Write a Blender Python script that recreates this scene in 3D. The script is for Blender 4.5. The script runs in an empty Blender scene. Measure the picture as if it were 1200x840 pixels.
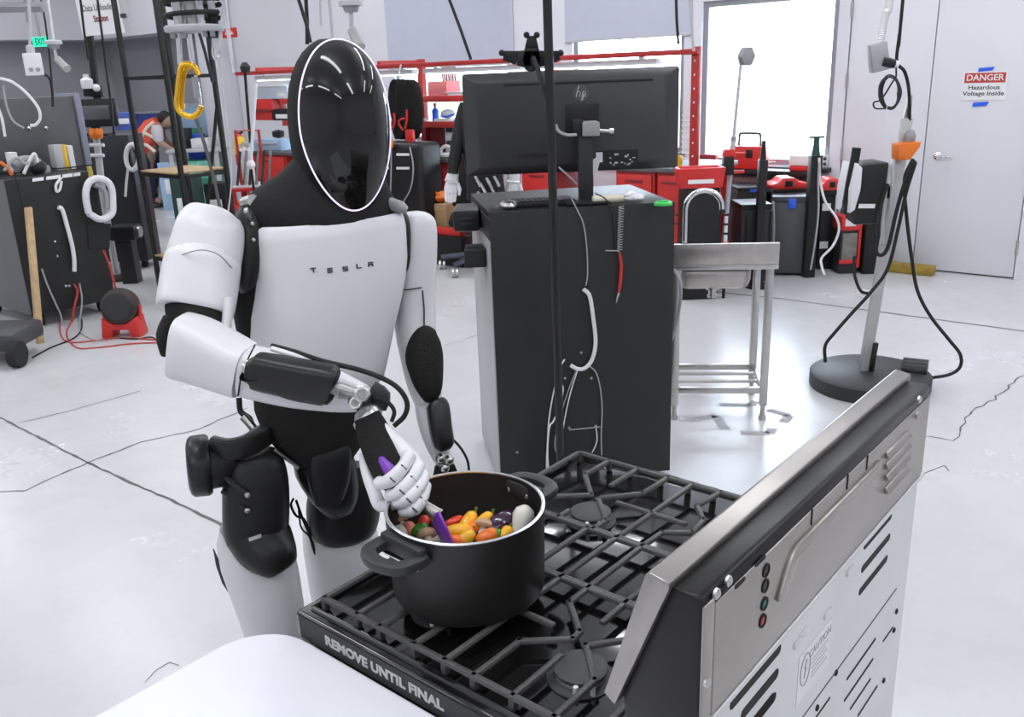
import bpy, bmesh, math, random
from math import sin, cos, pi, radians, tan
from mathutils import Vector as V, Matrix as M
random.seed(7)
SC = bpy.context.scene
COL = SC.collection

# ---------------------------------------------------------------- camera
FPX = 1045.0; PITCH = radians(17.8); ROLL = radians(2.2); CAMH = 1.70
_f = V((0, cos(PITCH), -sin(PITCH))); _r0 = V((1, 0, 0)); _u0 = _r0.cross(_f)
_r = _r0*cos(ROLL) - _u0*sin(ROLL); _u = _u0*cos(ROLL) + _r0*sin(ROLL)
CAM = V((0, 0, CAMH))
cd = bpy.data.cameras.new('camera'); cd.sensor_width = 36.0; cd.lens = 36.0*FPX/1200.0; cd.clip_start = 0.02; cd.clip_end = 200
co = bpy.data.objects.new('camera', cd); COL.objects.link(co)
co.matrix_world = M(((_r.x, _u.x, -_f.x, CAM.x), (_r.y, _u.y, -_f.y, CAM.y), (_r.z, _u.z, -_f.z, CAM.z), (0, 0, 0, 1)))
SC.camera = co
# ---------------------------------------------------------------- world + exposure
SC.view_settings.view_transform = 'Standard'
try: SC.view_settings.look = 'None'
except Exception: pass
SC.view_settings.gamma = 1.0; SC.view_settings.use_curve_mapping = False
SC.view_settings.exposure = 0.15
wd = bpy.data.worlds.new('World'); SC.world = wd; wd.use_nodes = True
bg = wd.node_tree.nodes['Background']
bg.inputs[0].default_value = (0.72, 0.86, 1.0, 1); bg.inputs[1].default_value = 14.0
LAMP_W = 15.5          # watts of each ceiling fixture

def ray(x, y): return _f + _r*((x-600)/FPX) - _u*((y-420)/FPX)
def at(x, y, Y):       # point of the place seen at (x, y) that stands Y metres ahead
    d = ray(x, y); return CAM + d*(Y/d.y)
def onz(x, y, z=0.0):
    d = ray(x, y); return CAM + d*((z-CAMH)/d.z)
def onplane(x, y, p, n):
    d = ray(x, y); return CAM + d*((p-CAM).dot(n)/d.dot(n))

# frames: the building grid and the range share one orientation
A = radians(49.7)
Wd = V((cos(A), sin(A), 0)); Dd = V((sin(A), -cos(A), 0)); UP = V((0, 0, 1))
def frame(o, rz): return M.Translation(V(o)) @ M.Rotation(rz, 4, 'Z')
WORLD = M.Identity(4)
BO = V((3.524, 7.212, 0)); BLD = frame(BO, A)
SO = onz(345, 715, .92); SO.z = 0; STV = frame(SO, A)
def bu(x, y, u):       # building coordinates (u, v, z) on the plane u = const
    return BLD.inverted() @ onplane(x, y, BO + Wd*u, Wd)
def bw(p): return BLD @ V(p)

# ---------------------------------------------------------------- materials
MATS = {}
def mat(name, col, rough=.5, metal=0., var=0., scale=8., bump=0., emit=None, es=0., coat=0., spec=.5, alpha=1., bscale=None):
    if name in MATS: return MATS[name]
    m = bpy.data.materials.new(name); m.use_nodes = True
    nt = m.node_tree; b = nt.nodes['Principled BSDF']
    b.inputs['Base Color'].default_value = (*col, 1); b.inputs['Roughness'].default_value = rough
    b.inputs['Metallic'].default_value = metal; b.inputs['Coat Weight'].default_value = coat
    b.inputs['Specular IOR Level'].default_value = spec; b.inputs['Coat Roughness'].default_value = .05
    if emit: b.inputs['Emission Color'].default_value = (*emit, 1); b.inputs['Emission Strength'].default_value = es
    tc = nt.nodes.new('ShaderNodeTexCoord')
    nz = nt.nodes.new('ShaderNodeTexNoise'); nz.inputs['Scale'].default_value = scale; nz.inputs['Detail'].default_value = 5
    nt.links.new(tc.outputs['Object'], nz.inputs['Vector'])
    if var:
        cr = nt.nodes.new('ShaderNodeValToRGB')
        cr.color_ramp.elements[0].position = .3; cr.color_ramp.elements[1].position = .7
        cr.color_ramp.elements[0].color = (*[c*(1-var) for c in col], 1)
        cr.color_ramp.elements[1].color = (*[min(1, c*(1+var)) for c in col], 1)
        nt.links.new(nz.outputs['Fac'], cr.inputs['Fac']); nt.links.new(cr.outputs['Color'], b.inputs['Base Color'])
    if bump:
        n2 = nt.nodes.new('ShaderNodeTexNoise'); n2.inputs['Scale'].default_value = bscale or scale*4; n2.inputs['Detail'].default_value = 4
        nt.links.new(tc.outputs['Object'], n2.inputs['Vector'])
        bp = nt.nodes.new('ShaderNodeBump'); bp.inputs['Strength'].default_value = bump; bp.inputs['Distance'].default_value = .01
        nt.links.new(n2.outputs['Fac'], bp.inputs['Height']); nt.links.new(bp.outputs['Normal'], b.inputs['Normal'])
    MATS[name] = m; return m
def glassmat(name, tint=(1, 1, 1), mixf=.08):
    m = bpy.data.materials.new(name); m.use_nodes = True; nt = m.node_tree
    for n in list(nt.nodes): nt.nodes.remove(n)
    o = nt.nodes.new('ShaderNodeOutputMaterial'); mx = nt.nodes.new('ShaderNodeMixShader'); mx.inputs[0].default_value = mixf
    t = nt.nodes.new('ShaderNodeBsdfTransparent'); t.inputs[0].default_value = (*tint, 1)
    g = nt.nodes.new('ShaderNodeBsdfGlossy'); g.inputs['Roughness'].default_value = .03
    nt.links.new(t.outputs[0], mx.inputs[1]); nt.links.new(g.outputs[0], mx.inputs[2]); nt.links.new(mx.outputs[0], o.inputs[0])
    MATS[name] = m; return m

# ---------------------------------------------------------------- mesh builder
class MB:
    def __init__(s): s.v = []; s.f = []
    def add(s, vs, fs):
        o = len(s.v); s.v += [V(p) for p in vs]; s.f += [tuple(i+o for i in q) for q in fs]; return s
    def box(s, x0, x1, y0, y1, z0, z1, m=None):
        vs = [V((x, y, z)) for z in (z0, z1) for y in (y0, y1) for x in (x0, x1)]
        if m is not None: vs = [m @ p for p in vs]
        return s.add(vs, [(0, 2, 3, 1), (4, 5, 7, 6), (0, 1, 5, 4), (2, 6, 7, 3), (0, 4, 6, 2), (1, 3, 7, 5)])
    def cbox(s, c, size, m=None):
        c = V(c); h = [q/2 for q in size]; mm = M.Translation(c) @ (m if m is not None else M.Identity(4))
        return s.box(-h[0], h[0], -h[1], h[1], -h[2], h[2], mm)
    def rings(s, rs, cap0=True, cap1=True, closed=True):
        n = len(rs[0]); o = len(s.v)
        for r in rs: s.v += [V(p) for p in r]
        for i in range(len(rs)-1):
            for j in range(n if closed else n-1):
                k = (j+1) % n
                s.f.append((o+i*n+j, o+i*n+k, o+(i+1)*n+k, o+(i+1)*n+j))
        if cap0: s.f.append(tuple(o+j for j in reversed(range(n))))
        if cap1: s.f.append(tuple(o+(len(rs)-1)*n+j for j in range(n)))
        return s
    def cyl(s, p0, p1, r0, r1=None, n=16):
        p0, p1 = V(p0), V(p1); r1 = r0 if r1 is None else r1
        a, b = basis(p1-p0)
        return s.rings([[p+a*(r*cos(2*pi*j/n))+b*(r*sin(2*pi*j/n)) for j in range(n)] for p, r in ((p0, r0), (p1, r1))])
    def tube(s, pts, r, n=8, cap=True):
        pts = [V(p) for p in pts]; rs = []
        rr = r if isinstance(r, (list, tuple)) else [r]*len(pts)
        prev = None
        for i, p in enumerate(pts):
            t = (pts[min(i+1, len(pts)-1)] - pts[max(i-1, 0)])
            if t.length < 1e-9: t = V((0, 0, 1))
            t.normalize()
            if prev is None: a, b = basis(t)
            else:
                a = prev - t*prev.dot(t)
                if a.length < 1e-6: a, b = basis(t)
                a.normalize(); b = t.cross(a)
            prev = a
            rs.append([p+a*(rr[i]*cos(2*pi*j/n))+b*(rr[i]*sin(2*pi*j/n)) for j in range(n)])
        return s.rings(rs, cap, cap)
    def lathe(s, prof, c=(0, 0, 0), axis=(0, 0, 1), n=32, cap0=True, cap1=True):
        c = V(c); ax = V(axis).normalized(); a, b = basis(ax)
        return s.rings([[c+ax*z+a*(r*cos(2*pi*j/n))+b*(r*sin(2*pi*j/n)) for j in range(n)] for r, z in prof], cap0, cap1)
    def ball(s, c, r, n=14, m=8):
        rx, ry, rz = r if isinstance(r, (tuple, list)) else (r, r, r); c = V(c)
        rs = []
        for i in range(1, m):
            t = pi*i/m
            rs.append([c+V((rx*sin(t)*cos(2*pi*j/n), ry*sin(t)*sin(2*pi*j/n), -rz*cos(t))) for j in range(n)])
        o = len(s.v); s.rings(rs, False, False)
        s.v += [c-V((0, 0, rz)), c+V((0, 0, rz))]; e = len(s.v)
        for j in range(n):
            s.f.append((e-2, o+(j+1) % n, o+j)); s.f.append((e-1, o+(m-2)*n+j, o+(m-2)*n+(j+1) % n))
        return s
    def prism(s, poly, d, m=None):     # poly: 3D points of one face, d: extrusion vector
        a = [V(p) for p in poly]; d = V(d); b = [p+d for p in a]
        if m is not None: a = [m @ p for p in a]; b = [m @ p for p in b]
        return s.rings([a, b])
    def loft(s, secs, n=20, ex=2.0, side=None):   # secs: (centre, half width along side, half depth) rings square to the spine
        pts = [V(q[0]) for q in secs]; rs = []
        for i, q in enumerate(secs):
            t = (pts[min(i+1, len(pts)-1)] - pts[max(i-1, 0)]).normalized()
            a = V(side) if side is not None else V((1, 0, 0))
            a = (a - t*a.dot(t)).normalized(); b = t.cross(a)
            e = q[3] if len(q) > 3 else ex
            rs.append([pts[i]+a*(q[1]*sp(cos(2*pi*j/n), 2/e))+b*(q[2]*sp(sin(2*pi*j/n), 2/e)) for j in range(n)])
        return s.rings(rs)
def sp(c, e): return math.copysign(abs(c)**e, c)
def basis(t):
    t = V(t).normalized(); h = V((0, 0, 1)) if abs(t.z) < .9 else V((1, 0, 0))
    a = h.cross(t).normalized(); return a, t.cross(a)
def spline(pts, k=8):      # Catmull-Rom
    P = [V(p) for p in pts]; P = [P[0]*2-P[1]] + P + [P[-1]*2-P[-2]]; out = []
    for i in range(1, len(P)-2):
        for j in range(k):
            t = j/k; a, b, c, d = P[i-1], P[i], P[i+1], P[i+2]
            out.append(.5*((2*b)+(c-a)*t+(2*a-5*b+4*c-d)*t*t+(3*b-a-3*c+d)*t**3))
    out.append(P[-2]); return out
def rpoly(w, h, r, n=5):   # rounded rectangle outline in (x, z), centred
    out = []
    for cx, cz, a0 in ((w/2-r, h/2-r, 0), (-w/2+r, h/2-r, pi/2), (-w/2+r, -h/2+r, pi), (w/2-r, -h/2+r, 1.5*pi)):
        for k in range(n+1):
            t = a0+pi/2*k/n; out.append((cx+r*cos(t), cz+r*sin(t)))
    return out

def tag(o, label=None, cat=None, group=None, kind=None):
    if label: o['label'] = label
    if cat: o['category'] = cat
    if group: o['group'] = group
    if kind: o['kind'] = kind
    return o
def thing(name, label, cat, loc=(0, 0, 0), fr=WORLD, group=None, kind=None):
    o = bpy.data.objects.new(name, None); COL.objects.link(o); o.empty_display_size = .1
    o.matrix_world = fr @ M.Translation(V(loc)); ROOT[o.name] = (fr @ M.Translation(V(loc))).copy()
    return tag(o, label, cat, group, kind)
ROOT = {}
def obj(name, mb, m, parent=None, fr=None, smooth=True, bevel=0., seg=2, sub=0, solid=0., ang=40, label=None, wn=True):
    """links the shapes in mb (given in frame fr) as ONE mesh object"""
    fr = WORLD if fr is None else fr
    if parent is None:
        c = V((0, 0, 0)); lo = V((1e9,)*3); hi = -lo
        for p in mb.v:
            for k in range(3): lo[k] = min(lo[k], p[k]); hi[k] = max(hi[k], p[k])
        c = (lo+hi)/2; c.z = lo.z
        R = fr @ M.Translation(c); X = M.Translation(-c)
    else:
        R = ROOT[parent.name]; X = R.inverted() @ fr
    me = bpy.data.meshes.new(name); me.from_pydata([X @ p for p in mb.v], [], mb.f)
    bm = bmesh.new(); bm.from_mesh(me); bmesh.ops.recalc_face_normals(bm, faces=bm.faces)
    if bevel:
        es = [e for e in bm.edges if len(e.link_faces) == 2 and e.calc_face_angle(0) > radians(35)]
        bmesh.ops.bevel(bm, geom=es, offset=bevel, segments=seg, profile=.5, affect='EDGES', clamp_overlap=True)
    bm.to_mesh(me); bm.free()
    if smooth:
        for p in me.polygons: p.use_smooth = True
        me.set_sharp_from_angle(angle=radians(ang))
    me.materials.append(MATS[m] if isinstance(m, str) else m)
    o = bpy.data.objects.new(name, me); COL.objects.link(o)
    if parent is None: o.matrix_world = R; ROOT[o.name] = R.copy()
    else: o.parent = parent; ROOT[o.name] = R.copy()
    if sub:
        k = o.modifiers.new('sub', 'SUBSURF'); k.levels = k.render_levels = sub
    if solid:
        k = o.modifiers.new('solid', 'SOLIDIFY'); k.thickness = solid; k.offset = -1
    if label: o['label'] = label
    return o
def single(name, label, cat, mb, m, group=None, fr=None, **k):
    return tag(obj(name, mb, m, None, fr, **k), label, cat, group)
def text(name, body, size, m, parent, mw, ext=.0006, bold=0., align='CENTER', space=1., sx=1.):
    """flat lettering turned into a mesh; mw places its XY plane in the world"""
    cu = bpy.data.curves.new(name, 'FONT'); cu.body = body; cu.size = size; cu.extrude = ext; cu.align_x = align; cu.align_y = 'CENTER'
    cu.space_character = space; cu.offset = bold; cu.resolution_u = 3
    t = bpy.data.objects.new(name+'_c', cu); COL.objects.link(t)
    dg = bpy.context.evaluated_depsgraph_get(); me = bpy.data.meshes.new_from_object(t.evaluated_get(dg))
    bpy.data.objects.remove(t); bpy.data.curves.remove(cu)
    R = ROOT[parent.name].inverted() @ mw @ M.Diagonal((sx, 1, 1, 1))
    me.transform(R); me.materials.clear(); me.materials.append(MATS[m])
    me.name = name; o = bpy.data.objects.new(name, me); COL.objects.link(o); o.parent = parent; ROOT[o.name] = ROOT[parent.name].copy()
    return o
def basisM(o, x, y):       # matrix with given origin and x, y axes (z = x cross y)
    x = V(x).normalized(); y = (V(y) - x*V(y).dot(x)).normalized(); z = x.cross(y)
    return M(((x.x, y.x, z.x, o[0]), (x.y, y.y, z.y, o[1]), (x.z, y.z, z.z, o[2]), (0, 0, 0, 1)))
def copy_tree(o, parent=None):
    c = o.copy(); COL.objects.link(c); c.parent = parent; ROOT[c.name] = ROOT[o.name].copy()
    for ch in list(o.children): copy_tree(ch, c)
    return c
# ---------------------------------------------------------------- materials used in the place
mat('shell', (.70, .70, .71), .42, var=.015, scale=3, coat=.1)
mat('visor', (.008, .0078, .007), .04, coat=.15, spec=.4)
mat('hood', (.0115, .0113, .0108), .75, spec=.25, bump=.15, scale=60)
mat('cloth', (.016, .0157, .0148), .85, spec=.2, bump=.4, scale=40)
mat('blackmetal', (.013, .013, .0125), .36, metal=.2, var=.2, scale=10)
mat('blackplastic', (.012, .012, .012), .45, spec=.35, var=.15, scale=10)
mat('darkplastic', (.025, .025, .027), .5, spec=.4, var=.1)
mat('rubber', (.01, .01, .01), .75)
mat('ringlight', (.8, .74, .9), .2, emit=(.8, .68, 1.0), es=.75)
mat('steel', (.55, .54, .52), .28, metal=1., var=.06, scale=30)
mat('brushed', (.50, .47, .44), .34, metal=1., var=.08, scale=18)
mat('galv', (.70, .71, .705), .45, metal=.35, var=.05, scale=6)
mat('chrome', (.7, .7, .7), .12, metal=1.)
mat('taupe', (.40, .37, .34), .36, metal=.9, var=.05, scale=14)
mat('enamel', (.006, .006, .006), .09, coat=.6, spec=.5)
mat('iron', (.075, .073, .07), .52, bump=.25, scale=60, metal=.2)
mat('burnercap', (.05, .05, .05), .6, bump=.1)
mat('alu', (.6, .6, .6), .35, metal=.9)
mat('pot', (.022, .02, .019), .42, bump=.08, scale=80, metal=.3)
mat('potin', (.026, .02, .016), .5, bump=.05, scale=80)
mat('rim', (.75, .75, .75), .25, metal=.9)
mat('pothandle', (.028, .028, .028), .5)
mat('white', (.72, .72, .74), .5, var=.02)
mat('tablewhite', (.80, .80, .84), .35, var=.01)
mat('print', (.48, .48, .48), .6)
mat('ink', (.03, .03, .035), .5)
mat('paper', (.78, .78, .78), .7, var=.03)
mat('redpaint', (.45, .025, .022), .42, var=.12, scale=6)
mat('redplastic', (.62, .03, .025), .4, var=.08)
mat('darkred', (.22, .02, .02), .5, var=.1)
mat('orange', (.85, .2, .02), .5, var=.06)
mat('yellowpaint', (.33, .22, .03), .6, var=.3, scale=14)
mat('yellow', (.8, .5, .02), .4, var=.06)
mat('gold', (.85, .48, .03), .22, metal=.75)
mat('bluepaint', (.03, .12, .75), .4, var=.1)
mat('purple', (.19, .035, .42), .35, var=.05)
mat('wood', (.48, .33, .17), .6, var=.18, scale=20)
mat('cardboard', (.42, .27, .14), .8, var=.1)
mat('cablew', (.75, .75, .75), .45)
mat('cabler', (.5, .05, .04), .5)
mat('cableg', (.35, .35, .36), .5)
mat('wallpaint', (.70, .70, .74), .7, var=.015, scale=2, bump=.03, bscale=120)
mat('wallgrey', (.34, .34, .365), .7, var=.03, scale=2, bump=.03, bscale=120)
mat('doorpaint', (.70, .70, .735), .5, var=.012, scale=2)
mat('ceilpaint', (.75, .75, .77), .8, var=.02)
mat('framegrey', (.3, .31, .34), .4, metal=.4)
mat('blind', (.50, .525, .61), .8, var=.02)
mat('lamp', (1, 1, 1), .5, emit=(.95, .97, 1), es=9.0)
mat('ledtube', (1, 1, 1), .5, emit=(.9, .95, 1), es=3.5)
mat('greenlit', (.0, .5, .3), .5, emit=(.02, .9, .5), es=.8)
mat('noticered', (.5, .05, .04), .5)  # plain red of the door notice header
mat('joint', (.13, .125, .12), .9)
mat('tape', (.40, .40, .41), .6, var=.15, scale=20)
mat('skin', (.42, .27, .2), .55)
mat('hair', (.012, .01, .01), .7)
mat('vest', (.75, .1, .06), .7, var=.1)
mat('vestband', (.8, .72, .6), .5)
mat('jeans', (.03, .035, .06), .8, var=.1)
mat('shirt', (.62, .62, .64), .8)
mat('lightblue', (.35, .50, .68), .6, var=.08)
mat('blueboard', (.05, .09, .35), .5, var=.25, scale=12)
mat('greenthing', (.02, .22, .14), .6, var=.3, scale=14)
mat('tealglass', (.16, .5, .36), .5, var=.4, scale=25)
mat('screen', (.05, .05, .055), .25)
mat('grey', (.3, .3, .31), .5, var=.05)
mat('lightgrey', (.5, .5, .52), .45, var=.03)
mat('clearbin', (.62, .7, .78), .25, var=.06)
mat('outside', (.55, .58, .5), .9, var=.1, scale=.5)
mat('grass', (.32, .45, .28), .9, var=.1, scale=.6)
glassmat('glass')
# polished concrete: pale slab with soft clouding and light scuffs
def concrete():
    m = bpy.data.materials.new('concrete'); m.use_nodes = True; nt = m.node_tree; b = nt.nodes['Principled BSDF']
    tc = nt.nodes.new('ShaderNodeTexCoord')
    def noise(s, d=6, r=.6):
        n = nt.nodes.new('ShaderNodeTexNoise'); n.inputs['Scale'].default_value = s; n.inputs['Detail'].default_value = d; n.inputs['Roughness'].default_value = r
        nt.links.new(tc.outputs['Object'], n.inputs['Vector']); return n
    n1 = noise(.9); n2 = noise(7, 8, .7); n3 = noise(40, 3)
    r1 = nt.nodes.new('ShaderNodeValToRGB'); e = r1.color_ramp.elements
    e[0].position = .3; e[0].color = (.54, .54, .545, 1); e[1].position = .72; e[1].color = (.63, .63, .64, 1)
    nt.links.new(n1.outputs['Fac'], r1.inputs['Fac'])
    r2 = nt.nodes.new('ShaderNodeValToRGB'); e = r2.color_ramp.elements
    e[0].position = .25; e[0].color = (.93, .928, .922, 1); e[1].position = .52; e[1].color = (1, 1, 1, 1)
    nt.links.new(n2.outputs['Fac'], r2.inputs['Fac'])
    mx = nt.nodes.new('ShaderNodeMix'); mx.data_type = 'RGBA'; mx.blend_type = 'MULTIPLY'; mx.inputs['Factor'].default_value = .8
    nt.links.new(r1.outputs[0], mx.inputs['A']); nt.links.new(r2.outputs[0], mx.inputs['B']); nt.links.new(mx.outputs['Result'], b.inputs['Base Color'])
    mr = nt.nodes.new('ShaderNodeMapRange'); mr.inputs['To Min'].default_value = .16; mr.inputs['To Max'].default_value = .34
    nt.links.new(n1.outputs['Fac'], mr.inputs['Value']); nt.links.new(mr.outputs[0], b.inputs['Roughness'])
    bp = nt.nodes.new('ShaderNodeBump'); bp.inputs['Strength'].default_value = .03; nt.links.new(n3.outputs['Fac'], bp.inputs['Height']); nt.links.new(bp.outputs['Normal'], b.inputs['Normal'])
    MATS['concrete'] = m
concrete()
# ---------------------------------------------------------------- the setting
def struct(name, mb, m, fr=BLD, label=None, cat=None, **k):
    return tag(obj(name, mb, m, None, fr, **k), label, cat, None, 'structure')
U0, U1, V0, V1, ZC = -13.0, 0.0, -7.0, 13.1, 4.3
floor = struct('floor', MB().box(U0-.2, U1+.2, V0-.2, V1+.2, -.2, 0), 'concrete', smooth=False, label='pale polished concrete floor with saw-cut joints', cat='floor')
struct('ceiling', MB().box(U0-.2, U1+.2, V0-.2, V1+.2, ZC, ZC+.15), 'ceilpaint', smooth=False, label='white ceiling high above the workshop', cat='ceiling')
# window wall: boxes around the openings (v0, v1, z0, z1)
WIN = [(.95, 2.20, .815, 2.24), (2.38, 3.66, .90, 2.9), (4.5, 6.3, .95, 2.5)]
DOOR = (-.585, .85, 0, 2.32)
def wall_with_openings(v0, v1, ops):
    mb = MB(); x = v0
    for a, b, c, d in sorted(ops):
        mb.box(0, .16, x, a, 0, ZC)
        if c > 0: mb.box(0, .16, a, b, 0, c)
        mb.box(0, .16, a, b, d, ZC); x = b
    mb.box(0, .16, x, v1, 0, ZC); return mb
struct('wall_back', wall_with_openings(V0, 9.75, WIN+[DOOR]), 'wallpaint', smooth=False, label='pale lavender white wall with the windows and double door', cat='wall')
struct('wall_far', MB().box(0, .16, 9.75, V1+.16, 0, ZC), 'wallgrey', smooth=False, label='grey wall behind the person in the vest', cat='wall')
struct('wall_left', MB().box(U0, U1, V1, V1+.16, 0, ZC), 'wallgrey', smooth=False, label='dark grey wall in the far left', cat='wall')
struct('wall_right', MB().box(U0, U1, V0-.16, V0, 0, ZC), 'wallpaint', smooth=False, label='white wall on the near right out of view', cat='wall')
struct('wall_front', MB().box(U0-.16, U0, V0-.16, V1+.16, 0, ZC), 'wallpaint', smooth=False, label='white wall behind the viewer', cat='wall')
struct('trim_1', MB().box(-3.5, -.002, 12.6, V1-.002, 2.42, 3.0).box(-.5, -.002, 9.9, 12.6, 2.42, 3.0), 'wallpaint', smooth=False, label='pale soffit band above the grey wall', cat='soffit')
# pillar where the pale wall meets the grey one
struct('trim_2', MB().box(-.35, -.002, 9.55, 9.95, 0, ZC), 'wallpaint', bevel=.01, label='pale square pillar behind the fire extinguisher', cat='pillar')
# windows
for i, (a, b, c, d) in enumerate(WIN):
    t = thing('window_%d' % (i+1), ['bright unshaded window above the row of toolboxes', 'window behind the red rail with its grey blind half down', 'window behind the shelves of the red bench'][i], 'window', (.08, (a+b)/2, c), BLD, kind='structure')
    fr_ = MB(); w = .05
    fr_.box(.03, .12, a, a+w, c, d).box(.03, .12, b-w, b, c, d).box(.03, .12, a+w, b-w, c, c+w).box(.03, .12, a+w, b-w, d-w, d)
    obj('window_frame', fr_, 'framegrey', t, BLD, smooth=False)
    obj('pane', MB().box(.07, .078, a+w, b-w, c+w, d-w), 'glass', t, BLD, smooth=False)
    obj('window_sill', MB().box(-.10, .03, a-.03, b+.03, c-.04, c-.002), 'darkplastic', t, BLD, bevel=.004)
    if i:
        zb = [0, 1.985, 1.80][i]
        o = obj('blind', MB().box(-.012, -.004, a-.08, b+.08, zb, 3.1), 'blind', t, BLD, smooth=False)
        obj('blind_rail', MB().box(-.02, -.002, a-.08, b+.08, zb-.025, zb), 'lightgrey', t, BLD, bevel=.003)
# what lies outside the windows
struct('ground_outside', MB().box(.3, 60, -40, 60, -.3, -.1), 'outside', smooth=False, label='pale pavement outside the window', cat='ground')
struct('lawn_outside', MB().box(14, 30, -30, 50, -.099, .25), 'grass', smooth=False, label='pale green strip outside the window', cat='lawn')
# double door
def leaf(n, v0, v1, label):
    t = thing('door_%d' % n, label, 'door', (.03, (v0+v1)/2, 0), BLD, kind='structure')
    obj('door_panel', MB().box(.012, .056, v0+.004, v1-.004, .012, 2.31), 'doorpaint', t, BLD, bevel=.002)
    return t
d1 = leaf(1, .18, .845, 'plain white door leaf left of the seam beside the window')
d2 = leaf(2, -.58, .18, 'white door leaf with lever handle and danger notice')
for d_, vv in ((d1, .847), (d2, -.582)):
    for z in (.25, .93, 1.53, 2.08):
        h = MB(); h.cyl((.002, vv, z-.055), (.002, vv, z+.055), .011, n=10)
        obj('hinge', h, 'steel', d_, BLD)
hd = MB(); hd.lathe([(.030, 0), (.032, .006), (.026, .012), (.011, .014), (.011, .05)], (.012, .075, .935), (-1, 0, 0), n=20)
obj('rose', hd, 'chrome', d2, BLD)
hd = MB(); hd.tube(spline([(-.036, .075, .935), (-.045, .065, .935), (-.045, .0, .933), (-.042, -.05, .93)]), .010, n=10)
obj('lever_handle', hd, 'chrome', d2, BLD)
struct('gap_backing', MB().box(.06, .15, DOOR[0], DOOR[1], 0, DOOR[3]), 'rubber', smooth=False, label='dark sheet behind the double door standing in for its shaded gaps', cat='door frame')  # dark sheet fills the opening, its colour standing in for gap shade
# notice on the door
nt_ = thing('danger_notice', 'white DANGER paper notice taped up with blue tape', 'notice', (.008, -.2, 1.5), BLD)
q0 = bu(1129, 84, .01); q1 = bu(1178, 117, .01); nv0, nv1, nz0, nz1 = q1.y, q0.y, q1.z, q0.z
obj('sheet', MB().box(.0085, .0098, nv0, nv1, nz0, nz1), 'paper', nt_, BLD, smooth=False)
hz = nz1-(nz1-nz0)*.40
obj('header_bar', MB().box(.0075, .0085, nv0+.015, nv1-.015, hz, nz1-.012), 'noticered', nt_, BLD, smooth=False)
nm = lambda v, z, u=.007: BLD @ basisM((u, v, z), (0, -1, 0), (0, 0, 1))
nc = (nv0+nv1)/2; nh = nz1-nz0
text('heading', 'DANGER', nh*.30, 'paper', nt_, nm(nc, (hz+nz1-.012)/2), bold=.001, sx=1.02)
text('wording', 'Hazardous\nVoltage Inside', nh*.21, 'ink', nt_, nm(nc, nz0+nh*.33, .008), bold=.0006, sx=1.15)
for z0, z1, dv in ((nz1-.005, nz1+.03, .0), (nz0-.05, nz0-.012, .012)):
    obj('blue_tape', MB().prism([(.0065, nc+.055+dv, z0), (.0065, nc-.045+dv, z0+.008), (.0065, nc-.06+dv, z1), (.0065, nc+.05+dv, z1-.006)], (.0015, 0, 0)), 'bluepaint', nt_, BLD, smooth=False)
# outlets by the window
for i, (x, y, lab) in enumerate(((967, 189, 'grey wall outlet box just right of the window sill'),)):
    p = bu(x, y, 0); t = thing('wall_outlet', lab, 'outlet', p, BLD)
    obj('plate', MB().box(-.012, -.001, p.y-.035, p.y+.035, p.z-.055, p.z+.055), 'lightgrey', t, BLD, bevel=.003)
    for dz in (-.022, .022): obj('socket', MB().cyl((-.014, p.y, p.z+dz), (-.010, p.y, p.z+dz), .015, n=12), 'darkplastic', t, BLD)
# convector under the window
t = thing('wall_convector', 'long pale convector heater with fins under the window', 'heater', (-.12, 1.6, 0), BLD)
obj('casing', MB().box(-.16, -.002, .9, 2.35, .08, .72), 'lightgrey', t, BLD, bevel=.006)
for k in range(34):
    obj('fin', MB().box(-.168, -.158, .95+k*.04, .968+k*.04, .58, .68), 'grey', t, BLD, smooth=False)
# yellow bar on the floor
p = bu(1040, 312, -.15); p2 = bu(1095, 316, -.15)
single('yellow_bar', 'short dirty yellow bar lying at the foot of the double door', 'bar', MB().box(-.21, -.10, p2.y, p.y, .001, .075), 'yellowpaint', fr=BLD, bevel=.008)
# ceiling light fixtures
k = 0
for u in (-10.5, -7.4, -4.3, -1.6):
    for v in (-4.5, -.9, 2.7, 6.3, 10.0):
        k += 1
        t = thing('ceiling_light', 'long white tube light hung under the ceiling', 'light', (u, v, 3.7), BLD, 'tube lights under the ceiling')
        obj('housing', MB().box(u-.09, u+.09, v-1.2, v+1.2, 3.72, 3.79), 'white', t, BLD, bevel=.01)
        obj('diffuser', MB().box(u-.08, u+.08, v-1.18, v+1.18, 3.70, 3.718), 'lamp', t, BLD, smooth=False)
        for s in (-1, 1): obj('hanger', MB().cyl((u, v+s, 3.79), (u, v+s, ZC), .006, n=6), 'steel', t, BLD)
        ld = bpy.data.lights.new('tube', 'AREA'); ld.shape = 'RECTANGLE'; ld.size = .3; ld.size_y = 2.3; ld.energy = LAMP_W * (.55 if v > 8 else 1.0); ld.color = (.93, .95, 1.0)
        ld2 = ld.copy(); ld2.energy *= .8; l2_ = bpy.data.objects.new('fill_uplight', ld2); COL.objects.link(l2_); l2_.parent = t; l2_.location = (0, 0, .1); l2_.rotation_euler = (pi, 0, 0)  # second lamp per fixture, added facing up to soften the room light
        lo = bpy.data.objects.new('tube', ld); COL.objects.link(lo); lo.parent = t; lo.location = (0, 0, -.01)
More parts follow.
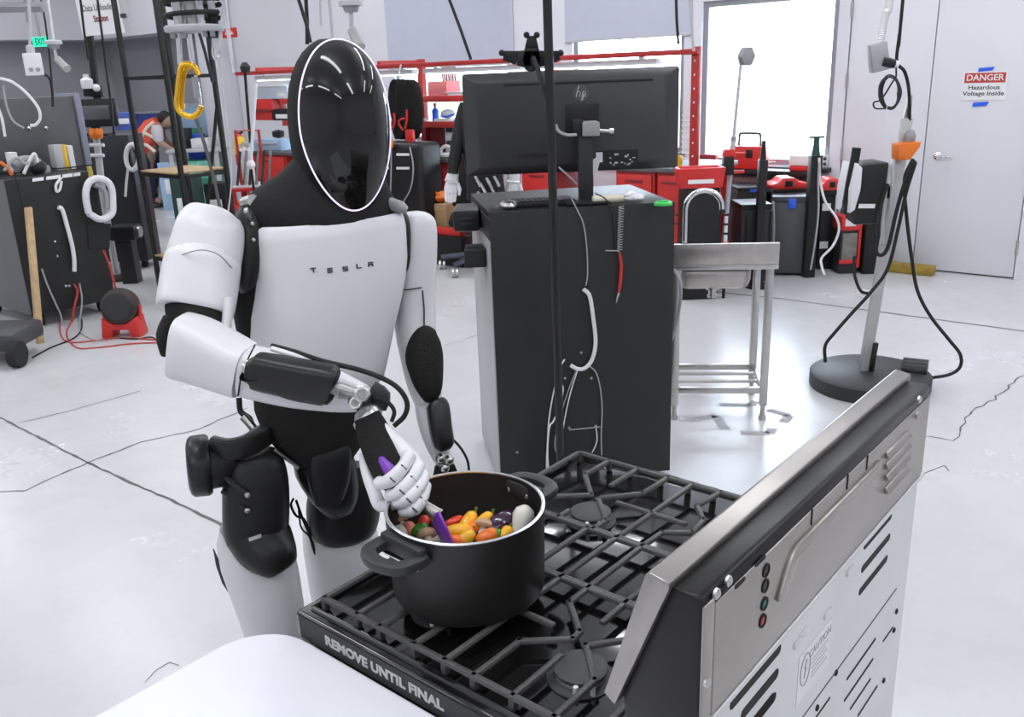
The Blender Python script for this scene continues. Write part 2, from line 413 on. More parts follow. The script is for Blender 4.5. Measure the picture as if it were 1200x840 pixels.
# floor joints and cracks: narrow sunken-looking seams
def seam(name, pts, w, m='joint', jag=0.0):
    mb = MB(); P = []
    pts = [V((p[0], p[1], 0)) for p in pts]
    for i in range(len(pts)-1):
        n = max(1, int((pts[i+1]-pts[i]).length/.05)) if jag else 1
        for j in range(n): P.append(pts[i].lerp(pts[i+1], j/n) + (V((random.uniform(-jag, jag), random.uniform(-jag, jag), 0)) if (i or j) else V((0, 0, 0))))
    P.append(pts[-1])
    for a, b in zip(P, P[1:]):
        d = (b-a).normalized(); s = V((-d.y, d.x, 0))*w*random.uniform(.6, 1.2)*.5
        mb.add([a-s, b-s, b+s, a+s, ], [(0, 1, 2, 3)])
    for p in mb.v: p.z = .0012
    obj(name, mb, m, floor, WORLD, smooth=False)
def fl(*q): return [onz(x, y, 0) for x, y in q]
seam('floor_joint', fl((-60, 463), (0, 489), (108, 545), (200, 586), (255, 612), (330, 652)), .014, jag=.004)
seam('floor_joint', fl((-40, 580), (30, 575), (70, 556), (108, 540), (165, 518), (230, 504), (290, 478)), .010, jag=.007)
seam('floor_joint', fl((20, 496), (80, 482), (165, 458)), .008, jag=.004)
seam('floor_joint', fl((700, 330), (800, 338), (915, 350), (1200, 388), (1300, 402)), .022)
seam('floor_crack', fl((1060, 515), (1090, 511), (1118, 516), (1128, 500), (1140, 482), (1165, 468), (1200, 440), (1230, 420)), .008, jag=.012)
seam('floor_crack', fl((520, 405), (540, 400), (560, 392)), .006, jag=.006)
seam('floor_crack', fl((1082, 555), (1105, 545), (1112, 552)), .006, jag=.006)
seam('floor_crack', fl((170, 800), (182, 786), (200, 776), (210, 780)), .004, jag=.006)
seam('floor_crack', fl((300, 735), (330, 728), (350, 712)), .004, jag=.006)
# grey tape marks around the sink legs
for i, (q, lab) in enumerate(((((808, 493), (838, 487), (850, 503)), 'leftmost grey L of tape on the floor in front of the sink'),
                              (((843, 474), (880, 475), (885, 470)), 'grey L of tape on the floor under the sink rails'),
                              (((868, 507), (902, 508), (905, 502)), 'grey L of tape nearest the front foot of the sink'),
                              (((900, 480), (925, 487), (918, 495)), 'rightmost grey L of tape on the floor beside the sink foot'))):
    P = fl(*q); mb = MB()
    for a, b in zip(P, P[1:]):
        d = (b-a).normalized(); s = V((-d.y, d.x, 0))*.024
        mb.add([a-s, b-s, b+s, a+s], [(0, 1, 2, 3)])
    for p_ in mb.v: p_.z = .0014
    single('floor_tape', lab, 'tape mark', mb, 'tape', group='tape marks by the sink', smooth=False)
# ---------------------------------------------------------------- gas range
def s3(w, d, z): return V((w, -d, z))
def sd(x, y, d):            # range coordinates (w, d, z) of what is seen at (x, y) on its plane d
    p = STV.inverted() @ onplane(x, y, SO + Dd*d, Dd); return p.x, -p.y, p.z
def sz(x, y, z): p = STV.inverted() @ onz(x, y, z); return p.x, -p.y
st = thing('gas_range', 'black gas range with iron grates and bare steel back', 'stove', (.38, -.33, 0), STV)
bd = MB(); bd.box(.004, .756, -.664, -.03, .06, .872)
obj('body', bd, 'enamel', st, STV, bevel=.004)
for w in (.06, .70):
    for d in (.08, .60): obj('foot', MB().lathe([(.025, 0), (.025, .012), (.014, .016), (.014, .07)], s3(w, d, 0), n=14), 'steel', st, STV)
ct = MB(); ct.box(0, .76, -.662, 0, .873, .92)
cook = obj('cooktop', ct, 'enamel', st, STV, bevel=.007, seg=3)
# raised lip round the cooktop well
lip = MB()
for a, b in (((.02, .022), (.74, .022)), ((.74, .022), (.74, .58)), ((.02, .022), (.02, .58))):
    lip.tube([s3(*a, .921), s3(*b, .921)], .005, n=8)
obj('rim', lip, 'enamel', cook, STV)
text('film_lettering', 'REMOVE UNTIL FINAL', .0215, 'print', st, STV @ basisM(s3(-.0012, .195, .8975), (0, -1, 0), (0, 0, 1)), bold=.0008, sx=1.16)
obj('edge_film', MB().box(-.0008, .0, -.55, -.01, .877, .916), 'darkplastic', st, STV, smooth=False)
# oven door front with handle
dr = obj('oven_door', MB().box(.01, .75, -.03, .012, .2, .74), 'enamel', st, STV, bevel=.006)
obj('handle', MB().tube([s3(.07, -.012, .70), s3(.07, -.05, .70), s3(.69, -.05, .70), s3(.69, -.012, .70)], .011, n=10), 'steel', dr, STV)
pn = obj('control_panel', MB().box(.01, .75, -.03, .01, .75, .868), 'enamel', st, STV, bevel=.006)
for k_ in range(5): obj('knob', MB().lathe([(.024, 0), (.022, .03)], s3(.1+.14*k_, -.010, .81), (0, 1, 0), n=18), 'blackplastic', pn, STV)
obj('drawer', MB().box(.01, .75, -.03, .010, .07, .19), 'enamel', st, STV, bevel=.006)
# burners
GZ = .945
for w, d in ((.134, .185), (.505, .205), (.134, .447), (.56, .447)):
    b = MB(); b.lathe([(.046, .9205), (.046, .922), (.038, .9235), (.034, .925), (.034, .931), (.030, .932)], s3(w, d, 0), n=28)
    bb = obj('burner', b, 'burnercap', st, STV)
    obj('burner_ring', MB().lathe([(.0345, .9245), (.0352, .9285), (.0345, .931)], s3(w, d, 0), n=28, cap0=False, cap1=False), 'alu', bb, STV)
    obj('burner_cap', MB().lathe([(.034, .9325), (.037, .935), (.037, .9385), (.033, .941)], s3(w, d, 0), n=28), 'burnercap', bb, STV)
    for k_ in range(2):
        a_ = 3.6+k_*.55
        obj('igniter', MB().cyl(s3(w+.041*cos(a_), d-.041*sin(a_), .921), s3(w+.041*cos(a_), d-.041*sin(a_), .937), .0036, n=8), 'white', bb, STV)
# cast-iron grates: bars laid out on the cooktop plane
def z2(*q): return [sz(330+x/2.727, 600+y/2.727, GZ) for x, y in q]
def z3(*q): return [sz(590+x/2.711, 530+y/2.711, GZ) for x, y in q]
def bars(name, lines, feet=()):
    mb = MB(); h = .0055
    for L in lines:
        for (a, b), (c, d) in zip(L, L[1:]):
            p, q = s3(a, b, GZ), s3(c, d, GZ); t = (q-p)
            if t.length < 1e-4: continue
            t.normalize(); n_ = V((-t.y, t.x, 0)); p = p-t*h*.8; q = q+t*h*.8
            prof = [(-h, -.007), (h, -.007), (h*.75, .0), (-h*.75, .0)]
            mb.rings([[e+n_*x+V((0, 0, z)) for x, z in prof] for e in (p, q)])
    for a, b in feet: mb.box(a-.005, a+.005, -b-.005, -b+.005, .9205, GZ-.003)
    return obj(name, mb, 'iron', st, STV, bevel=.0012, seg=1)
N0, F0, B0, Fr, DA, DC = .030, .700, .54, .040, .292, .447
def mir(L): return [(DA+DC-w, d) for w, d in L]
nz = [[(N0, .115), (.122, .116), (.168, .175), (.19, .175), (.243, .115), (DA, .113)], [(N0, .165), (.091, .167)], [(N0, .235), (.108, .237)], [(N0, .295), (DA, .297)],
      [(N0, .348), (.125, .349), (.172, .406), (.192, .404), (.243, .349), (DA, .349)], [(N0, .415), (.131, .415)], [(N0, .481), (.118, .481), (.171, .429), (.222, .472), (DA, .481)],
      [(.183, .297), (.183, .362)], [(.232, .417), (DA, .417)], [(.25, .24), (DA, .24)], [(.243, .175), (DA, .175)]]
fz = [[(DC, .108), (.499, .108), (.554, .173), (.619, .112), (F0, .115)], [(.61, .18), (F0, .182)], [(DC, .25), (.487, .25), (.55, .19), (.614, .247), (F0, .251)], [(DC, .30), (F0, .304)],
      [(DC, .349), (.508, .352), (.536, .394), (.587, .388), (.628, .353), (F0, .362)], [(.556, .231), (.556, .367)], [(DC, .175), (.478, .175)], [(DC, .417), (.50, .417)], [(DC, .481), (.53, .481), (.57, .43), (.62, .475), (F0, .481)], [(.61, .417), (F0, .417)]]
def frame_(w0, w1): return [[(w0, Fr), (w0, B0)], [(w1, Fr), (w1, B0)], [(w0, Fr), (w1, Fr)], [(w0, B0), (w1, B0)]]
g1 = frame_(N0, DA-.003) + nz
g2 = [[(DA+.003, d), (DC-.003, d)] for d in (Fr, .113, .24, .298, .349, .417, .481, B0)]
g2 += [[(DA+.003, Fr), (DA+.003, B0)], [(DC-.003, Fr), (DC-.003, B0)]]
g3 = frame_(DC+.003, F0) + fz
FT = (Fr, .115, .165, .235, .295, .348, .415, .481, B0)
bars('grate', g1, [(N0, d) for d in FT]+[(DA-.003, Fr), (DA-.003, B0)])
bars('grate', g2, [(w, d) for w in (DA+.003, DC-.003) for d in (Fr, B0)])
bars('grate', g3, [(F0, d) for d in FT]+[(DC+.003, Fr), (DC+.003, B0)])
# ---- backguard
bgd = MB()
prof = [(.610, .921), (.597, 1.045), (.651, 1.204), (.686, 1.204), (.690, 1.198), (.690, 1.036), (.680, 1.034), (.680, .93)]
bgd.prism([s3(.004, d, z) for d, z in prof], (.752, 0, 0))
bg_ = obj('backguard', bgd, mat('blackpaint', (.012, .0115, .0105), .3, spec=.3), st, STV, bevel=.004, seg=2)
tr = [(.578, 1.046), (.592, 1.036), (.657, 1.206), (.656, 1.2125), (.634, 1.2165), (.629, 1.213)]
obj('trim_panel', MB().prism([s3(-.004, d, z) for d, z in tr], (.768, 0, 0)), mat('trimsteel', (.34, .32, .30), .33, metal=.9, var=.06, scale=14), bg_, STV, bevel=.0016, seg=2)
PB = .6925
obj('rear_cover', MB().box(.028, .752, -PB, -.689, 1.052, 1.186), 'taupe', bg_, STV, bevel=.002)
obj('corner_bracket', MB().box(.004, .026, -PB, -.689, 1.042, 1.194), 'taupe', bg_, STV, bevel=.002)
def rb(x, y, d=PB): w, dd, z = sd(x, y, d); return w, z
def bossbar(name, pts, r, m, par, d=PB):     # a raised rib that follows image points on the back
    P = [rb(*q) for q in pts]
    obj(name, MB().tube([s3(w, d, z) for w, z in P], r, n=8), m, par, STV)
# pressed recess in the cover
ra, rbb, rc = rb(908, 705), rb(922, 648), rb(1030, 538)
obj('pressed_rib', MB().prism([s3(ra[0], PB-.001, ra[1]-.0), s3(ra[0]+.025, PB-.001, ra[1]), s3(rbb[0]+.028, PB-.001, rbb[1]-.018), s3(rc[0], PB-.001, rbb[1]-.014), s3(rc[0], PB-.001, rbb[1]+.002), s3(rbb[0]+.02, PB-.001, rbb[1]+.002), s3(rbb[0], PB-.001, rbb[1]-.012)], (0, -.007, 0)), 'taupe', bg_, STV, bevel=.003)
for x, y, m in ((897, 668, 'darkplastic'), (896, 686, 'darkplastic'), (895, 707, 'greenthing'), (893, 727, 'redplastic')):
    w, z = rb(x, y); c = obj('hole_ring', MB().lathe([(.0085, -.001), (.0085, .002), (.006, .002), (.006, -.0005)], s3(w, PB, z), (0, -1, 0), n=16), 'rubber', bg_, STV)
    obj('plug', MB().lathe([(.0062, 0), (.005, .001)], s3(w, PB, z), (0, -1, 0), n=12), m, c, STV)  # discs for dark holes; the green and red are painted reflections
def slot(name, x0, y0, x1, y1, h, d, par, m='rubber'):
    a, b = sd(x0, y0, d), sd(x1, y1, d); z = (a[2]+b[2])/2
    w0, w1 = sorted((a[0], b[0]))
    pl = [(w0+(w1-w0)/2+x, z+q) for x, q in rpoly(w1-w0, h, h*.48, 3)]
    obj(name, MB().prism([s3(w, d-.0005, zz) for w, zz in pl], (0, -.0012, 0)), m, par, STV, smooth=False)  # raised dark plate, its colour standing in for shade inside the slot
slot('slot', 885, 663, 897, 651, .005, PB, bg_); slot('slot', 861, 690, 873, 676, .005, PB, bg_)
for q in ((1037, 536, 1064, 504), (1037, 549, 1064, 516), (1037, 562, 1063, 530), (1036, 576, 1062, 545)):
    a = rb(q[0], q[1]); b = rb(q[2], q[3]); z = (a[1]+b[1])/2
    lv = MB(); lv.rings([[s3(w, PB-.0008, z-.006), s3(w, PB+.008, z-.005), s3(w, PB+.002, z+.004), s3(w, PB-.0008, z+.005)] for w in (min(a[0], b[0]), max(a[0], b[0]))])
    obj('louvre', lv, 'taupe', bg_, STV, bevel=.0015)
for x, y in ((838, 695), (852, 680), (818, 808), (1076, 468), (1074, 486)):
    w, z = rb(x, y); obj('screw', MB().lathe([(.006, 0), (.006, .003), (.003, .005)], s3(max(.010, min(.748, w)), PB, z), (0, -1, 0), n=10), 'steel', bg_, STV)
for x, y in ((952, 590), (995, 538), (1018, 518)):
    w, z = rb(x, y); obj('tab_notch', MB().box(w-.0015, w+.0015, -PB-.0012, -PB+.0005, 1.168, 1.189), 'rubber', bg_, STV, smooth=False)
# ---- galvanised back
DB = .686
bp_ = obj('back_panel', MB().box(.0, .76, -DB, -.660, .05, 1.040), 'galv', st, STV, bevel=.002)
obj('flange', MB().prism([s3(-.002, d, z) for d, z in ((DB-.004, 1.034), (DB+.003, 1.034), (DB+.004, 1.039), (DB+.0075, 1.041), (DB+.008, 1.049), (DB+.005, 1.050), (DB-.004, 1.044))], (.764, 0, 0)), 'galv', bp_, STV, bevel=.0015)
for q in ((855, 829, 915, 757), (868, 840, 912, 786), (885, 842, 909, 816), (838, 870, 905, 845)): slot('vent_slot', *q, .014, DB, bp_)
for q in ((1012, 643, 1045, 601), (1009, 670, 1043, 626), (1006, 698, 1040, 650)): slot('vent_slot', *q, .012, DB, bp_)
for q in ((992, 796, 1026, 748), (989, 821, 1023, 772), (996, 830, 1020, 796), (1005, 838, 1028, 804)): slot('vent_slot', *q, .005, DB, bp_)
for q in ((1034, 757, 1047, 729), (948, 845, 972, 824)): slot('vent_slot', *q, .004, DB, bp_)
for x, y in ((941, 741), (969, 718), (995, 668), (934, 752)):
    w, dd, z = sd(x, y, DB); obj('pressed_clip', MB().prism([s3(w+a_, DB-.001, z+b_) for a_, b_ in rpoly(.026, .010, .004, 3)], (0, -.005, 0)), 'galv', bp_, STV, bevel=.002)
for x, y in ((957, 829), (1035, 797), (1047, 738), (979, 788), (1050, 716)):
    w, dd, z = sd(x, y, DB); obj('rivet', MB().lathe([(.005, 0), (.005, .002), (.0025, .003)], s3(min(w, .752), DB, z), (0, -1, 0), n=10), 'rubber', bp_, STV)
a, b = sd(940, 838, DB), sd(1050, 692, DB)
obj('panel_seam', MB().box(a[0], b[0], -DB-.0008, -DB+.001, (a[2]+b[2])/2-.0012, (a[2]+b[2])/2+.0012), 'joint', bp_, STV, smooth=False)
# caution label
a, b = sd(934, 800, DB), sd(973, 745, DB); lw0, lw1 = a[0], b[0]; lz = (a[2]+b[2])/2
lb = obj('caution_label', MB().box(lw0, lw1, -DB-.0010, -DB-.0002, lz-.042, lz+.034), 'paper', bp_, STV, smooth=False)
LM = lambda w, z: STV @ basisM(s3(w, DB+.0012, z), (1, 0, 0), (0, 0, 1))
text('label_heading', 'CAUTION', .017, 'grey', lb, LM(lw0+(lw1-lw0)*.64, lz+.018), ext=.0002)
for k_ in range(5): obj('label_line', MB().box(lw0+(lw1-lw0)*.42, lw0+(lw1-lw0)*(.9-.07*(k_ % 2)), -DB-.0014, -DB-.0009, lz+.004-k_*.007, lz+.006-k_*.007), 'lightgrey', lb, STV, smooth=False)
tz = MB(); wc = lw0+(lw1-lw0)*.2
tz.tube([s3(wc+.016*cos(t*pi/10), DB+.0012, lz+.004+.024*sin(t*pi/10)) for t in range(21)], .0009, n=4)
tz.tube([s3(wc-.003, DB+.0012, lz-.008), s3(wc+.002, DB+.0012, lz+.006), s3(wc-.002, DB+.0012, lz+.006), s3(wc+.004, DB+.0012, lz+.018)], .0009, n=4)
obj('label_emblem', tz, 'grey', lb, STV)

# ---------------------------------------------------------------- white table in the near left
tt = thing('white_table', 'plain white table with a rounded corner in the near left', 'table', (-.45, -.5, 0), STV)
TZ = .882; tw1 = -.004; td0 = -.070
poly = []; R_ = .10
for k_ in range(9):
    t = pi/2*k_/8; poly.append((tw1-R_+R_*sin(t), td0+R_-R_*cos(t)))
poly = [(tw1-1.3, td0)] + poly + [(tw1, td0+.75), (tw1-1.3, td0+.75)]
tb = MB(); tb.prism([s3(w, d, TZ-.03) for w, d in poly], (0, 0, .03))
obj('table_top', tb, 'tablewhite', tt, STV, bevel=.008, seg=3)
for w, d in ((tw1-.12, td0+.12), (tw1-1.15, td0+.12), (tw1-.12, td0+.63), (tw1-1.15, td0+.63)):
    obj('leg', MB().lathe([(.02, 0), (.02, TZ-.031)], s3(w, d, 0), n=14), 'lightgrey', tt, STV)

# ---------------------------------------------------------------- pot with vegetables
PC = V((-.079, 1.206, 0)); PR = .1195; PZ0 = GZ+.0005; PZ1 = 1.085
pt = thing('cooking_pot', 'wide black cooking pot full of vegetables on the range', 'pot', (PC.x, PC.y, PZ0))
obj('pot_body', MB().lathe([(.0, PZ0), (.105, PZ0), (.112, PZ0+.003), (.1165, PZ0+.012), (PR, PZ1), (PR-.004, PZ1), (.113, PZ0+.013), (.108, PZ0+.006), (0, PZ0+.006)], PC, n=64, cap0=False, cap1=False), 'pot', pt)
obj('rim', MB().lathe([(PR-.0045, PZ1-.001), (PR-.0045, PZ1+.0012), (PR-.002, PZ1+.0022), (PR+.001, PZ1+.0008), (PR+.0005, PZ1-.001)], PC, n=64, cap0=False, cap1=False), 'rim', pt)
h1 = onz(462, 648, 1.065)-PC; h1.z = 0; h1.normalize()
for dv, nm_ in ((h1, 0), (-h1, 1)):
    sd_ = V((-dv.y, dv.x, 0)); zc = 1.062
    c0 = PC + dv*(PR-.003) + V((0, 0, zc))
    loop = [c0+sd_*.040, c0+sd_*.040+dv*.016, c0+sd_*.034+dv*.040, c0+sd_*.012+dv*.050, c0-sd_*.012+dv*.050, c0-sd_*.034+dv*.040, c0-sd_*.040+dv*.016, c0-sd_*.040]
    hm = MB(); pts = spline(loop, 5)
    rs = []
    for i_, p in enumerate(pts):
        t = (pts[min(i_+1, len(pts)-1)]-pts[max(i_-1, 0)]).normalized(); nrm = V((-t.y, t.x, 0))
        rs.append([p+nrm*(.0115*sp(cos(2*pi*j/10), .7))+V((0, 0, .009*sp(sin(2*pi*j/10), .7))) for j in range(10)])
    hm.rings(rs); hh = obj('handle', hm, 'pothandle', pt)
    obj('handle_mount', MB().box(-.044, .044, -.004, .012, -.017, .0095, basisM(c0, sd_, dv)), 'pothandle', hh, bevel=.004)
    obj('steel_strip', MB().box(-.044, .044, .008, .016, .0096, .0125, basisM(c0, sd_, dv)), 'chrome', hh, bevel=.001)
    for s_ in (-1, 1):
        rv = PC + dv*(PR-.006) + sd_*.020*s_ + V((0, 0, zc)); obj('rivet', MB().lathe([(.0045, 0), (.0045, .0015), (.002, .003)], rv, -dv, n=12), 'chrome', hh)

def veg_pepper(name, label, col, p, L, r, yaw, tilt=0., stem=True, flat=1.):
    m = mat('veg_'+col[0], col[1], .28, var=.12, scale=30)
    d = V((cos(yaw)*cos(tilt), sin(yaw)*cos(tilt), sin(tilt)))
    prof = [(.02, -.5), (.45, -.46), (.75, -.35), (.92, -.12), (1, .12), (.92, .32), (.6, .44), (.25, .47), (.1, .44)]
    t = thing(name, label, 'vegetable', (p.x, p.y, p.z-r), group='vegetables in the pot')
    mb = MB(); mb.lathe([(r*a, L*b) for a, b in prof], p, d, n=16); obj('flesh', mb, m, t)
    if stem: obj('stem', MB().tube([p+d*L*.43, p+d*L*.52, p+d*L*.6+V((0, 0, .006))], [.0035, .002, .0028], n=7), mat('veg_stem', (.12, .2, .03), .5), t)
    return t
VP = lambda x, y, z=1.032: onz(x, y, z)
YEL = ('yellow', (.85, .42, .015)); ORA = ('orange', (.85, .2, .012)); RED = ('red', (.7, .045, .015)); GRN = ('green', (.05, .22, .02))
veg_pepper('mini_pepper', 'fat yellow mini pepper lying beside the purple spatula blade', YEL, VP(536, 622), .044, .0115, .1)
veg_pepper('mini_pepper', 'yellow mini pepper tilted up in the middle of the pot', YEL, VP(548, 611, 1.035), .042, .0105, .95, .35)
veg_pepper('mini_pepper', 'yellow mini pepper with green stem beside the purple eggplant', YEL, VP(567, 609, 1.036), .036, .0095, .75, .2)
veg_pepper('mini_pepper', 'orange mini pepper in front of the upright yellow ones', ORA, VP(555, 618), .040, .009, .7, .1, False)
veg_pepper('mini_pepper', 'slim orange red pepper strip at the back of the pile', RED, VP(532, 611), .036, .0075, .45, .1, False)
veg_pepper('mini_pepper', 'dull yellow mini pepper low at the front of the pile', ('olive', (.72, .38, .02)), VP(547, 629), .03, .0105, .8, 0, False)
veg_pepper('mini_pepper', 'orange mini pepper at the front edge next to the spatula', ('rust', (.82, .14, .015)), VP(534, 633, 1.030), .032, .009, -.2, 0, False)
veg_pepper('mini_pepper', 'red and yellow pepper in front of the mushroom', ('blush', (.75, .16, .015)), VP(571, 629), .038, .012, .5, 0.1, False)
veg_pepper('mini_pepper', 'small yellow pepper between mushroom and white onion', YEL, VP(593, 625), .026, .010, 1.0, .2)
veg_pepper('pepper_piece', 'green pepper piece under the fingers of the robot hand', GRN, VP(492, 621), .03, .011, .3, .2, False)
veg_pepper('pepper_piece', 'red pepper piece right under the robot fingers', RED, VP(496, 612, 1.036), .026, .009, 1.1, .3, False)
veg_pepper('pepper_piece', 'green end of pepper beside the blushing red pepper', GRN, VP(581, 627), .022, .009, .7, .3, False)
def blob(name, label, col, p, r, sc_=(1, 1, 1), rough=.3):
    m = mat('veg_'+col[0], col[1], rough, var=.1, scale=26)
    return single(name, label, 'vegetable', MB().ball(p, (r*sc_[0], r*sc_[1], r*sc_[2]), 18, 12), m, 'vegetables in the pot')
e_ = thing('eggplant', 'glossy dark purple eggplant near the far wall of the pot', 'vegetable', VP(589, 612)-V((0, 0, .024)), group='vegetables in the pot')
obj('flesh', MB().lathe([(.002, -.028), (.012, -.024), (.0185, -.01), (.0185, .006), (.012, .022), (.006, .028)], VP(589, 613), (.8, .5, .25), n=20), mat('veg_aubergine', (.035, .006, .03), .15, coat=.5), e_)
obj('cap', MB().lathe([(.009, .024), (.008, .029), (.003, .036)], VP(589, 613), (.8, .5, .25), n=10), 'veg_stem', e_)
on = MB().lathe([(.0, -.026), (.009, -.024), (.0125, -.012), (.0155, .004), (.0175, .016), (.014, .026), (.005, .032), (0, .033)], VP(611, 616, 1.036), (.25, .5, .8), n=18, cap0=False, cap1=False)
single('white_gourd', 'pale bulbous white vegetable leaning on the right pot wall', 'vegetable', on, mat('veg_white', (.66, .64, .56), .4, var=.05, scale=20), 'vegetables in the pot')
def mush(label, p, yaw, s=1.):
    t = thing('mushroom', label, 'vegetable', p-V((0, 0, .012)), group='vegetables in the pot')
    ax = V((cos(yaw)*.7, sin(yaw)*.7, .7))
    obj('cap', MB().lathe([(.004*s, -.001), (.013*s, -.002), (.0155*s, .002), (.013*s, .008), (.007*s, .0115), (.001, .0125)], p, ax, n=18), mat('veg_mcap', (.5, .31, .2), .6, var=.15, scale=30), t)
    obj('stalk', MB().lathe([(.006*s, -.018), (.0055*s, -.001)], p, ax, n=12), mat('veg_mstalk', (.72, .62, .5), .6), t)
mush('brown capped mushroom with pale stalk in the middle', VP(567, 617), 1.2, 1.1)
mush('flat brown mushroom slice at the front of the pot', VP(501, 628), 1.9, 1.1)
mush('pale mushroom against the left pot wall', VP(469, 611, 1.035), 2.2, 1.0)
blob('radish', 'pinkish red round radish at the left of the pot', ('pink', (.68, .2, .15)), VP(479, 620), .0125)
blob('potato', 'small white potato at the left edge of the pot', ('white', (.66, .64, .56)), VP(470, 622), .012, (1.2, 1, .8))
random.seed(3)
for k_ in range(26):       # the layers underneath that carry the ones in view
    a_ = 2.4*k_; rr = (.012+.075*((k_ % 13)/13)**.5)
    blob('potato', 'small pale potato buried under the other vegetables', ('white', (.66, .64, .56)), PC+V((rr*cos(a_), rr*sin(a_), .969 if k_ < 13 else 1.004)), .0175)
# spatula
sp0, sp1, sp2, sp3 = at(448, 538, 1.272), at(459, 553, 1.258), at(508, 600, 1.215), at(521, 622, 1.20)
sl = thing('spatula', 'purple silicone spatula held in the robot hand', 'utensil', sp3-V((0, 0, .04)))
ax_ = (sp2-sp1).normalized()
hgm = MB(); hgm.loft([(sp0-ax_*.006, .002, .002), (sp0, .0075, .006), (sp1, .0125, .009), (sp1+ax_*.02, .011, .009), (sp1+ax_*.035, .008, .007)], n=14, side=(1, .2, 0)); obj('handle_grip', hgm, 'purple', sl)
obj('shaft', MB().loft([(sp1+ax_*.03, .006, .005), (sp2-ax_*.02, .006, .005), (sp2, .010, .005), (sp2+V((.006, 0, -.006)), .012, .004)], n=12, side=(1, .2, 0)), 'taupe', sl)
dn = (at(527, 640, 1.19)-sp2).normalized()
obj('blade', MB().loft([(sp2+V((.003, 0, -.003)), .011, .003), (sp2+dn*.012, .017, .0035), (sp2+dn*.035, .019, .003), (sp2+dn*.055, .016, .002)], n=14, side=(.6, -.8, 0), ex=3), 'purple', sl)
# ---------------------------------------------------------------- humanoid robot at the range
RA = radians(28)
Fv = V((sin(RA), -cos(RA), 0)); Lv = V((cos(RA), sin(RA), 0)); RT = V((-.365, 1.72, 0))
rob = thing('humanoid_robot', 'white and black humanoid robot stirring the pot', 'robot', RT)
def tp(lat, fw, z): return RT + Lv*lat + Fv*fw + V((0, 0, z))
def torso(secs, n=40, ex=2.6):        # (z, lat left, lat right, front, back)
    rs = []
    for q in secs:
        z, l, r, f, b = q[:5]; c = (l+r)/2; h = (r-l)/2; e = q[5] if len(q) > 5 else ex; ring = []
        for j in range(n):
            t = 2*pi*j/n; y = sp(sin(t), 2/e); ring.append(tp(c+h*sp(cos(t), 2/e), f*y if y > 0 else b*y, z + (q[6]*max(0, y)*(1-abs(cos(t))**2) if len(q) > 6 else 0)))
        rs.append(ring)
    return MB().rings(rs)
def dense(secs, k=4):
    out = []
    for a, b in zip(secs, secs[1:]):
        for i in range(k): t = i/k; out.append(tuple(x+(y-x)*t for x, y in zip(a, b)))
    return out+[secs[-1]]
CH = [(1.112, -.140, .086, .090, .06), (1.122, -.154, .096, .102, .075), (1.16, -.163, .108, .108, .085), (1.22, -.166, .126, .112, .095), (1.28, -.158, .148, .112, .10),
      (1.32, -.148, .160, .110, .10), (1.36, -.140, .167, .106, .10), (1.42, -.138, .170, .098, .10), (1.443, -.134, .166, .093, .095), (1.448, -.128, .160, .088, .09)]
obj('chest_shell', torso(CH, ex=2.9), 'shell', rob, ang=60)
core = [(1.02, -.125, .055, .075, .07), (1.08, -.14, .075, .082, .09), (1.2, -.172, .118, .07, .10), (1.30, -.178, .160, .06, .105), (1.40, -.172, .178, .06, .105), (1.45, -.150, .168, .07, .10)]
obj('torso_core', torso(core, ex=2.6), 'cloth', rob, ang=60)
yoke = [(1.425, -.128, .162, .092, .10), (1.445, -.131, .163, .092, .10), (1.465, -.140, .160, .086, .105), (1.488, -.138, .150, .074, .10), (1.51, -.105, .142, .062, .09), (1.535, -.058, .132, .055, .08), (1.56, -.028, .125, .05, .075), (1.60, -.018, .125, .04, .08)]
obj('neck_yoke', torso(yoke, ex=2.2), 'hood', rob, ang=70)
obj('waist', torso([(.955, -.105, .02, .07, .06), (.985, -.125, .045, .085, .07), (1.03, -.152, .068, .099, .08), (1.08, -.163, .080, .104, .08), (1.118, -.160, .086, .10, .08)], ex=2.3), 'cloth', rob, ang=70)
# head
HY = radians(23); hF0 = V((sin(HY), -cos(HY), 0)); hL = V((cos(HY), sin(HY), 0)); HP = radians(6)
hF = hF0*cos(HP) - UP*sin(HP); hU = UP*cos(HP) + hF0*sin(HP)
HC = tp(.057, .012, 1.615)
def hp(x, f, z): return HC + hL*x + hF*f + hU*z
AX, AYF, AYB, AZT, AZB = .0925, .118, .110, .158, .200
def ell(x, z, front=True, k=1.0):      # depth of the egg-shaped head at (x, z)
    zz = z/(AZT if z > 0 else AZB); q = 1-abs(x/(AX*(1 if z > 0 else 1-.16*zz*zz)))**2.15-abs(zz)**2.25
    return (AYF if front else -AYB)*k*max(0, q)**.48
rs = []
zs = [-.165, -.14, -.11, -.08, -.05, -.02, .01, .04, .07, .095, .115, .131, .143, .150, .1535]
for z in zs:
    zz = z/(AZT if z > 0 else AZB); hw = AX*.988*(1 if z > 0 else 1-.16*zz*zz)*max(.0, 1-abs(zz)**2.25)**(1/2.15); ring = []
    for j in range(48):
        t = 2*pi*j/48; x = hw*cos(t); y = ell(x, z, sin(t) > 0, .965)
        ring.append(hp(x, y if abs(sin(t)) > .02 else 0, z))
    rs.append(ring)
obj('head_hood', MB().rings(rs), 'hood', rob, ang=80)
def outline(t):      # face outline seen from the front, t from the crown
    c, s = cos(t), sin(t)
    if c >= 0: return .0835*sp(s, .95), .012+.1435*sp(c, .97)
    k = -c; return .0835*s*(1-.13*k*k), .012-.153*k
NT = 80; vm = MB(); rows = []
for i in range(0, 17):
    s_ = (i/16.0); s_ = s_*(1.25-.25*s_); ring = []
    for j in range(NT):
        ox, oz = outline(2*pi*j/NT); x = ox*s_; z = .012+(oz-.012)*s_
        ring.append(hp(x, ell(x, z)+.0015, z))
    rows.append(ring)
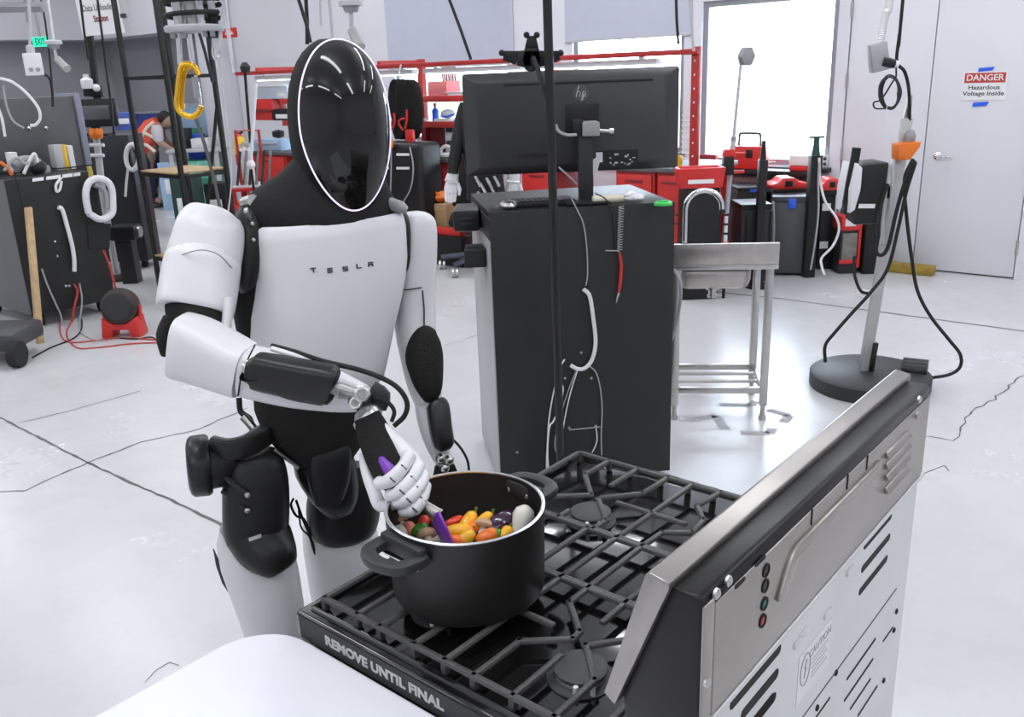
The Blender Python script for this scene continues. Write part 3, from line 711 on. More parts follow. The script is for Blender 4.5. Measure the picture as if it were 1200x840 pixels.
vm.rings(rows[1:], False, False)
o0 = len(vm.v); vm.v.append(hp(0, ell(0, .012)+.0015, .012))
for j in range(NT): vm.f.append((o0, j, (j+1) % NT))
obj('face_visor', vm, 'visor', rob, ang=80)
obj('light_ring', MB().tube([rows[-1][j % NT] for j in range(NT+1)], .0019, n=6, cap=False), 'ringlight', rob)
# lettering on the chest
tx = tp(.0, .0, 0); 
def chest_pt(px_, py_, off=.0015):
    p = onplane(px_, py_, RT+Fv*.108, Fv); lat = (p-RT).dot(Lv)
    # depth of the chest surface at that height
    for a, b in zip(CH, CH[1:]):
        if a[0] <= p.z <= b[0]:
            t = (p.z-a[0])/(b[0]-a[0]); l, r, f = [a[k]+(b[k]-a[k])*t for k in (1, 2, 3)]
            c, h = (l+r)/2, (r-l)/2; y = f*(1-min(.999, abs((lat-c)/h))**2.9)**(1/2.9); return tp(lat, y+off, p.z), (lat-c)/h
    return p, 0
GL = {'T': [(-.5, .5, .5, .32), (-.09, .32, .09, -.5)], 'E': [(-.5, .5, .5, .30), (-.5, .1, .5, -.1), (-.5, -.30, .5, -.5)],
      'S': [(-.5, .5, .5, .30), (-.5, .30, -.28, .1), (-.5, .1, .5, -.1), (.28, -.1, .5, -.30), (-.5, -.30, .5, -.5)],
      'L': [(-.5, .5, -.28, -.5), (-.28, -.30, .5, -.5)], 'A': [(-.5, .5, .5, .30), (-.5, .1, .5, -.1), (-.5, -.1, -.28, -.5), (.28, -.1, .5, -.5)]}
for ch, x, y in (('T', 368, 317), ('E', 387, 317), ('S', 405, 315), ('L', 421, 312), ('A', 435, 310)):
    p, rel = chest_pt(x, y); mb = MB(); h = .0085; w = .0100
    xa = (Lv*1.0 + Fv*(-.10*max(0, rel)*2)).normalized()
    B = basisM(p, xa, UP)
    for x0, y0, x1, y1 in GL[ch]: mb.box(min(x0, x1)*w, max(x0, x1)*w, min(y0, y1)*h, max(y0, y1)*h, -.003, .0006, B)
    obj('letter', mb, 'ink', rob, smooth=False)
def lf(name, m, secs, side=(1, .35, 0), n=24, ex=2.2, par=None, **k):   # secs: (px, py, Y, half width, half depth)
    K = []; S_ = [tuple(2*a-b for a, b in zip(secs[0], secs[1]))] + list(secs) + [tuple(2*a-b for a, b in zip(secs[-1], secs[-2]))]
    for i in range(1, len(S_)-2):
        for j in range(3):
            t = j/3.0; K.append([.5*(2*b+(c-a)*t+(2*a-5*b+4*c-d)*t*t+(3*b-a-3*c+d)*t**3) for a, b, c, d in zip(S_[i-1], S_[i], S_[i+1], S_[i+2])])
    K.append(list(secs[-1]))
    return obj(name, MB().loft([(at(q[0], q[1], q[2]), max(.001, q[3]), max(.001, q[4])) for q in K], n=n, ex=ex, side=side), m, par or rob, ang=60, **k)
# shoulder joints
lf('shoulder_joint', 'blackmetal', [(292, 243, 1.66, .020, .03), (292, 262, 1.655, .030, .045), (291, 300, 1.645, .030, .05), (288, 330, 1.64, .022, .04), (285, 342, 1.64, .01, .02)])
lf('shoulder_joint', 'blackmetal', [(463, 243, 1.80, .014, .03), (467, 262, 1.80, .022, .045), (470, 300, 1.80, .018, .045), (472, 322, 1.80, .01, .03)])
for x, y, r in ((296, 262, .004), (297, 281, .004), (289, 247, .006)):
    obj('bolt', MB().ball(at(x, y, 1.605), r, 8, 6), 'steel', rob)
obj('shoulder_actuator', MB().cyl(at(287, 238, 1.66), at(297, 235, 1.64), .012, n=14), 'steel', rob)
obj('shoulder_actuator', MB().loft([(at(448, 243, 1.76), .008, .008), (at(456, 239, 1.75), .018, .014), (at(470, 243, 1.74), .020, .012), (at(477, 246, 1.74), .010, .006)], n=14, side=(0, 1, 0)), 'grey', rob)
# right arm (on the left in the picture)
sh = [(252, 242, 1.605, .010, .010), (251.5, 244, 1.604, .030, .030), (250, 249, 1.602, .046, .044), (248, 258, 1.60, .0555, .052), (246, 270, 1.595, .0605, .058), (243, 287, 1.585, .0630, .061), (239, 305, 1.572, .0645, .0625), (236, 322, 1.56, .0640, .062)]
lf('shoulder_shell', 'shell', sh, ex=2.5)
ua = [(241, 292, 1.578, .040, .045), (240, 298, 1.572, .056, .058), (238.5, 306, 1.567, .0652, .0638), (235, 325, 1.553, .0668, .065), (232, 345, 1.537, .0668, .065), (229, 361, 1.524, .0660, .064), (228, 366, 1.520, .0630, .061)]
lf('upper_arm_shell', 'shell', ua, ex=2.5)
obj('shell_seam', MB().tube(spline([at(197, 318, 1.540), at(203, 306, 1.517), at(217, 297, 1.503), at(238, 293, 1.499), at(257, 299, 1.507), at(272, 314, 1.53)], 6), .0011, n=5), 'grey', rob)
lf('elbow_joint', 'cloth', [(229, 350, 1.53, .052, .05), (231, 378, 1.50, .050, .05), (230, 400, 1.475, .046, .045), (226, 420, 1.46, .04, .04)])
lf('upper_arm_strap', 'shell', [(268, 350, 1.505, .010, .02), (266, 375, 1.49, .009, .02), (263, 395, 1.48, .009, .02)])
lf('elbow_cap', 'cloth', [(200, 372, 1.46, .012, .03), (193, 392, 1.45, .014, .035), (196, 412, 1.45, .012, .03)])
SD = (0, 0, 1)
fa = [(207, 403, 1.436, .0475, .030), (208.5, 403.4, 1.436, .0525, .040), (213, 404.6, 1.435, .0540, .047), (230, 409.5, 1.431, .0525, .049), (255, 420, 1.42, .0490, .047), (280, 431, 1.405, .0445, .044), (288, 434, 1.402, .0435, .043)]
lf('forearm_shell', 'shell', fa, side=SD, ex=3.6)
obj('shell_seam', MB().tube([at(196, 432, 1.392), at(235, 440, 1.381), at(276, 452, 1.365)], .0009, n=5), 'grey', rob)
fb = [(289, 434, 1.401, .0415, .040), (305, 438, 1.397, .0425, .040), (345, 448, 1.388, .0405, .037), (385, 457, 1.377, .034, .032), (410, 463, 1.368, .028, .024), (428, 467, 1.362, .020, .018), (436, 469, 1.36, .010, .010)]
lf('forearm_frame', 'shell', fb, side=SD, ex=2.8)
obj('forearm_gap', MB().tube(spline([at(299, 404, 1.372), at(291, 420, 1.352), at(283, 440, 1.348), at(279, 464, 1.367)], 5), .0014, n=5), 'rubber', rob)
axf = (at(395, 457, 1.34)-at(298, 431, 1.362)).normalized()
ac = lf('forearm_actuator', 'blackmetal', [(292, 432, 1.352, .018, .018), (300, 434, 1.350, .026, .022), (304, 435, 1.349, .030, .024), (345, 443, 1.337, .031, .026), (384, 450, 1.326, .031, .026), (389, 451, 1.325, .028, .022), (391, 452, 1.325, .018, .016)], side=SD, ex=3.4, n=28)
lf('actuator_sleeve', 'darkplastic', [(305, 447, 1.336, .010, .008), (340, 461, 1.325, .010, .01), (378, 469, 1.318, .009, .008)], side=SD, par=ac)
for x, y, Y, r in ((293, 431, 1.345, .013), (424, 461, 1.322, .0135), (416, 472, 1.324, .0115)):
    c = at(x, y, Y); ax2 = (CAM-c).normalized()
    pv = obj('pivot', MB().lathe([(r, -.012), (r, .004), (r*.8, .006), (r*.55, .006), (r*.5, .002)], c, ax2, n=24), 'steel', rob)
    obj('pivot_pin', MB().lathe([(r*.5, .0), (r*.48, .004)], c, ax2, n=6), 'grey', pv)
obj('actuator_rod', MB().tube([at(388, 449, 1.327), at(408, 455, 1.325), at(424, 461, 1.324)], [.006, .006, .004], n=10), 'steel', rob)
lf('frame_rail', 'shell', [(318, 408, 1.365, .004, .006), (345, 416, 1.360, .005, .007), (373, 425, 1.355, .004, .006)], side=SD)
lf('frame_web', 'grey', [(397, 463, 1.338, .006, .004), (411, 466, 1.334, .003, .004)], side=SD)
obj('arm_cable', MB().tube(spline([at(318, 405, 1.37), at(345, 412, 1.362), at(378, 423, 1.352), at(420, 433, 1.345), at(450, 444, 1.338), at(468, 456, 1.333), at(477, 472, 1.33), at(474, 487, 1.33), at(462, 499, 1.33)], 8), .0042, n=9), 'rubber', rob)
obj('arm_cable', MB().tube(spline([at(440, 467, 1.35), at(455, 472, 1.345), at(462, 482, 1.34), at(459, 494, 1.335)], 6), .0035, n=8), 'rubber', rob)
lf('wrist_block', 'darkplastic', [(436, 456, 1.37, .014, .012), (446, 464, 1.365, .016, .014), (443, 478, 1.36, .014, .012)], side=(1, 0, 0), ex=4)
lf('wrist_link', 'blackmetal', [(428, 463, 1.35, .010, .010), (428, 474, 1.348, .013, .012), (427, 484, 1.345, .012, .012)])
lf('wrist_link', 'alu', [(422, 480, 1.343, .012, .010), (428, 486, 1.34, .024, .018), (432, 492, 1.335, .026, .020)], side=(.8, 0, .55), ex=2.6)
# hand that grips the spatula
lf('palm', 'cloth', [(430, 488, 1.335, .022, .018), (437, 505, 1.325, .026, .021), (445, 525, 1.305, .028, .023), (455, 545, 1.285, .029, .024), (466, 562, 1.268, .026, .022), (474, 575, 1.255, .018, .016)], side=(.8, 0, .5), ex=2.6)
lf('hand_back_plate', 'shell', [(440, 490, 1.332, .003, .006), (450, 503, 1.320, .010, .010), (463, 519, 1.305, .013, .013), (478, 536, 1.285, .015, .015), (490, 549, 1.272, .012, .013)], side=(.75, 0, .65), ex=2.4)
def finger(name, pts, rad, m='shell', par=None):
    P = spline([at(*q) for q in pts], 4); n_ = len(P)
    rr = [rad*(.93+.07*cos(6.28*i/(n_-1)*2))*(1 if i < n_-2 else (.78 if i == n_-2 else .4)) for i in range(n_)]
    return obj(name, MB().tube(P, rr, n=12), m, par or rob)
FG = [((479, 534, 1.262), (474, 545, 1.240), (461, 560, 1.228), (449, 566, 1.232), (441, 565, 1.245)),
      ((490, 546, 1.256), (485, 558, 1.230), (472, 574, 1.216), (462, 580, 1.222), (455, 578, 1.236)),
      ((496, 557, 1.250), (492, 570, 1.222), (480, 584, 1.208), (470, 590, 1.214), (463, 588, 1.228)),
      ((498, 569, 1.245), (496, 582, 1.218), (487, 595, 1.204), (477, 600, 1.208), (469, 598, 1.222))]
for i, g in enumerate(FG):
    f_ = finger('finger', g, (.0118, .0116, .0112, .0102)[i])
    for q in (g[1], g[2]):
        c = at(*q); obj('knuckle_joint', MB().tube([c+V((-.0035, -.0108, .006)), c+V((.004, -.0112, -.002))], .0012, n=5), 'ink', f_)
lf('thumb', 'shell', [(424, 531, 1.315, .003, .004), (427, 543, 1.302, .008, .008), (432, 560, 1.285, .0095, .0095), (438, 576, 1.268, .010, .010), (444, 590, 1.255, .011, .0105), (447, 597, 1.248, .006, .007)], n=12)
lf('thumb_tip', 'shell', [(446, 594, 1.248, .008, .008), (455, 592, 1.238, .0095, .0095), (464, 590, 1.228, .008, .008), (469, 588, 1.222, .003, .003)], side=SD, n=12)
# left arm (on the right in the picture)
la = [(489, 248, 1.82, .010, .012), (489, 251, 1.82, .026, .034), (489, 258, 1.82, .035, .046), (489, 275, 1.82, .0385, .052), (488, 310, 1.815, .0390, .053), (486, 345, 1.81, .0400, .052), (487, 385, 1.795, .0415, .050), (492, 420, 1.775, .0385, .045), (497, 450, 1.755, .034, .038), (503, 472, 1.74, .0285, .03)]
lf('arm_shell', 'shell', la, ex=2.5)
obj('shell_seam', MB().tube([at(463, 340, 1.768), at(478, 339.5, 1.757), at(494, 337, 1.762)], .0014, n=5), 'ink', rob)
obj('shell_seam', MB().tube([at(495, 340, 1.764), at(497, 362, 1.758), at(497, 386, 1.75)], .0018, n=5), 'ink', rob)
lf('elbow_pad', 'cloth', [(503, 388, 1.765, .016, .02), (499, 397, 1.752, .030, .032), (497, 416, 1.735, .0385, .035), (500, 438, 1.722, .034, .034), (503, 456, 1.715, .026, .028), (504, 468, 1.715, .014, .018)], ex=2.3)
lf('forearm_frame', 'shell', [(503, 473, 1.742, .030, .028), (507, 495, 1.725, .030, .028), (513, 520, 1.71, .025, .024), (518, 540, 1.70, .016, .016), (520, 550, 1.695, .008, .010)], ex=2.6)
lf('forearm_actuator', 'blackmetal', [(511, 470, 1.70, .016, .016), (513, 476, 1.695, .023, .02), (516, 500, 1.68, .023, .022), (520, 520, 1.67, .021, .02), (522, 527, 1.667, .012, .012)], ex=3)
obj('arm_cable', MB().tube(spline([at(528, 512, 1.69), at(540, 525, 1.69), at(548, 540, 1.69), at(550, 556, 1.69)], 6), .0028, n=7), 'rubber', rob)
for x, y in ((516, 537), (526, 539), (521, 548)): obj('wrist_link', MB().ball(at(x, y, 1.675), .011, 12, 8), 'steel', rob)
lf('palm', 'cloth', [(521, 545, 1.69, .02, .014), (523, 565, 1.685, .030, .016), (525, 590, 1.68, .028, .015)], ex=3)
for k_, x in enumerate((508, 518, 528, 538)): finger('finger', ((x, 588, 1.68), (x+1, 605, 1.675), (x+2, 620, 1.665), (x+1, 634, 1.65)), .0105)
finger('thumb', ((503, 570, 1.675), (497, 585, 1.66), (497, 600, 1.65)), .0105)
# hips and legs
lf('pelvis', 'blackmetal', [(372, 520, 1.70, .05, .05), (380, 545, 1.69, .062, .06), (392, 575, 1.69, .05, .055), (398, 592, 1.70, .03, .04)], ex=3)
lf('hip_cover', 'blackplastic', [(384, 512, 1.655, .035, .02), (386, 530, 1.640, .042, .025), (385, 560, 1.640, .042, .025), (385, 586, 1.650, .030, .02)], ex=3.5)
hc = at(222, 547, 1.575); hd_ = at(272, 541, 1.60)
axh = (hd_-hc).normalized()
ha = obj('hip_actuator', MB().lathe([(.042, -.004), (.054, .0), (.059, .006), (.060, .032), (.056, .038), (.048, .040), (.046, .075), (.040, .085), (.03, .09)], hc, axh, n=36), 'blackmetal', rob)
lf('hip_bracket', 'blackmetal', [(248, 522, 1.575, .02, .012), (268, 527, 1.568, .022, .012), (290, 522, 1.58, .022, .012), (308, 511, 1.60, .022, .014), (322, 503, 1.63, .018, .014)], side=SD, ex=4)
obj('hip_strut', MB().tube([at(285, 488, 1.66), at(293, 497, 1.655), at(300, 506, 1.65)], .009, n=10), 'steel', rob)
obj('hip_rod', MB().tube([at(322, 527, 1.60), at(350, 548, 1.61)], .004, n=8), 'steel', rob)
obj('hip_cable', MB().tube(spline([at(280, 466, 1.69), at(282, 482, 1.68), at(292, 490, 1.67), at(296, 500, 1.67)], 5), .006, n=8), 'rubber', rob)
lf('thigh_actuator', 'blackplastic', [(300, 528, 1.625, .030, .035), (301, 536, 1.622, .050, .055), (300, 560, 1.61, .062, .062), (300, 600, 1.595, .064, .062), (299, 625, 1.59, .060, .06), (299, 640, 1.59, .045, .045)], ex=2.8)
for x, y, x2, y2 in ((262, 556, 290, 580), (261, 575, 290, 598)):
    obj('thigh_rib', MB().tube([at(x, y, 1.56), at(x2, y2, 1.535)], .006, n=8), 'blackmetal', rob)
    obj('bolt', MB().ball(at(x2, y2, 1.528), .006, 8, 6), 'brushed', rob)
lf('thigh_link', 'blackmetal', [(300, 622, 1.58, .060, .05), (312, 640, 1.565, .058, .045), (324, 655, 1.55, .046, .035), (330, 663, 1.55, .034, .025)], ex=2.6)
obj('thigh_slot', MB().box(-.012, .012, -.002, .002, -.006, .006, basisM(at(299, 630, 1.515), (1, .3, .2), (0, 0, 1))), 'lightgrey', rob, bevel=.002)
tb_ = MB(); P = []
def thigh(name, secs, cut, par=rob):
    """leg shell whose upper rim dips towards the front"""
    mb = MB(); rs = []; n = 32
    pts = [at(*q[:3]) for q in secs]
    for i, q in enumerate(secs):
        t = (pts[min(i+1, len(pts)-1)]-pts[max(i-1, 0)]).normalized()
        a = V((1, .35, 0)); a = (a-t*a.dot(t)).normalized(); b = t.cross(a)
        k = cut*max(0, 1-i/4.0)
        ring = []
        for j in range(n):
            w = 2*pi*j/n; p = pts[i]+a*(q[3]*sp(cos(w), .85))+b*(q[4]*sp(sin(w), .85))
            fr_ = max(0, (p-pts[i]).normalized().dot((CAM-pts[i]).normalized()*.75+V((.5, 0, 0)))); ring.append(p+t*k*fr_)
        rs.append(ring)
    mb.rings(rs); return obj(name, mb, 'shell', par, ang=70)
thigh('thigh_shell', [(292, 612, 1.61, .058, .06), (296, 628, 1.608, .071, .07), (302, 655, 1.60, .0735, .072), (309, 680, 1.595, .071, .07), (318, 715, 1.585, .066, .066), (328, 760, 1.575, .058, .06), (338, 815, 1.565, .05, .052)], .075)
obj('thigh_slit', MB().tube([at(250, 643, 1.60), at(256, 662, 1.585), at(263, 682, 1.575), at(270, 697, 1.57)], [.001, .005, .005, .001], n=8), 'ink', rob)
thigh('thigh_shell', [(394, 600, 1.775, .06, .06), (397, 612, 1.773, .080, .075), (400, 640, 1.768, .083, .078), (404, 680, 1.762, .080, .075), (410, 730, 1.755, .072, .07), (418, 790, 1.745, .06, .06)], .03)
lf('thigh_actuator', 'blackplastic', [(402, 545, 1.76, .05, .05), (403, 570, 1.75, .072, .06), (402, 600, 1.745, .078, .066), (400, 618, 1.745, .070, .066), (400, 628, 1.745, .05, .05)], ex=2.6)
lf('hip_latch', 'grey', [(396, 583, 1.68, .005, .005), (401, 580, 1.676, .009, .006), (407, 577, 1.676, .005, .004)], side=SD)
for x, y in ((408, 572), (411, 588)): obj('bolt', MB().ball(at(x, y, 1.672), .005, 8, 6), 'chrome', rob)
for (x, y, Y), (kx, ky) in (((340, 812, 1.565), (0, 0)), ((420, 788, 1.745), (0, 0))):
    kn = at(x, y, Y); ft = kn.copy(); ft.z = .06; ft += -Fv*.04
    obj('knee_joint', MB().cyl(kn-Lv*.05, kn+Lv*.05, .05, n=24), 'blackmetal', rob)
    sh_ = MB(); sh_.loft([(kn+V((0, 0, -.02)), .045, .05), (kn.lerp(ft, .25), .055, .06), (kn.lerp(ft, .6), .046, .05), (kn.lerp(ft, .95), .034, .04)], side=Lv, n=20); obj('shin_shell', sh_, 'shell', rob, ang=60)
    fo = MB(); c = V((ft.x, ft.y, 0)); fo.loft([(c-Fv*.07+V((0, 0, .03)), .03, .028), (c-Fv*.04+V((0, 0, .036)), .042, .034), (c+Fv*.06+V((0, 0, .032)), .046, .03), (c+Fv*.15+V((0, 0, .022)), .045, .02), (c+Fv*.18+V((0, 0, .016)), .03, .013)], side=Lv, n=20, ex=3); obj('foot', fo, 'blackplastic', rob)
for pts, r in ((((344, 584), (341, 592), (347, 604), (356, 608), (362, 622), (368, 645), (378, 668), (386, 688)), .0028), (((347, 586), (354, 606), (364, 630), (372, 655), (380, 680), (383, 700)), .0028), (((350, 598), (353, 618), (362, 628), (366, 640)), .002), (((372, 652), (381, 664)), .0018), (((377, 664), (387, 676)), .0018)):
    obj('leg_cable', MB().tube(spline([at(x, y, 1.70) for x, y in pts], 5), r, n=6), 'rubber', rob)
# ---------------------------------------------------------------- things on the right half
def cab3(x, y, z): return V((x, y, z))
CL = onz(588, 577); CR = onz(785, 556); CA = math.atan2(CR.y-CL.y, CR.x-CL.x); CW = (CR-CL).length
CABF = frame((CL.x, CL.y, 0), CA); CHT = 1.188
def cb(x, y, yy=-.001):      # cabinet-frame point seen at (x, y) on its rear face
    n = CABF.to_3x3() @ V((0, 1, 0)); return CABF.inverted() @ onplane(x, y, CABF @ V((0, yy, 0)), n)
cab = thing('black_cabinet', 'tall black cabinet seen from behind with hanging wires', 'cabinet', (CW/2, .3, 0), CABF)
obj('carcass', MB().box(.012, CW, .012, .6, .04, CHT-.03).box(-.003, .012, .012, .6, CHT-.114, CHT-.028), 'blackplastic', cab, CABF, bevel=.004)
obj('rear_panel', MB().box(.0, CW, 0, .012, .02, CHT), 'darkback' if 'darkback' in MATS else mat('darkback', (.023, .0235, .0225), .5, var=.12, scale=5, spec=.3), cab, CABF, bevel=.002)
obj('side_panel', MB().box(-.004, .012, .012, .60, .02, CHT-.115), mat('silverpaint', (.42, .42, .43), .4, metal=.3), cab, CABF, bevel=.002)
obj('cabinet_top', MB().box(.0, CW, .012, .62, CHT-.028, CHT-.002), 'blackplastic', cab, CABF, bevel=.004)
for x in (.06, CW-.06):
    for y in (.07, .53): obj('caster', MB().cyl((x-.012, y, .02), (x+.012, y, .02), .02, n=14), 'rubber', cab, CABF)
p = cb(687, 336); obj('cable_hole', MB().lathe([(.012, 0), (.012, .001), (.009, .0012)], (p.x, 0, p.z), (0, -1, 0), n=16), 'rubber', cab, CABF)
for x, y in ((662, 443), (693, 443), (667, 501), (698, 499), (606, 530), (681, 413)):
    p = cb(x, y); obj('screw', MB().lathe([(.006, 0), (.005, .003), (.002, .004)], (p.x, 0, p.z), (0, -1, 0), n=10), 'steel', cab, CABF)
p = cb(702, 500); obj('panel_handle', MB().box(p.x-.13, p.x+.01, -.004, -.0005, p.z-.002, p.z+.002), 'steel', cab, CABF)
# wires that hang on the cabinet's back
def cabwire(name, label, pts, r, m, off=-.008):
    return single(name, label, 'cable', MB().tube(spline([CABF @ (cb(x, y)+V((0, off, 0))) for x, y in pts], 7), r, n=7), m, 'wires on the black cabinet')
cabwire('power_cable', 'thick white cable looping out of the cabinet back', ((683, 338), (690, 346), (694, 370), (697, 400), (693, 420), (685, 430), (676, 431), (668, 427)), .0085, 'cablew', -.012)
cabwire('thin_wire', 'leftmost pale wire hanging down the cabinet back', ((655, 420), (655, 432), (648, 460), (643, 490), (641, 520), (640, 545), (642, 560)), .003, 'cablew')
cabwire('thin_wire', 'white wire with a kink beside the leftmost wire', ((661, 420), (654, 432), (656, 447), (659, 455), (655, 475), (648, 492), (643, 500), (641, 530), (643, 560)), .0038, 'cablew', -.012)
cabwire('thin_wire', 'pale grey wire swinging left from the white loop', ((675, 433), (668, 450), (658, 480), (650, 515), (652, 530), (660, 542)), .0026, 'cableg')
cabwire('thin_wire', 'pale straight wire hanging from the white loop', ((676, 433), (669, 455), (663, 480), (658, 510), (655, 545), (655, 565)), .0026, 'cablew', -.011)
cabwire('thin_wire', 'pale wire arching right from the white loop', ((690, 428), (698, 436), (703, 455), (705, 480), (704, 510), (705, 545), (706, 570)), .003, 'cableg')
cabwire('thin_wire', 'short white wire curving below the right screw', ((698, 501), (699, 515), (694, 528), (686, 538), (682, 545)), .0026, 'cablew')
cabwire('thin_wire', 'dark wire running from the top edge to the cable hole', ((669, 232), (676, 246), (683, 262), (687, 290), (688, 320), (686, 334)), .0028, 'cableg')
# coiled lanyard with red handle
t = thing('coiled_lanyard', 'spiral cord with a red handle hanging over the cabinet edge', 'tool', CABF @ (cb(722, 352)+V((0, -.015, 0))))
a, b = cb(727, 241), cb(725, 294); pts = []
for i in range(181):
    s = i/180; q = a.lerp(b, s); pts.append(CABF @ (q+V((.010*cos(i*.62), -.014+.008*sin(i*.62), 0))))
obj('coil', MB().tube(pts, .0018, n=5), 'cableg', t)
obj('ring', MB().tube([CABF @ (cb(709+i*3, 293)+V((0, -.012, 0))) for i in range(6)], .0022, n=6), 'steel', t)
obj('handle', MB().tube([CABF @ (cb(x, y)+V((0, -.014, 0))) for x, y in ((725, 296), (727, 310), (726, 328), (724, 342))], [.005, .007, .007, .005], n=9), 'redplastic', t)
obj('tip', MB().tube([CABF @ (cb(x, y)+V((0, -.014, 0))) for x, y in ((724, 342), (722, 349), (721, 354))], [.005, .004, .001], n=8), 'steel', t)
cabwire('thin_wire', 'dark wire curving over the top edge left of the coil', ((697, 226), (710, 234), (717, 250), (720, 270), (720, 292)), .0028, 'darkplastic')
# things on the cabinet
TOPZ = CHT-.0015
def ct_(x, y, z=TOPZ): return CABF.inverted() @ onz(x, y, z)
t = thing('computer_mouse', 'silver and black mouse at the left end of the cabinet top', 'mouse', ct_(596, 244), CABF)
q = ct_(596, 244); obj('shell', MB().ball((q.x, q.y, TOPZ+.013), (.035, .055, .020), 16, 10), 'steel', t, CABF)
obj('button', MB().box(q.x-.002, q.x+.002, q.y+.0, q.y+.04, TOPZ+.026, TOPZ+.031), 'ink', t, CABF)
t = thing('keyboard', 'black keyboard lying on the cabinet beside the mouse', 'keyboard', ct_(648, 243), CABF)
q = ct_(645, 240); obj('base', MB().box(q.x-.15, q.x+.1, q.y-.04, q.y+.09, TOPZ, TOPZ+.018), 'blackplastic', t, CABF, bevel=.004)
for i in range(4):
    for j in range(11): obj('key', MB().box(q.x-.145+j*.022, q.x-.127+j*.022, q.y-.034+i*.03, q.y-.01+i*.03, TOPZ+.018, TOPZ+.024), 'darkplastic', t, CABF, smooth=False)
q = ct_(716, 238); single('paper_roll', 'roll of cream paper on the cabinet top', 'paper roll', MB().cyl((q.x-.075, q.y, TOPZ+.016), (q.x+.075, q.y, TOPZ+.016), .016, n=18), mat('cream', (.66, .62, .47), .7), fr=CABF)
q = ct_(744, 237); cm = MB(); cm.ball((q.x, q.y, TOPZ+.018), (.045, .03, .018), 14, 8).ball((q.x-.02, q.y, TOPZ+.03), (.022, .02, .016), 10, 6)
for v_ in cm.v: v_ += V((random.uniform(-.004, .004), random.uniform(-.004, .004), abs(random.uniform(-.002, .003))))
single('crumpled_tissue', 'crumpled white tissue on the cabinet top', 'tissue', cm, 'paper', fr=CABF)
q = ct_(777, 240); t = thing('green_lid', 'bright green round lid at the right end of the cabinet', 'coaster', (q.x, q.y, TOPZ), CABF)  # round green lid with a grip bar
obj('cap', MB().lathe([(.036, 0), (.036, .008), (.03, .012)], (q.x, q.y, TOPZ), n=22), mat('green', (.06, .55, .1), .4), t, CABF)
obj('grip', MB().box(q.x-.02, q.x+.02, q.y-.004, q.y+.004, TOPZ+.011, TOPZ+.018), 'green', t, CABF)
# black pouch at the cabinet's left
t = thing('equipment_case', 'black equipment case hung on the cabinet side beside the mouse', 'case', at(556, 268, 3.8))
A0, A1 = at(533, 268, 3.75), at(566, 242, 3.75); A1.x = (CABF @ V((-.004, .28, 0))).x
obj('body', MB().box(A0.x, A1.x, 3.66, 3.88, A0.z, A1.z), 'blackplastic', t, bevel=.012)
for k_ in range(2): obj('rib', MB().box(A0.x+.03, A1.x-.03, 3.652, 3.66, A0.z+.03+k_*.022, A0.z+.04+k_*.022), 'darkplastic', t)
t = thing('side_bracket', 'small black box fixed to the left side of the cabinet', 'bracket', at(560, 314, 3.75))
A0, A1 = at(545, 313, 3.56), at(575, 291, 3.56); xr = (CABF @ V((-.005, .13, 0))).x
obj('box', MB().box(A0.x, xr, 3.54, 3.68, A0.z, A1.z), 'blackplastic', t, bevel=.004)
obj('face', MB().box(A0.x+.010, xr-.01, 3.536, 3.54, A0.z+.010, A1.z-.012), 'rubber', t)

# monitor on its column
MY = 3.75
mo = thing('computer_monitor', 'wide black computer monitor seen from behind', 'monitor', (.29, MY, CHT))
a, b = at(547, 206, MY), at(797, 77, MY); mx0, mx1, mz0, mz1 = a.x, b.x, a.z, b.z
MR = frame(((mx0+mx1)/2, MY, (mz0+mz1)/2), radians(1.0)); mw_, mh_ = mx1-mx0, mz1-mz0
pan = MB(); pan.rings([[V((x, y_, z)) for x, z in rpoly(mw_*k_, mh_*k2, .012, 3)] for y_, k_, k2 in ((.022, 1, 1), (.0, 1, 1), (-.004, .99, .985), (-.022, .90, .86), (-.026, .87, .82))])
obj('back_shell', pan, mat('monback', (.035, .035, .0345), .4, var=.06, scale=5), mo, MR, bevel=.002)
obj('display', MB().box(-mw_/2+.01, mw_/2-.01, .0222, .024, -mh_/2+.01, mh_/2-.012), 'screen', mo, MR, smooth=False)
def mpt(x, y): return MR.inverted() @ at(x, y, MY-.027)
q0, q1 = mpt(590, 97), mpt(765, 95); obj('vent_slot', MB().box(q0.x, q1.x, -.0285, -.025, (q0.z+q1.z)/2-.006, (q0.z+q1.z)/2+.003), 'rubber', mo, MR, bevel=.001)
q = mpt(681, 109); lg = obj('logo', MB().cyl((q.x, -.0285, q.z), (q.x, -.0255, q.z), .032, n=28), mat('logogrey', (.11, .11, .11), .3, metal=.6), mo, MR)
lgm = MR @ basisM((q.x, -.0288, q.z), (1, 0, 0), (0, 0, 1))
st_ = MB()
for x0, y0, x1, y1 in ((-.017, .0, -.008, .03), (.004, -.03, .011, -.002)): st_.tube([(x0, y0-.0, 0), (x1, y1, 0)], .0022, n=5)
st_.tube([(-.020, -.014, 0), (-.011, .022, 0)], .0022, n=5).tube([(-.015, .006, 0), (-.006, .006, 0), (-.003, .002, 0), (-.008, -.014, 0)], .0022, n=5)
st_.tube([(.000, -.026, 0), (.008, .006, 0), (.016, .006, 0), (.018, .001, 0), (.015, -.013, 0), (.005, -.013, 0)], .0022, n=5)
obj('logo_letters', st_, 'steel', lg, lgm)
q0, q1 = mpt(700, 199), mpt(748, 175); pr = obj('port_recess', MB().box(q0.x, q1.x, -.028, -.0255, q0.z, q1.z), 'rubber', mo, MR, smooth=False)
random.seed(5)
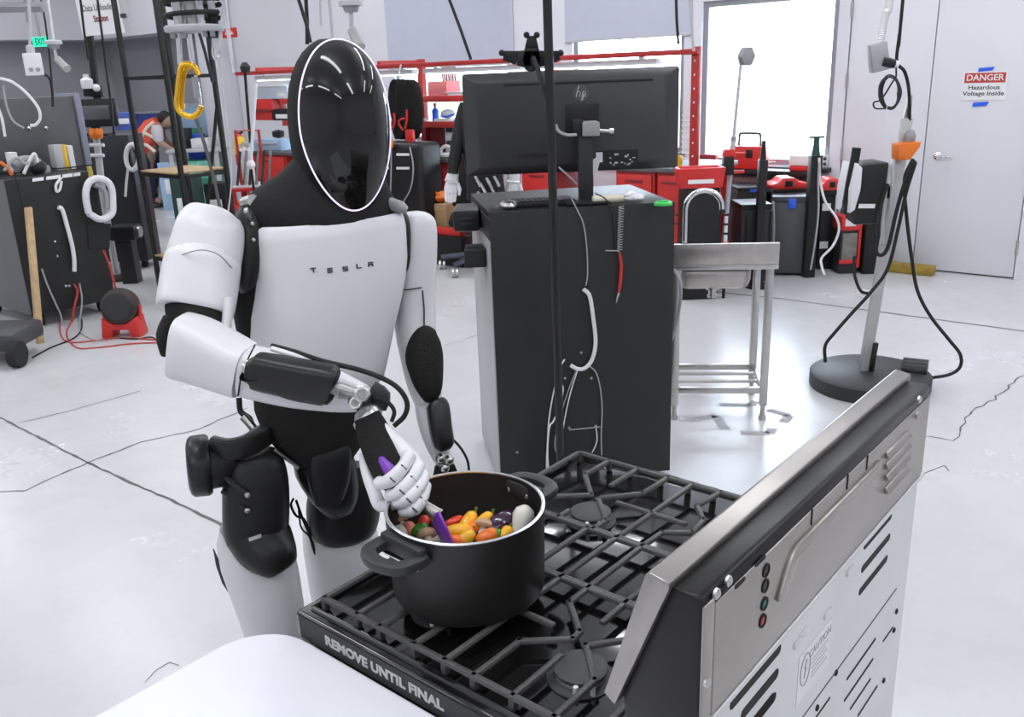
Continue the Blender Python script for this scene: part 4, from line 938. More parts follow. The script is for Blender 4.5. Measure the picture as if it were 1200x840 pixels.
for k_ in range(16):
    x = q0.x+.05+random.uniform(0, .10); z = q0.z+.012+random.uniform(0, q1.z-q0.z-.03); obj('port_mark', MB().box(x, x+random.uniform(.004, .014), -.0285, -.0278, z, z+random.uniform(.003, .008)), 'lightgrey', pr, MR, smooth=False)
obj('rating_sticker', MB().box(q0.x-.005, q0.x+.022, -.0285, -.0278, q0.z+.03, q0.z+.07), 'paper', pr, MR, smooth=False)
q0, q1 = mpt(608, 185), mpt(643, 179); obj('port_recess', MB().box(q0.x, q1.x, -.028, -.0255, q0.z, q1.z), 'rubber', mo, MR, smooth=False)
obj('paper_tag', MB().prism([MR @ (mpt(x, y)+V((0, -.004, 0))) for x, y in ((693, 188), (705, 180), (700, 200), (693, 208))], (0, -.001, 0)), 'paper', mo, smooth=False)
q0, q1 = mpt(663, 158), mpt(702, 121); obj('mount_plate', MB().box(q0.x, q1.x, -.032, -.0255, q0.z, q1.z), 'blackplastic', mo, MR, bevel=.002)
cl0 = at(680, 155, MY-.12); 
obj('column', MB().box(at(677, 200, MY-.09).x, at(694, 200, MY-.09).x, MY-.13, MY-.09, CHT, at(690, 155, MY-.09).z), mat('colgrey', (.02, .02, .021), .5), mo, bevel=.004)
obj('column_foot', MB().box(at(662, 240, MY-.1).x, at(712, 240, MY-.1).x, MY-.22, MY, CHT-.001, CHT+.012), 'blackplastic', mo, bevel=.003)
a, b = at(683, 160, MY-.16), at(703, 143, MY-.16); obj('clamp_block', MB().box(a.x, b.x, MY-.16, MY-.03, a.z, b.z), 'grey', mo, bevel=.004)
obj('clamp_screw', MB().tube([at(702, 153, MY-.12), at(716, 154, MY-.12)], .007, n=10).tube([at(714, 154, MY-.12), at(719, 154, MY-.12)], .013, n=12), 'steel', mo)
obj('clamp_jaw', MB().box(at(671, 160, MY-.1).x, at(683, 160, MY-.1).x, MY-.14, MY-.03, at(676, 159, MY-.1).z, at(676, 139, MY-.1).z), 'blackmetal', mo, bevel=.006)
obj('video_cable', MB().tube(spline([at(651, 146, MY-.2), at(655, 154, MY-.2), at(664, 158, MY-.2), at(675, 158, MY-.17)], 6), .006, n=8), 'cableg', mo)
obj('video_cable', MB().tube(spline([at(655, 196, MY-.1), at(666, 206, MY-.12), at(676, 216, MY-.12)], 5), .004, n=7), 'cableg', mo)
# pole with tablet holder
pb = onz(659, 560); pp = thing('black_pole', 'slim black pole standing in front of the cabinet and monitor', 'pole', (at(652, 300, 3.22).x, 3.22, 0))
px_ = at(652, 300, 3.22).x
obj('tube', MB().cyl((px_, 3.22, .02), (px_-.02, 3.22, 3.2), .016, n=18), 'blackmetal', pp)
obj('base_plate', MB().lathe([(.14, 0), (.14, .015), (.03, .022)], (px_, 3.22, 0), n=28), 'blackmetal', pp)
tm = thing('tablet_holder', 'black four-armed tablet holder on the pole above the monitor', 'holder', at(622, 80, 3.27))
def arm2(pts, w, m='blackplastic', n_='arm'):
    mb = MB(); P = [at(x, y, 3.28) for x, y in pts]
    for (a, b), (w0, w1) in zip(zip(P, P[1:]), w):
        d = (b-a).normalized(); s = V((-d.z, 0, d.x))
        mb.rings([[a+s*w0+V((0, -.01, 0)), a-s*w0+V((0, -.01, 0)), a-s*w0+V((0, .01, 0)), a+s*w0+V((0, .01, 0))], [b+s*w1+V((0, -.01, 0)), b-s*w1+V((0, -.01, 0)), b-s*w1+V((0, .01, 0)), b+s*w1+V((0, .01, 0))]])
    return obj(n_, mb, m, tm, bevel=.003)
arm2(((623, 70), (623, 56), (623, 42)), ((.035, .024), (.024, .014)))
arm2(((623, 70), (606, 68), (590, 65)), ((.032, .024), (.024, .016)))
arm2(((623, 70), (640, 68), (656, 65)), ((.032, .024), (.024, .016)))
arm2(((623, 68), (623, 78), (624, 84)), ((.036, .026), (.026, .012)))
for x, y in ((617, 41), (629, 41), (588, 62), (657, 62)): obj('hook', MB().ball(at(x, y, 3.27), .011, 10, 6), 'rubber', tm)
obj('gooseneck', MB().tube(spline([at(624, 67, 3.26), at(630, 80, 3.25), at(636, 100, 3.24), at(644, 124, 3.235)], 7), .009, n=9), 'darkplastic', tm)

# ---------------------------------------------------------------- steel sink seen from behind
S0 = onz(893, 491); S1 = onz(881, 463); sa = math.atan2((S1-S0).y, (S1-S0).x)-pi/2
SKF = frame((S0.x, S0.y, 0), sa)     # x to the right, y away; front right foot at origin
sk = thing('steel_sink', 'small stainless steel sink on legs seen from its back', 'sink', (-.22, .2, 0), SKF)
SX0, SX1, SY1 = -.47, .035, .40
zt = (SKF.inverted() @ at(915, 283, S0.y)).z
obj('backsplash', MB().box(SX0, SX1, -.03, -.012, zt-.10, zt), 'brushed', sk, SKF, bevel=.003)
obj('deck', MB().box(SX0, SX1, -.012, .03, zt-.105, zt-.095).box(SX0, SX1, SY1-.05, SY1+.02, zt-.105, zt-.095).box(SX0, SX0+.04, .03, SY1-.05, zt-.105, zt-.095).box(SX1-.06, SX1, .03, SY1-.05, zt-.105, zt-.095), 'brushed', sk, SKF, bevel=.002)
obj('apron', MB().box(SX0, SX1, -.028, -.022, zt-.125, zt-.102), 'steel', sk, SKF, bevel=.002)
bs = MB(); o_ = []
for z, k_ in ((zt-.100, 1.0), (zt-.19, .99), (zt-.225, .93), (zt-.235, .80)):
    o_.append([V((-.255+x*k_, .19+y*k_, z)) for x, y in rpoly(.36, .34, .05, 4)])
bs.rings(o_, False, True); obj('basin', bs, 'brushed', sk, SKF, solid=.003)
obj('drain', MB().lathe([(.030, zt-.235), (.030, zt-.25), (.018, zt-.252), (.018, zt-.275), (.024, zt-.276), (.024, zt-.29)], (-.255, .10, 0), n=18), 'steel', sk, SKF)
for x in (0, SX0+.035):
    for y in (0, SY1-.03):
        lg_ = obj('leg', MB().box(x-.018, x+.018, y-.018, y+.018, .075, zt-.10), 'steel', sk, SKF, bevel=.004)
        obj('foot', MB().lathe([(.018, 0), (.02, .01), (.012, .03), (.012, .08)], (x, y, 0), n=14), 'steel', lg_, SKF)
for y in (0, SY1-.03): obj('rail', MB().box(SX0+.05, -.015, y-.015, y+.015, .14, .17), 'steel', sk, SKF, bevel=.003)
for k_ in range(2): obj('shelf_bar', MB().cyl((SX0+.05, .12+.12*k_, .16), (-.015, .12+.12*k_, .16), .010, n=10), 'steel', sk, SKF)
for x in (SX0+.035, 0): obj('side_rail', MB().box(x-.015, x+.015, .018, SY1-.048, .14, .17), 'steel', sk, SKF, bevel=.003)
fx = (SKF.inverted() @ at(803, 280, S0.y+.03)).x
fb_ = SKF.inverted() @ at(825, 224, S0.y+.03)
fr2 = (SKF.inverted() @ at(847, 248, S0.y+.03))
rad = (fr2.x-fx)/2; zc_ = fb_.z-rad
fp = [V((fx, .02, zt-.10)), V((fx, .02, zc_-.05))]+[V((fx+rad-rad*cos(t*pi/10), .02, zc_+rad*sin(t*pi/10))) for t in range(0, 10)]+[V((fr2.x-.002, .02, fr2.z))]
obj('faucet', MB().tube(fp, .0125, n=12), 'chrome', sk, SKF)
obj('faucet_base', MB().lathe([(.024, zt-.095), (.022, zt-.08), (.015, zt-.06)], (fx, .02, 0), n=16), 'chrome', sk, SKF)
obj('faucet_spout', MB().cyl((fr2.x, .02, fr2.z-.012), (fr2.x-.002, .02, fr2.z+.01), .015, n=12), 'darkplastic', sk, SKF)
obj('supply_hose', MB().tube(spline([SKF @ V((SX0+.02, -.02, zt-.12)), at(797, 330, S0.y-.05), at(797, 355, S0.y-.05), at(789, 392, S0.y-.02), at(780, 410, S0.y)], 6), .008, n=8), 'cableg', sk)

# ---------------------------------------------------------------- pole stand on a round base
BC = V((onz(1018, 452).x, onz(1018, 452).y, 0)); br = (onz(1018, 452)-onz(950, 452)).length
ps = thing('pole_stand', 'leaning aluminium post on a heavy round black base', 'stand', BC)
obj('round_base', MB().lathe([(br, 0), (br+.004, .01), (br+.004, .075), (br-.015, .088), (.0, .092)], BC, n=48, cap1=False), mat('basegrey', (.028, .028, .03), .5, var=.1), ps)
BY = at(1012, 432, BC.y).y
p0 = at(1012, 436, BC.y); p1 = at(1066, 118, BC.y+.05); dz_ = (p1-p0).normalized()
def lean(t): return p0.lerp(p1, t)
bm_ = MB(); sx_ = V((1, 0, 0)); sx_ = (sx_-dz_*sx_.dot(dz_)).normalized(); sy_ = dz_.cross(sx_)
bm_.rings([[q+sx_*a+sy_*b for a, b in ((.028, .016), (-.028, .016), (-.028, -.016), (.028, -.016))] for q in (p0, lean(.94))]); obj('post', bm_, mat('postalu', (.5, .5, .49), .5, metal=.4, var=.05), ps, bevel=.004)
obj('post_tip', MB().rings([[q+sx_*a+sy_*.010*k_ for a, k_ in ((.022*s, 1), (-.022*s, 1), (-.022*s, -1), (.022*s, -1))] for q, s in ((lean(.90), 1), (lean(1.02), .3))]), 'taupe', ps, bevel=.002)
fm = MB(); fm.rings([[q+sx_*a+sy_*b for a, b in ((.046, .02), (.018, .02), (.018, -.024), (.046, -.024))] for q in (p0-dz_*.01, lean(.12))]); obj('post_foot', fm, 'blackmetal', ps, bevel=.003)
wb = onz(1070, 452); obj('roller', MB().cyl(wb+V((-.05, .04, .085)), wb+V((.06, -.02, .085)), .065, n=28), 'blackmetal', ps)
obj('roller_mount', MB().box(-.06, .06, -.03, .03, .02, .08, M.Translation(BC.lerp(wb, .75)) @ M.Rotation(-.3, 4, 'Z')), 'blackmetal', ps, bevel=.006)
# charger box on the post
ch = thing('charger_box', 'black charger unit with white side panel hung on the post', 'charger', at(1020, 270, BC.y-.05))
Yc = BC.y-.12
def q_(x, y, dy=0): return at(x, y, Yc+dy)
cbm = MB(); cbm.rings([[q_(1010, 193, .0), q_(1043, 190, 0), q_(1033, 262, 0), q_(1000, 264, 0)], [q_(1010, 193)+V((.03, .2, .0)), q_(1043, 190)+V((.0, .2, 0)), q_(1033, 262)+V((0, .2, 0)), q_(1000, 264)+V((.03, .2, 0))]])
obj('housing', cbm, 'blackplastic', ch, bevel=.012)
wp = MB(); wp.rings([[q_(1005, 191), q_(1011, 197), q_(1009, 222), q_(1002, 246), q_(996, 250), q_(998, 222)], [p_+V((-.015, .16, .0)) for p_ in (q_(1005, 191), q_(1011, 197), q_(1009, 222), q_(1002, 246), q_(996, 250), q_(998, 222))]])
obj('white_panel', wp, 'white', ch, bevel=.004)
obj('spec_plate', MB().prism([q_(1007, 239, -.004), q_(1026, 239, -.004), q_(1025, 244, -.004), q_(1006, 244, -.004)], (0, .003, 0)), 'paper', ch, smooth=False)
obj('hook_arm', MB().tube(spline([q_(1004, 173, .05), q_(1001, 190, .05), q_(996, 215, .05), q_(992, 238, .05), q_(987, 250, .04)], 5), [.022]*16+[.018]*5, n=10), 'blackplastic', ch)
obj('wheel_ring', MB().tube([q_(1040, 240, .04)+V((.018*cos(t*pi/12), .0, .20*sin(t*pi/12))) for t in range(25)], .010, n=8), 'lightgrey', ch)  # edge of the pale wheel beside the charger
obj('hanger', MB().box(-.03, .03, -.02, .10, -.03, .03, M.Translation(q_(1038, 225, .08))), 'blackmetal', ch, bevel=.004)
oc = thing('orange_clamp', 'bright orange clamp near the top of the leaning post', 'clamp', at(1068, 190, BC.y))
obj('jaw', MB().prism([at(x, y, BC.y-.05) for x, y in ((1053, 169), (1080, 166), (1078, 173), (1067, 187), (1053, 188))], (0, .09, 0)), 'orange', oc, bevel=.004)
obj('knob', MB().ball(at(1067, 161, BC.y), (.025, .025, .04), 12, 8), 'grey', oc)
def cab_w(name, label, pts, r, m, Y, grp=None):
    return single(name, label, 'cable', MB().tube(spline(([V((at(*pts[0]).x, at(*pts[0]).y, ZC-.002))] if len(pts[0]) == 3 and pts[0][1] <= 0 else []) + [at(*(q if len(q) == 3 else (*q, Y))) for q in pts], 7), r, n=7), m, grp)
Y0 = BC.y-.1
cab_w('black_cable', 'black cable sweeping far right of the post to the roller', ((1070, 186), (1060, 210), (1062, 250), (1068, 300), (1075, 340), (1090, 370), (1112, 398), (1125, 415), (1125, 430), (1112, 439), (1088, 443)), .009, 'rubber', Y0)
cab_w('black_cable', 'black cable loop hanging in front of the charger box', ((1072, 188), (1060, 215), (1050, 250), (1042, 285), (1035, 298), (1027, 295), (1025, 270), (1032, 240), (1040, 215)), .010, 'rubber', Y0-.02)
cab_w('black_cable', 'black cable drooping from the clamp to the left of the base', ((1073, 190), (1062, 225), (1052, 270), (1040, 315), (1020, 343), (1000, 365), (978, 390), (967, 405), (967, 424)), .009, 'rubber', Y0-.03)
cab_w('black_cable', 'short black cable sagging beside the red lantern', ((1001, 300), (1001, 320), (1008, 340), (1018, 344)), .008, 'rubber', Y0)
cab_w('black_cable', 'black cable dropping from above into the orange clamp', ((1058, 0, 4.5), (1054, 40, 4.5), (1051, 72, 4.5), (1060, 84, 4.52), (1065, 105, 4.55), (1066, 140, 4.6), (1065, 165, 4.62)), .008, 'rubber', 4.5)
# hanging outlet box and coil
jb = thing('drop_box', 'grey metal outlet box hung from the ceiling on flexible conduit', 'outlet box', at(1028, 82, 4.5))
JM = basisM(at(1029, 67, 4.5), (.97, 0, .22), (-.22, 0, .97))
obj('box', MB().box(-.042, .042, -.065, .065, -.03, .03, JM), mat('castgrey', (.42, .42, .43), .45, metal=.6, var=.08), jb, bevel=.006)
obj('plug', MB().tube([at(1034, 72, 4.48), at(1042, 74, 4.48), at(1048, 75, 4.48)], [.024, .024, .02], n=14), 'blackplastic', jb)
obj('plug_collar', MB().tube([at(1047, 75, 4.48), at(1052, 76, 4.48)], .019, n=14), 'white', jb)
cnd = spline([at(1031, 52, 4.5), at(1034, 35, 4.5), at(1038, 15, 4.5), at(1043, -5, 4.5), V((at(1044, -20, 4.5).x, 4.5, 2.6)), V((at(1044, -20, 4.5).x, 4.5, ZC-.002))], 14)
obj('conduit', MB().tube(cnd, [.017+.002*(i % 2) for i in range(len(cnd))], n=10), 'galv', jb)
cl_ = MB()
for k_ in range(5):
    P = [at(1042+k_*.5+(10+k_*.6)*cos(t*pi/14)+2*sin(k_+t*.3), 108+(18+k_*.5)*sin(t*pi/14), 4.46+.012*k_) for t in range(29)]; cl_.tube(P, .005, n=6)
tcl = thing('cable_coil', 'coil of grey and black cable hung below the outlet box', 'cable coil', at(1042, 128, 4.47))
obj('coil', cl_, 'darkplastic', tcl)
obj('tail', MB().tube(spline([at(1050, 78, 4.47), at(1050, 90, 4.47), at(1046, 96, 4.47), at(1033, 116, 4.46), at(1024, 120, 4.46), at(1026, 127, 4.46), at(1040, 127, 4.46)], 6), .004, n=6), 'rubber', tcl)
obj('tag_string', MB().tube([at(1040, 122, 4.45), at(1037, 140, 4.45), at(1034, 148, 4.45)], .002, n=5), 'white', tcl)

# ---------------------------------------------------------------- tool cases by the window
def pbox(name, label, cat, x0, y0, x1, y1, Y, depth, m, group=None, bevel=.01, rz=0., zmin=None, part='body'):
    a, b = at(x0, y1, Y), at(x1, y0, Y); z0 = a.z if zmin is None else zmin
    t = thing(name, label, cat, ((a.x+b.x)/2, Y+depth/2, z0), group=group)
    fr_ = M.Translation(V(((a.x+b.x)/2, Y+depth/2, 0))) @ M.Rotation(rz, 4, 'Z'); w = (b.x-a.x)/2
    obj(part, MB().box(-w, w, -depth/2, depth/2, z0, b.z), m, t, fr_, bevel=bevel)
    return t, fr_, w, z0, b.z
gcase = mat('casegrey', (.075, .078, .085), .45, var=.08); silv = mat('caseedge', (.36, .36, .37), .35, metal=.5)
t, f_, w, z0, z1 = pbox('rolling_case', 'grey rolling hard case with silver edges beside the sink', 'case', 908, 236, 957, 318, 7.25, .34, gcase, zmin=.02, rz=-.25)
for s in (-1, 1):
    obj('edge_rail', MB().tube(spline([V((s*w*.98-.0, -.175, .03)), V((s*w*.90, -.18, .2)), V((s*w*.86, -.18, z1*.6)), V((s*w*.95, -.178, z1-.03)), V((s*w*.98, -.17, z1+.005))], 5), .012, n=8), silv, t, f_)
obj('lid', MB().box(-w*1.02, w*1.02, -.18, .18, z1, z1+.05), 'bluepaint' if False else mat('caselid', (.05, .055, .07), .4), t, f_, bevel=.012)
obj('latch', MB().box(-.03, .03, -.19, -.178, z1-.05, z1+.03), 'bluepaint', t, f_, bevel=.004)
for s in (-1, 1): obj('wheel', MB().cyl((s*w*.8-.015, -.12, .035), (s*w*.8+.015, -.12, .035), .035, n=16), 'rubber', t, f_)
t, f_, w, z0, z1 = pbox('tall_bin', 'dark ribbed bin standing behind the sink faucet tip', 'bin', 866, 240, 904, 318, 7.0, .30, 'darkplastic', zmin=.02)
for k_ in range(4): obj('rib', MB().box(-w+.03+k_*.065, -w+.05+k_*.065, -.158, -.149, .06, z1-.05), 'blackplastic', t, f_, bevel=.003)
obj('rim', MB().box(-w*1.05, w*1.05, -.16, .16, z1-.03, z1+.01), 'blackplastic', t, f_, bevel=.006)
t, f_, w, z0, z1 = pbox('tool_bin', 'black bin framed by the faucet arch', 'bin', 801, 226, 846, 318, 6.75, .28, 'blackplastic', zmin=.02)
for k_ in range(3): obj('rib', MB().box(-w+.05+k_*.09, -w+.075+k_*.09, -.148, -.139, .06, z1-.08), 'darkplastic', t, f_, bevel=.003)
t, f_, w, z0, z1 = pbox('tool_chest', 'low black chest with blue lid edge behind the ribbed bin', 'chest', 861, 222, 912, 300, 7.68, .3, 'blackplastic', zmin=.02)
obj('lid', MB().box(-w*1.02, w*1.02, -.155, .155, z1, z1+.03), 'darkplastic', t, f_, bevel=.008)
obj('lid_band', MB().box(-w*.4, w*.98, -.16, -.154, z1-.015, z1+.01), 'bluepaint', t, f_, bevel=.002)
# red tools on the cases
def redtool(name, label, x0, y0, x1, y1, Y):
    a, b = at(x0, y1, Y), at(x1, y0, Y); t = thing(name, label, 'tool case', ((a.x+b.x)/2, Y, a.z), group='red tool cases')
    w = (b.x-a.x); h = b.z-a.z
    P = [(0, .15), (.0, .5), (.18, .6), (.30, 1), (.62, 1), (.74, .62), (1, .5), (1, .15), (.9, 0), (.1, 0)]
    obj('shell', MB().prism([V((a.x+w*p_[0], Y-.1, a.z+h*p_[1])) for p_ in P], (0, .22, 0)), 'redplastic', t, bevel=.012)
    obj('grip', MB().box(a.x+w*.36, a.x+w*.56, Y-.108, Y-.098, a.z+h*.25, a.z+h*.75), 'blackplastic', t, bevel=.004)
    obj('base', MB().box(a.x+w*.05, a.x+w*.95, Y-.09, Y+.11, a.z-.04, a.z+.002), 'blackplastic', t, bevel=.004)
redtool('red_tool_case', 'red tool case on the lid of the grey rolling case', 900, 206, 944, 221, 7.55)
redtool('red_tool_case', 'red tool case right of the black clamp at the wall', 955, 207, 989, 222, 7.5)
t, f_, w, z0, z1 = pbox('carton_stack', 'dark carton pile under the right red tool case', 'box', 957, 228, 980, 318, 7.45, .3, 'blackplastic', zmin=.0)
for i_, z in enumerate((.18, .50)): obj('label_card', MB().box(-.05, .02, -.153, -.1495, z, z+.06), 'paper', t, f_, smooth=False)
# red toolbox with handle on the sill shelf
ss = thing('sill_shelf', 'dark shelf board in front of the bright window', 'shelf', bw((-.2, 1.6, .70)))
obj('board', MB().box(-.30, -.115, .97, 2.55, .755, .80), 'blackplastic', ss, BLD, bevel=.004)
for v_ in (1.05, 2.45): obj('support', MB().box(-.27, -.2, v_-.03, v_+.03, 0, .755), 'darkplastic', ss, BLD, bevel=.003)
SZ = .801
def on_shelf(name, label, cat, x0, x1, h, m, u=-.2, dep=.14, z=SZ, group=None):
    v1_, v0_ = bu(x0, 185, u).y, bu(x1, 185, u).y
    t = thing(name, label, cat, (u, (v0_+v1_)/2, z), BLD, group)
    obj('body', MB().box(u-dep/2, u+dep/2, v0_, v1_, z, z+h), m, t, BLD, bevel=.012); return t, v0_, v1_
t, v0_, v1_ = on_shelf('red_toolbox', 'red toolbox with raised grey handle on the shelf at the window', 'toolbox', 858, 898, .20, 'redplastic')
obj('handle', MB().tube(spline([V((-.2, v0_+.06, SZ+.2)), V((-.2, v0_+.065, SZ+.29)), V((-.2, v0_+.09, SZ+.305)), V((-.2, v1_-.09, SZ+.305)), V((-.2, v1_-.065, SZ+.29)), V((-.2, v1_-.06, SZ+.2))], 5), .010, n=8), 'darkplastic', t, BLD)
obj('latch', MB().box(-.28, -.269, v0_+.1, v0_+.16, SZ+.10, SZ+.17), 'blackplastic', t, BLD, bevel=.003)
t, v0_, v1_ = on_shelf('red_tray', 'low red tray with a dark tool on the shelf left of the toolbox', 'tray', 816, 850, .06, 'redplastic')
obj('tool', MB().box(-.24, -.16, v0_+.08, v1_-.05, SZ+.06, SZ+.115), 'darkred', t, BLD, bevel=.01)
t, v0_, v1_ = on_shelf('small_carton', 'small white and red carton at the right end of the sill shelf', 'carton', 929, 950, .05, 'redplastic', z=SZ)
obj('white_sleeve', MB().box(-.272, -.128, v0_-.002, v1_+.002, SZ+.05, SZ+.13), 'paper', t, BLD, bevel=.002)
# big red bin hung at the end of the bench
a, b = at(795, 222, 6.55), at(851, 196, 6.55)
t = thing('red_bin', 'open red plastic bin at the right end of the bench', 'bin', ((a.x+b.x)/2, 6.6, a.z))
w = b.x-a.x; h = b.z-a.z; om = MB()
om.rings([[V((a.x+w*x, 6.55+y, a.z+h*z)) for x, y in ((.0+i_, 0+j_), (1-i_, 0+j_), (1-i_, .2-j_), (0+i_, .2-j_))] for z, i_, j_ in ((0, .06, .01), (.95, .0, 0), (1.0, .0, .0), (1.0, .06, .02), (.1, .10, .03))]); obj('tub', om, 'redplastic', t, bevel=.006)
obj('label_window', MB().box(a.x+w*.2, a.x+w*.75, 6.542, 6.549, a.z+h*.25, a.z+h*.45), 'paper', t)
obj('stand', MB().box(a.x+w*.1, a.x+w*.9, 6.58, 6.72, 0, a.z+.004), 'blackplastic', t, bevel=.006)
# black clamps standing up
def post_tool(name, label, pts, Y, r, tbar=None):
    t = thing(name, label, 'tool', (at(*pts[-1], Y).x, Y, 0))
    A_, B_ = at(*pts[0], Y), at(*pts[1], Y)
    obj('column', MB().box(-r, r, -r, r, 0, A_.z, M.Translation(V((B_.x, Y, 0)))), 'blackplastic', t, bevel=.006)
    obj('head', MB().lathe([(r*.8, 0), (r*.5, .09), (r*.5, .14)], V((B_.x, Y, A_.z)), n=14), mat('darkteal', (.015, .06, .055), .4) if tbar else 'blackmetal', t)
    if tbar: obj('t_bar', MB().cyl(V((B_.x-tbar, Y, A_.z+.14)), V((B_.x+tbar, Y, A_.z+.14)), .008, n=8), 'blackmetal', t)
    else:
        obj('rod', MB().cyl(V((B_.x-.03, Y-.02, A_.z-.02)), V((B_.x+.09, Y-.02, A_.z-.02)), .008, n=8), 'steel', t)
        obj('base', MB().lathe([(.09, 0), (.09, .02), (r, .05)], V((B_.x, Y, 0)), n=20), 'blackplastic', t)
post_tool('floor_jack', 'black upright jack with a green screw and T handle by the wall', ((953, 182), (953, 225)), 7.2, .045, .06)
post_tool('upright_clamp', 'black upright clamp with a steel rod in front of the red toolbox', ((892, 187), (892, 232)), 6.9, .032)
# work lamp on a stand
wl = thing('work_lamp_stand', 'slim white lamp stand rising in front of the window', 'lamp', (at(853, 236, 6.98).x, 6.98, 0))
pa, pb_ = at(868, 76, 6.98), at(853, 232, 6.98)
obj('pole', MB().tube([V((pb_.x-.04, 6.98, .04)), pb_, pb_.lerp(pa, .45)], .020, n=12).tube([pb_.lerp(pa, .45), pa], .013, n=12), mat('polegrey', (.55, .56, .62), .4, metal=.3), wl)
obj('pole_collar', MB().cyl(pb_.lerp(pa, .44), pb_.lerp(pa, .47), .022, n=12), 'grey', wl)
hm_ = MB(); hc_ = at(876, 66, 6.98)
hm_.rings([[hc_+V((.055*cos(t*pi/3)+o, d_, .075*sin(t*pi/3))) for t in range(6)] for o, d_ in ((.0, -.04), (-.015, .05))]); obj('lamp_head', hm_, 'grey', wl, bevel=.008)
obj('lamp_yoke', MB().tube([pa, at(866, 68, 6.98), at(869, 64, 6.98)], .012, n=8), 'grey', wl)
obj('clamp', MB().box(-.05, .035, -.05, .05, -.035, .035, M.Translation(at(855, 180, 6.96))), 'redplastic', wl, bevel=.01)
obj('clamp_arm', MB().tube([at(858, 180, 6.93), at(872, 180, 6.93), at(874, 178, 6.93)], .012, n=8), 'redplastic', wl)
obj('lower_clamp', MB().tube([at(850, 202, 6.93), at(872, 201, 6.93)], .014, n=8), 'redplastic', wl)
obj('clamp_block', MB().box(-.04, .04, -.04, .04, -.07, .07, M.Translation(at(853, 194, 6.94))), 'blackplastic', wl, bevel=.008)
obj('foot', MB().lathe([(.09, 0), (.09, .015), (.03, .05)], V((pb_.x-.04, 6.98, 0)), n=24), 'blackmetal', wl)
# white and red tube tool behind the sink
bt = thing('tube_tool', 'white and black banded tube rising behind the sink backsplash', 'tool', (at(851, 280, 6.6).x, 6.6, 0))
a, b = at(850, 285, 6.6), at(852, 240, 6.6)
obj('rod', MB().cyl(V((a.x, 6.6, 0)), V((a.x, 6.6, a.z)), .012, n=10), 'blackplastic', bt)
obj('red_collar', MB().cyl(V((a.x, 6.6, a.z-.03)), V((a.x, 6.6, a.z+.012)), .022, n=12), 'redplastic', bt)
for k_ in range(3):
    z_ = a.z+.012+k_*.07; obj('white_band', MB().cyl(V((a.x, 6.6, z_)), V((a.x, 6.6, z_+.055)), .014, n=12), 'white', bt); obj('black_band', MB().cyl(V((a.x, 6.6, z_+.055)), V((a.x, 6.6, z_+.07)), .018, n=12), 'blackplastic', bt)
# red lantern and dark box by the double door
t, f_, w, z0, z1 = pbox('red_work_light', 'red jobsite light with glass front on the floor by the door', 'lantern', 982, 257, 1010, 318, 7.25, .22, 'darkplastic', zmin=0)
obj('top_cap', MB().box(-w*1.05, w*1.1, -.125, .12, z1-.09, z1+.03), 'redplastic', t, f_, bevel=.015)
obj('brand_plate', MB().box(-w*.7, w*.4, -.129, -.124, z1-.05, z1+.01), 'paper', t, f_, bevel=.002)
obj('lamp_glass', MB().box(-w*.8, w*.7, -.118, -.108, .12, z1-.11), mat('lampglass', (.2, .19, .16), .2, var=.2, scale=20), t, f_, bevel=.01)
obj('red_frame', MB().box(w*.78, w*1.08, -.122, .1, .05, z1-.06).box(-w, w*.8, -.122, -.1, .085, .12), 'redplastic', t, f_, bevel=.006)
t, f_, w, z0, z1 = pbox('dark_case', 'black case behind the leaning post beside the red light', 'case', 1011, 250, 1036, 316, 7.2, .2, 'blackplastic', zmin=0)
obj('handle', MB().tube([V((-.06, -.13, z1-.05)), V((-.06, -.16, z1-.05)), V((.06, -.16, z1-.05)), V((.06, -.13, z1-.05))], .01, n=8), 'darkplastic', t, f_)
obj('lid', MB().box(-w*1.02, w*1.02, -.13, .13, z1, z1+.03), 'darkplastic', t, f_, bevel=.006)
cab_w('white_cable', 'white cable snaking down in front of the dark cartons', ((960, 185, 7.1), (961, 210, 7.1), (967, 236, 7.05), (980, 255, 7.0), (983, 270, 7.0), (976, 288, 7.0), (963, 302, 7.0), (963, 312, 6.95), (966, 322, 6.9)), .010, 'cablew', 7)
cab_w('white_cable', 'pale cable hanging straight down beside the rolling case', ((960, 190, 7.08), (959, 215, 7.05), (959, 250, 7.0), (955, 285, 7.0), (950, 316, 7.0)), .008, 'cableg', 7)
# ---------------------------------------------------------------- red workbench row
UF = -1.5                                     # front of the bench
wbn = thing('red_workbench', 'long red steel workbench with shelves and overhead rail', 'workbench', (UF+.4, 4.3, 0), BLD)
VR, VL = bu(813, 120, UF).y, bu(282, 120, UF).y
BT = .93
obj('bench_top', MB().box(UF, UF+.75, VR-.02, VL-.1, BT-.035, BT), mat('benchtop', (.10, .10, .11), .5, var=.1), wbn, BLD, bevel=.004)
posts = [VR, VR+1.75, VR+3.5, VL-.35]
for v in posts[1:]:
    up = obj('upright', MB().box(UF+.58, UF+.64, v-.035, v+.035, BT, 1.86), 'redpaint', wbn, BLD, bevel=.004)
    for k_ in range(9): obj('slot_hole', MB().box(UF+.577, UF+.581, v-.012, v+.012, BT+.06+k_*.09, BT+.09+k_*.09), 'darkred', up, BLD, smooth=False)
    obj('arm', MB().box(UF+.02, UF+.60, v-.02, v+.02, 1.80, 1.85), 'redpaint', wbn, BLD, bevel=.004)
endp = obj('end_post', MB().box(UF+.0, UF+.05, VR-.03, VR+.03, BT, 1.83), 'redpaint', wbn, BLD, bevel=.004)
for k_ in range(8): obj('bolt', MB().lathe([(.008, 0), (.006, .006)], (UF, VR, BT+.1+k_*.1), (-1, 0, 0), n=8), 'white', endp, BLD)
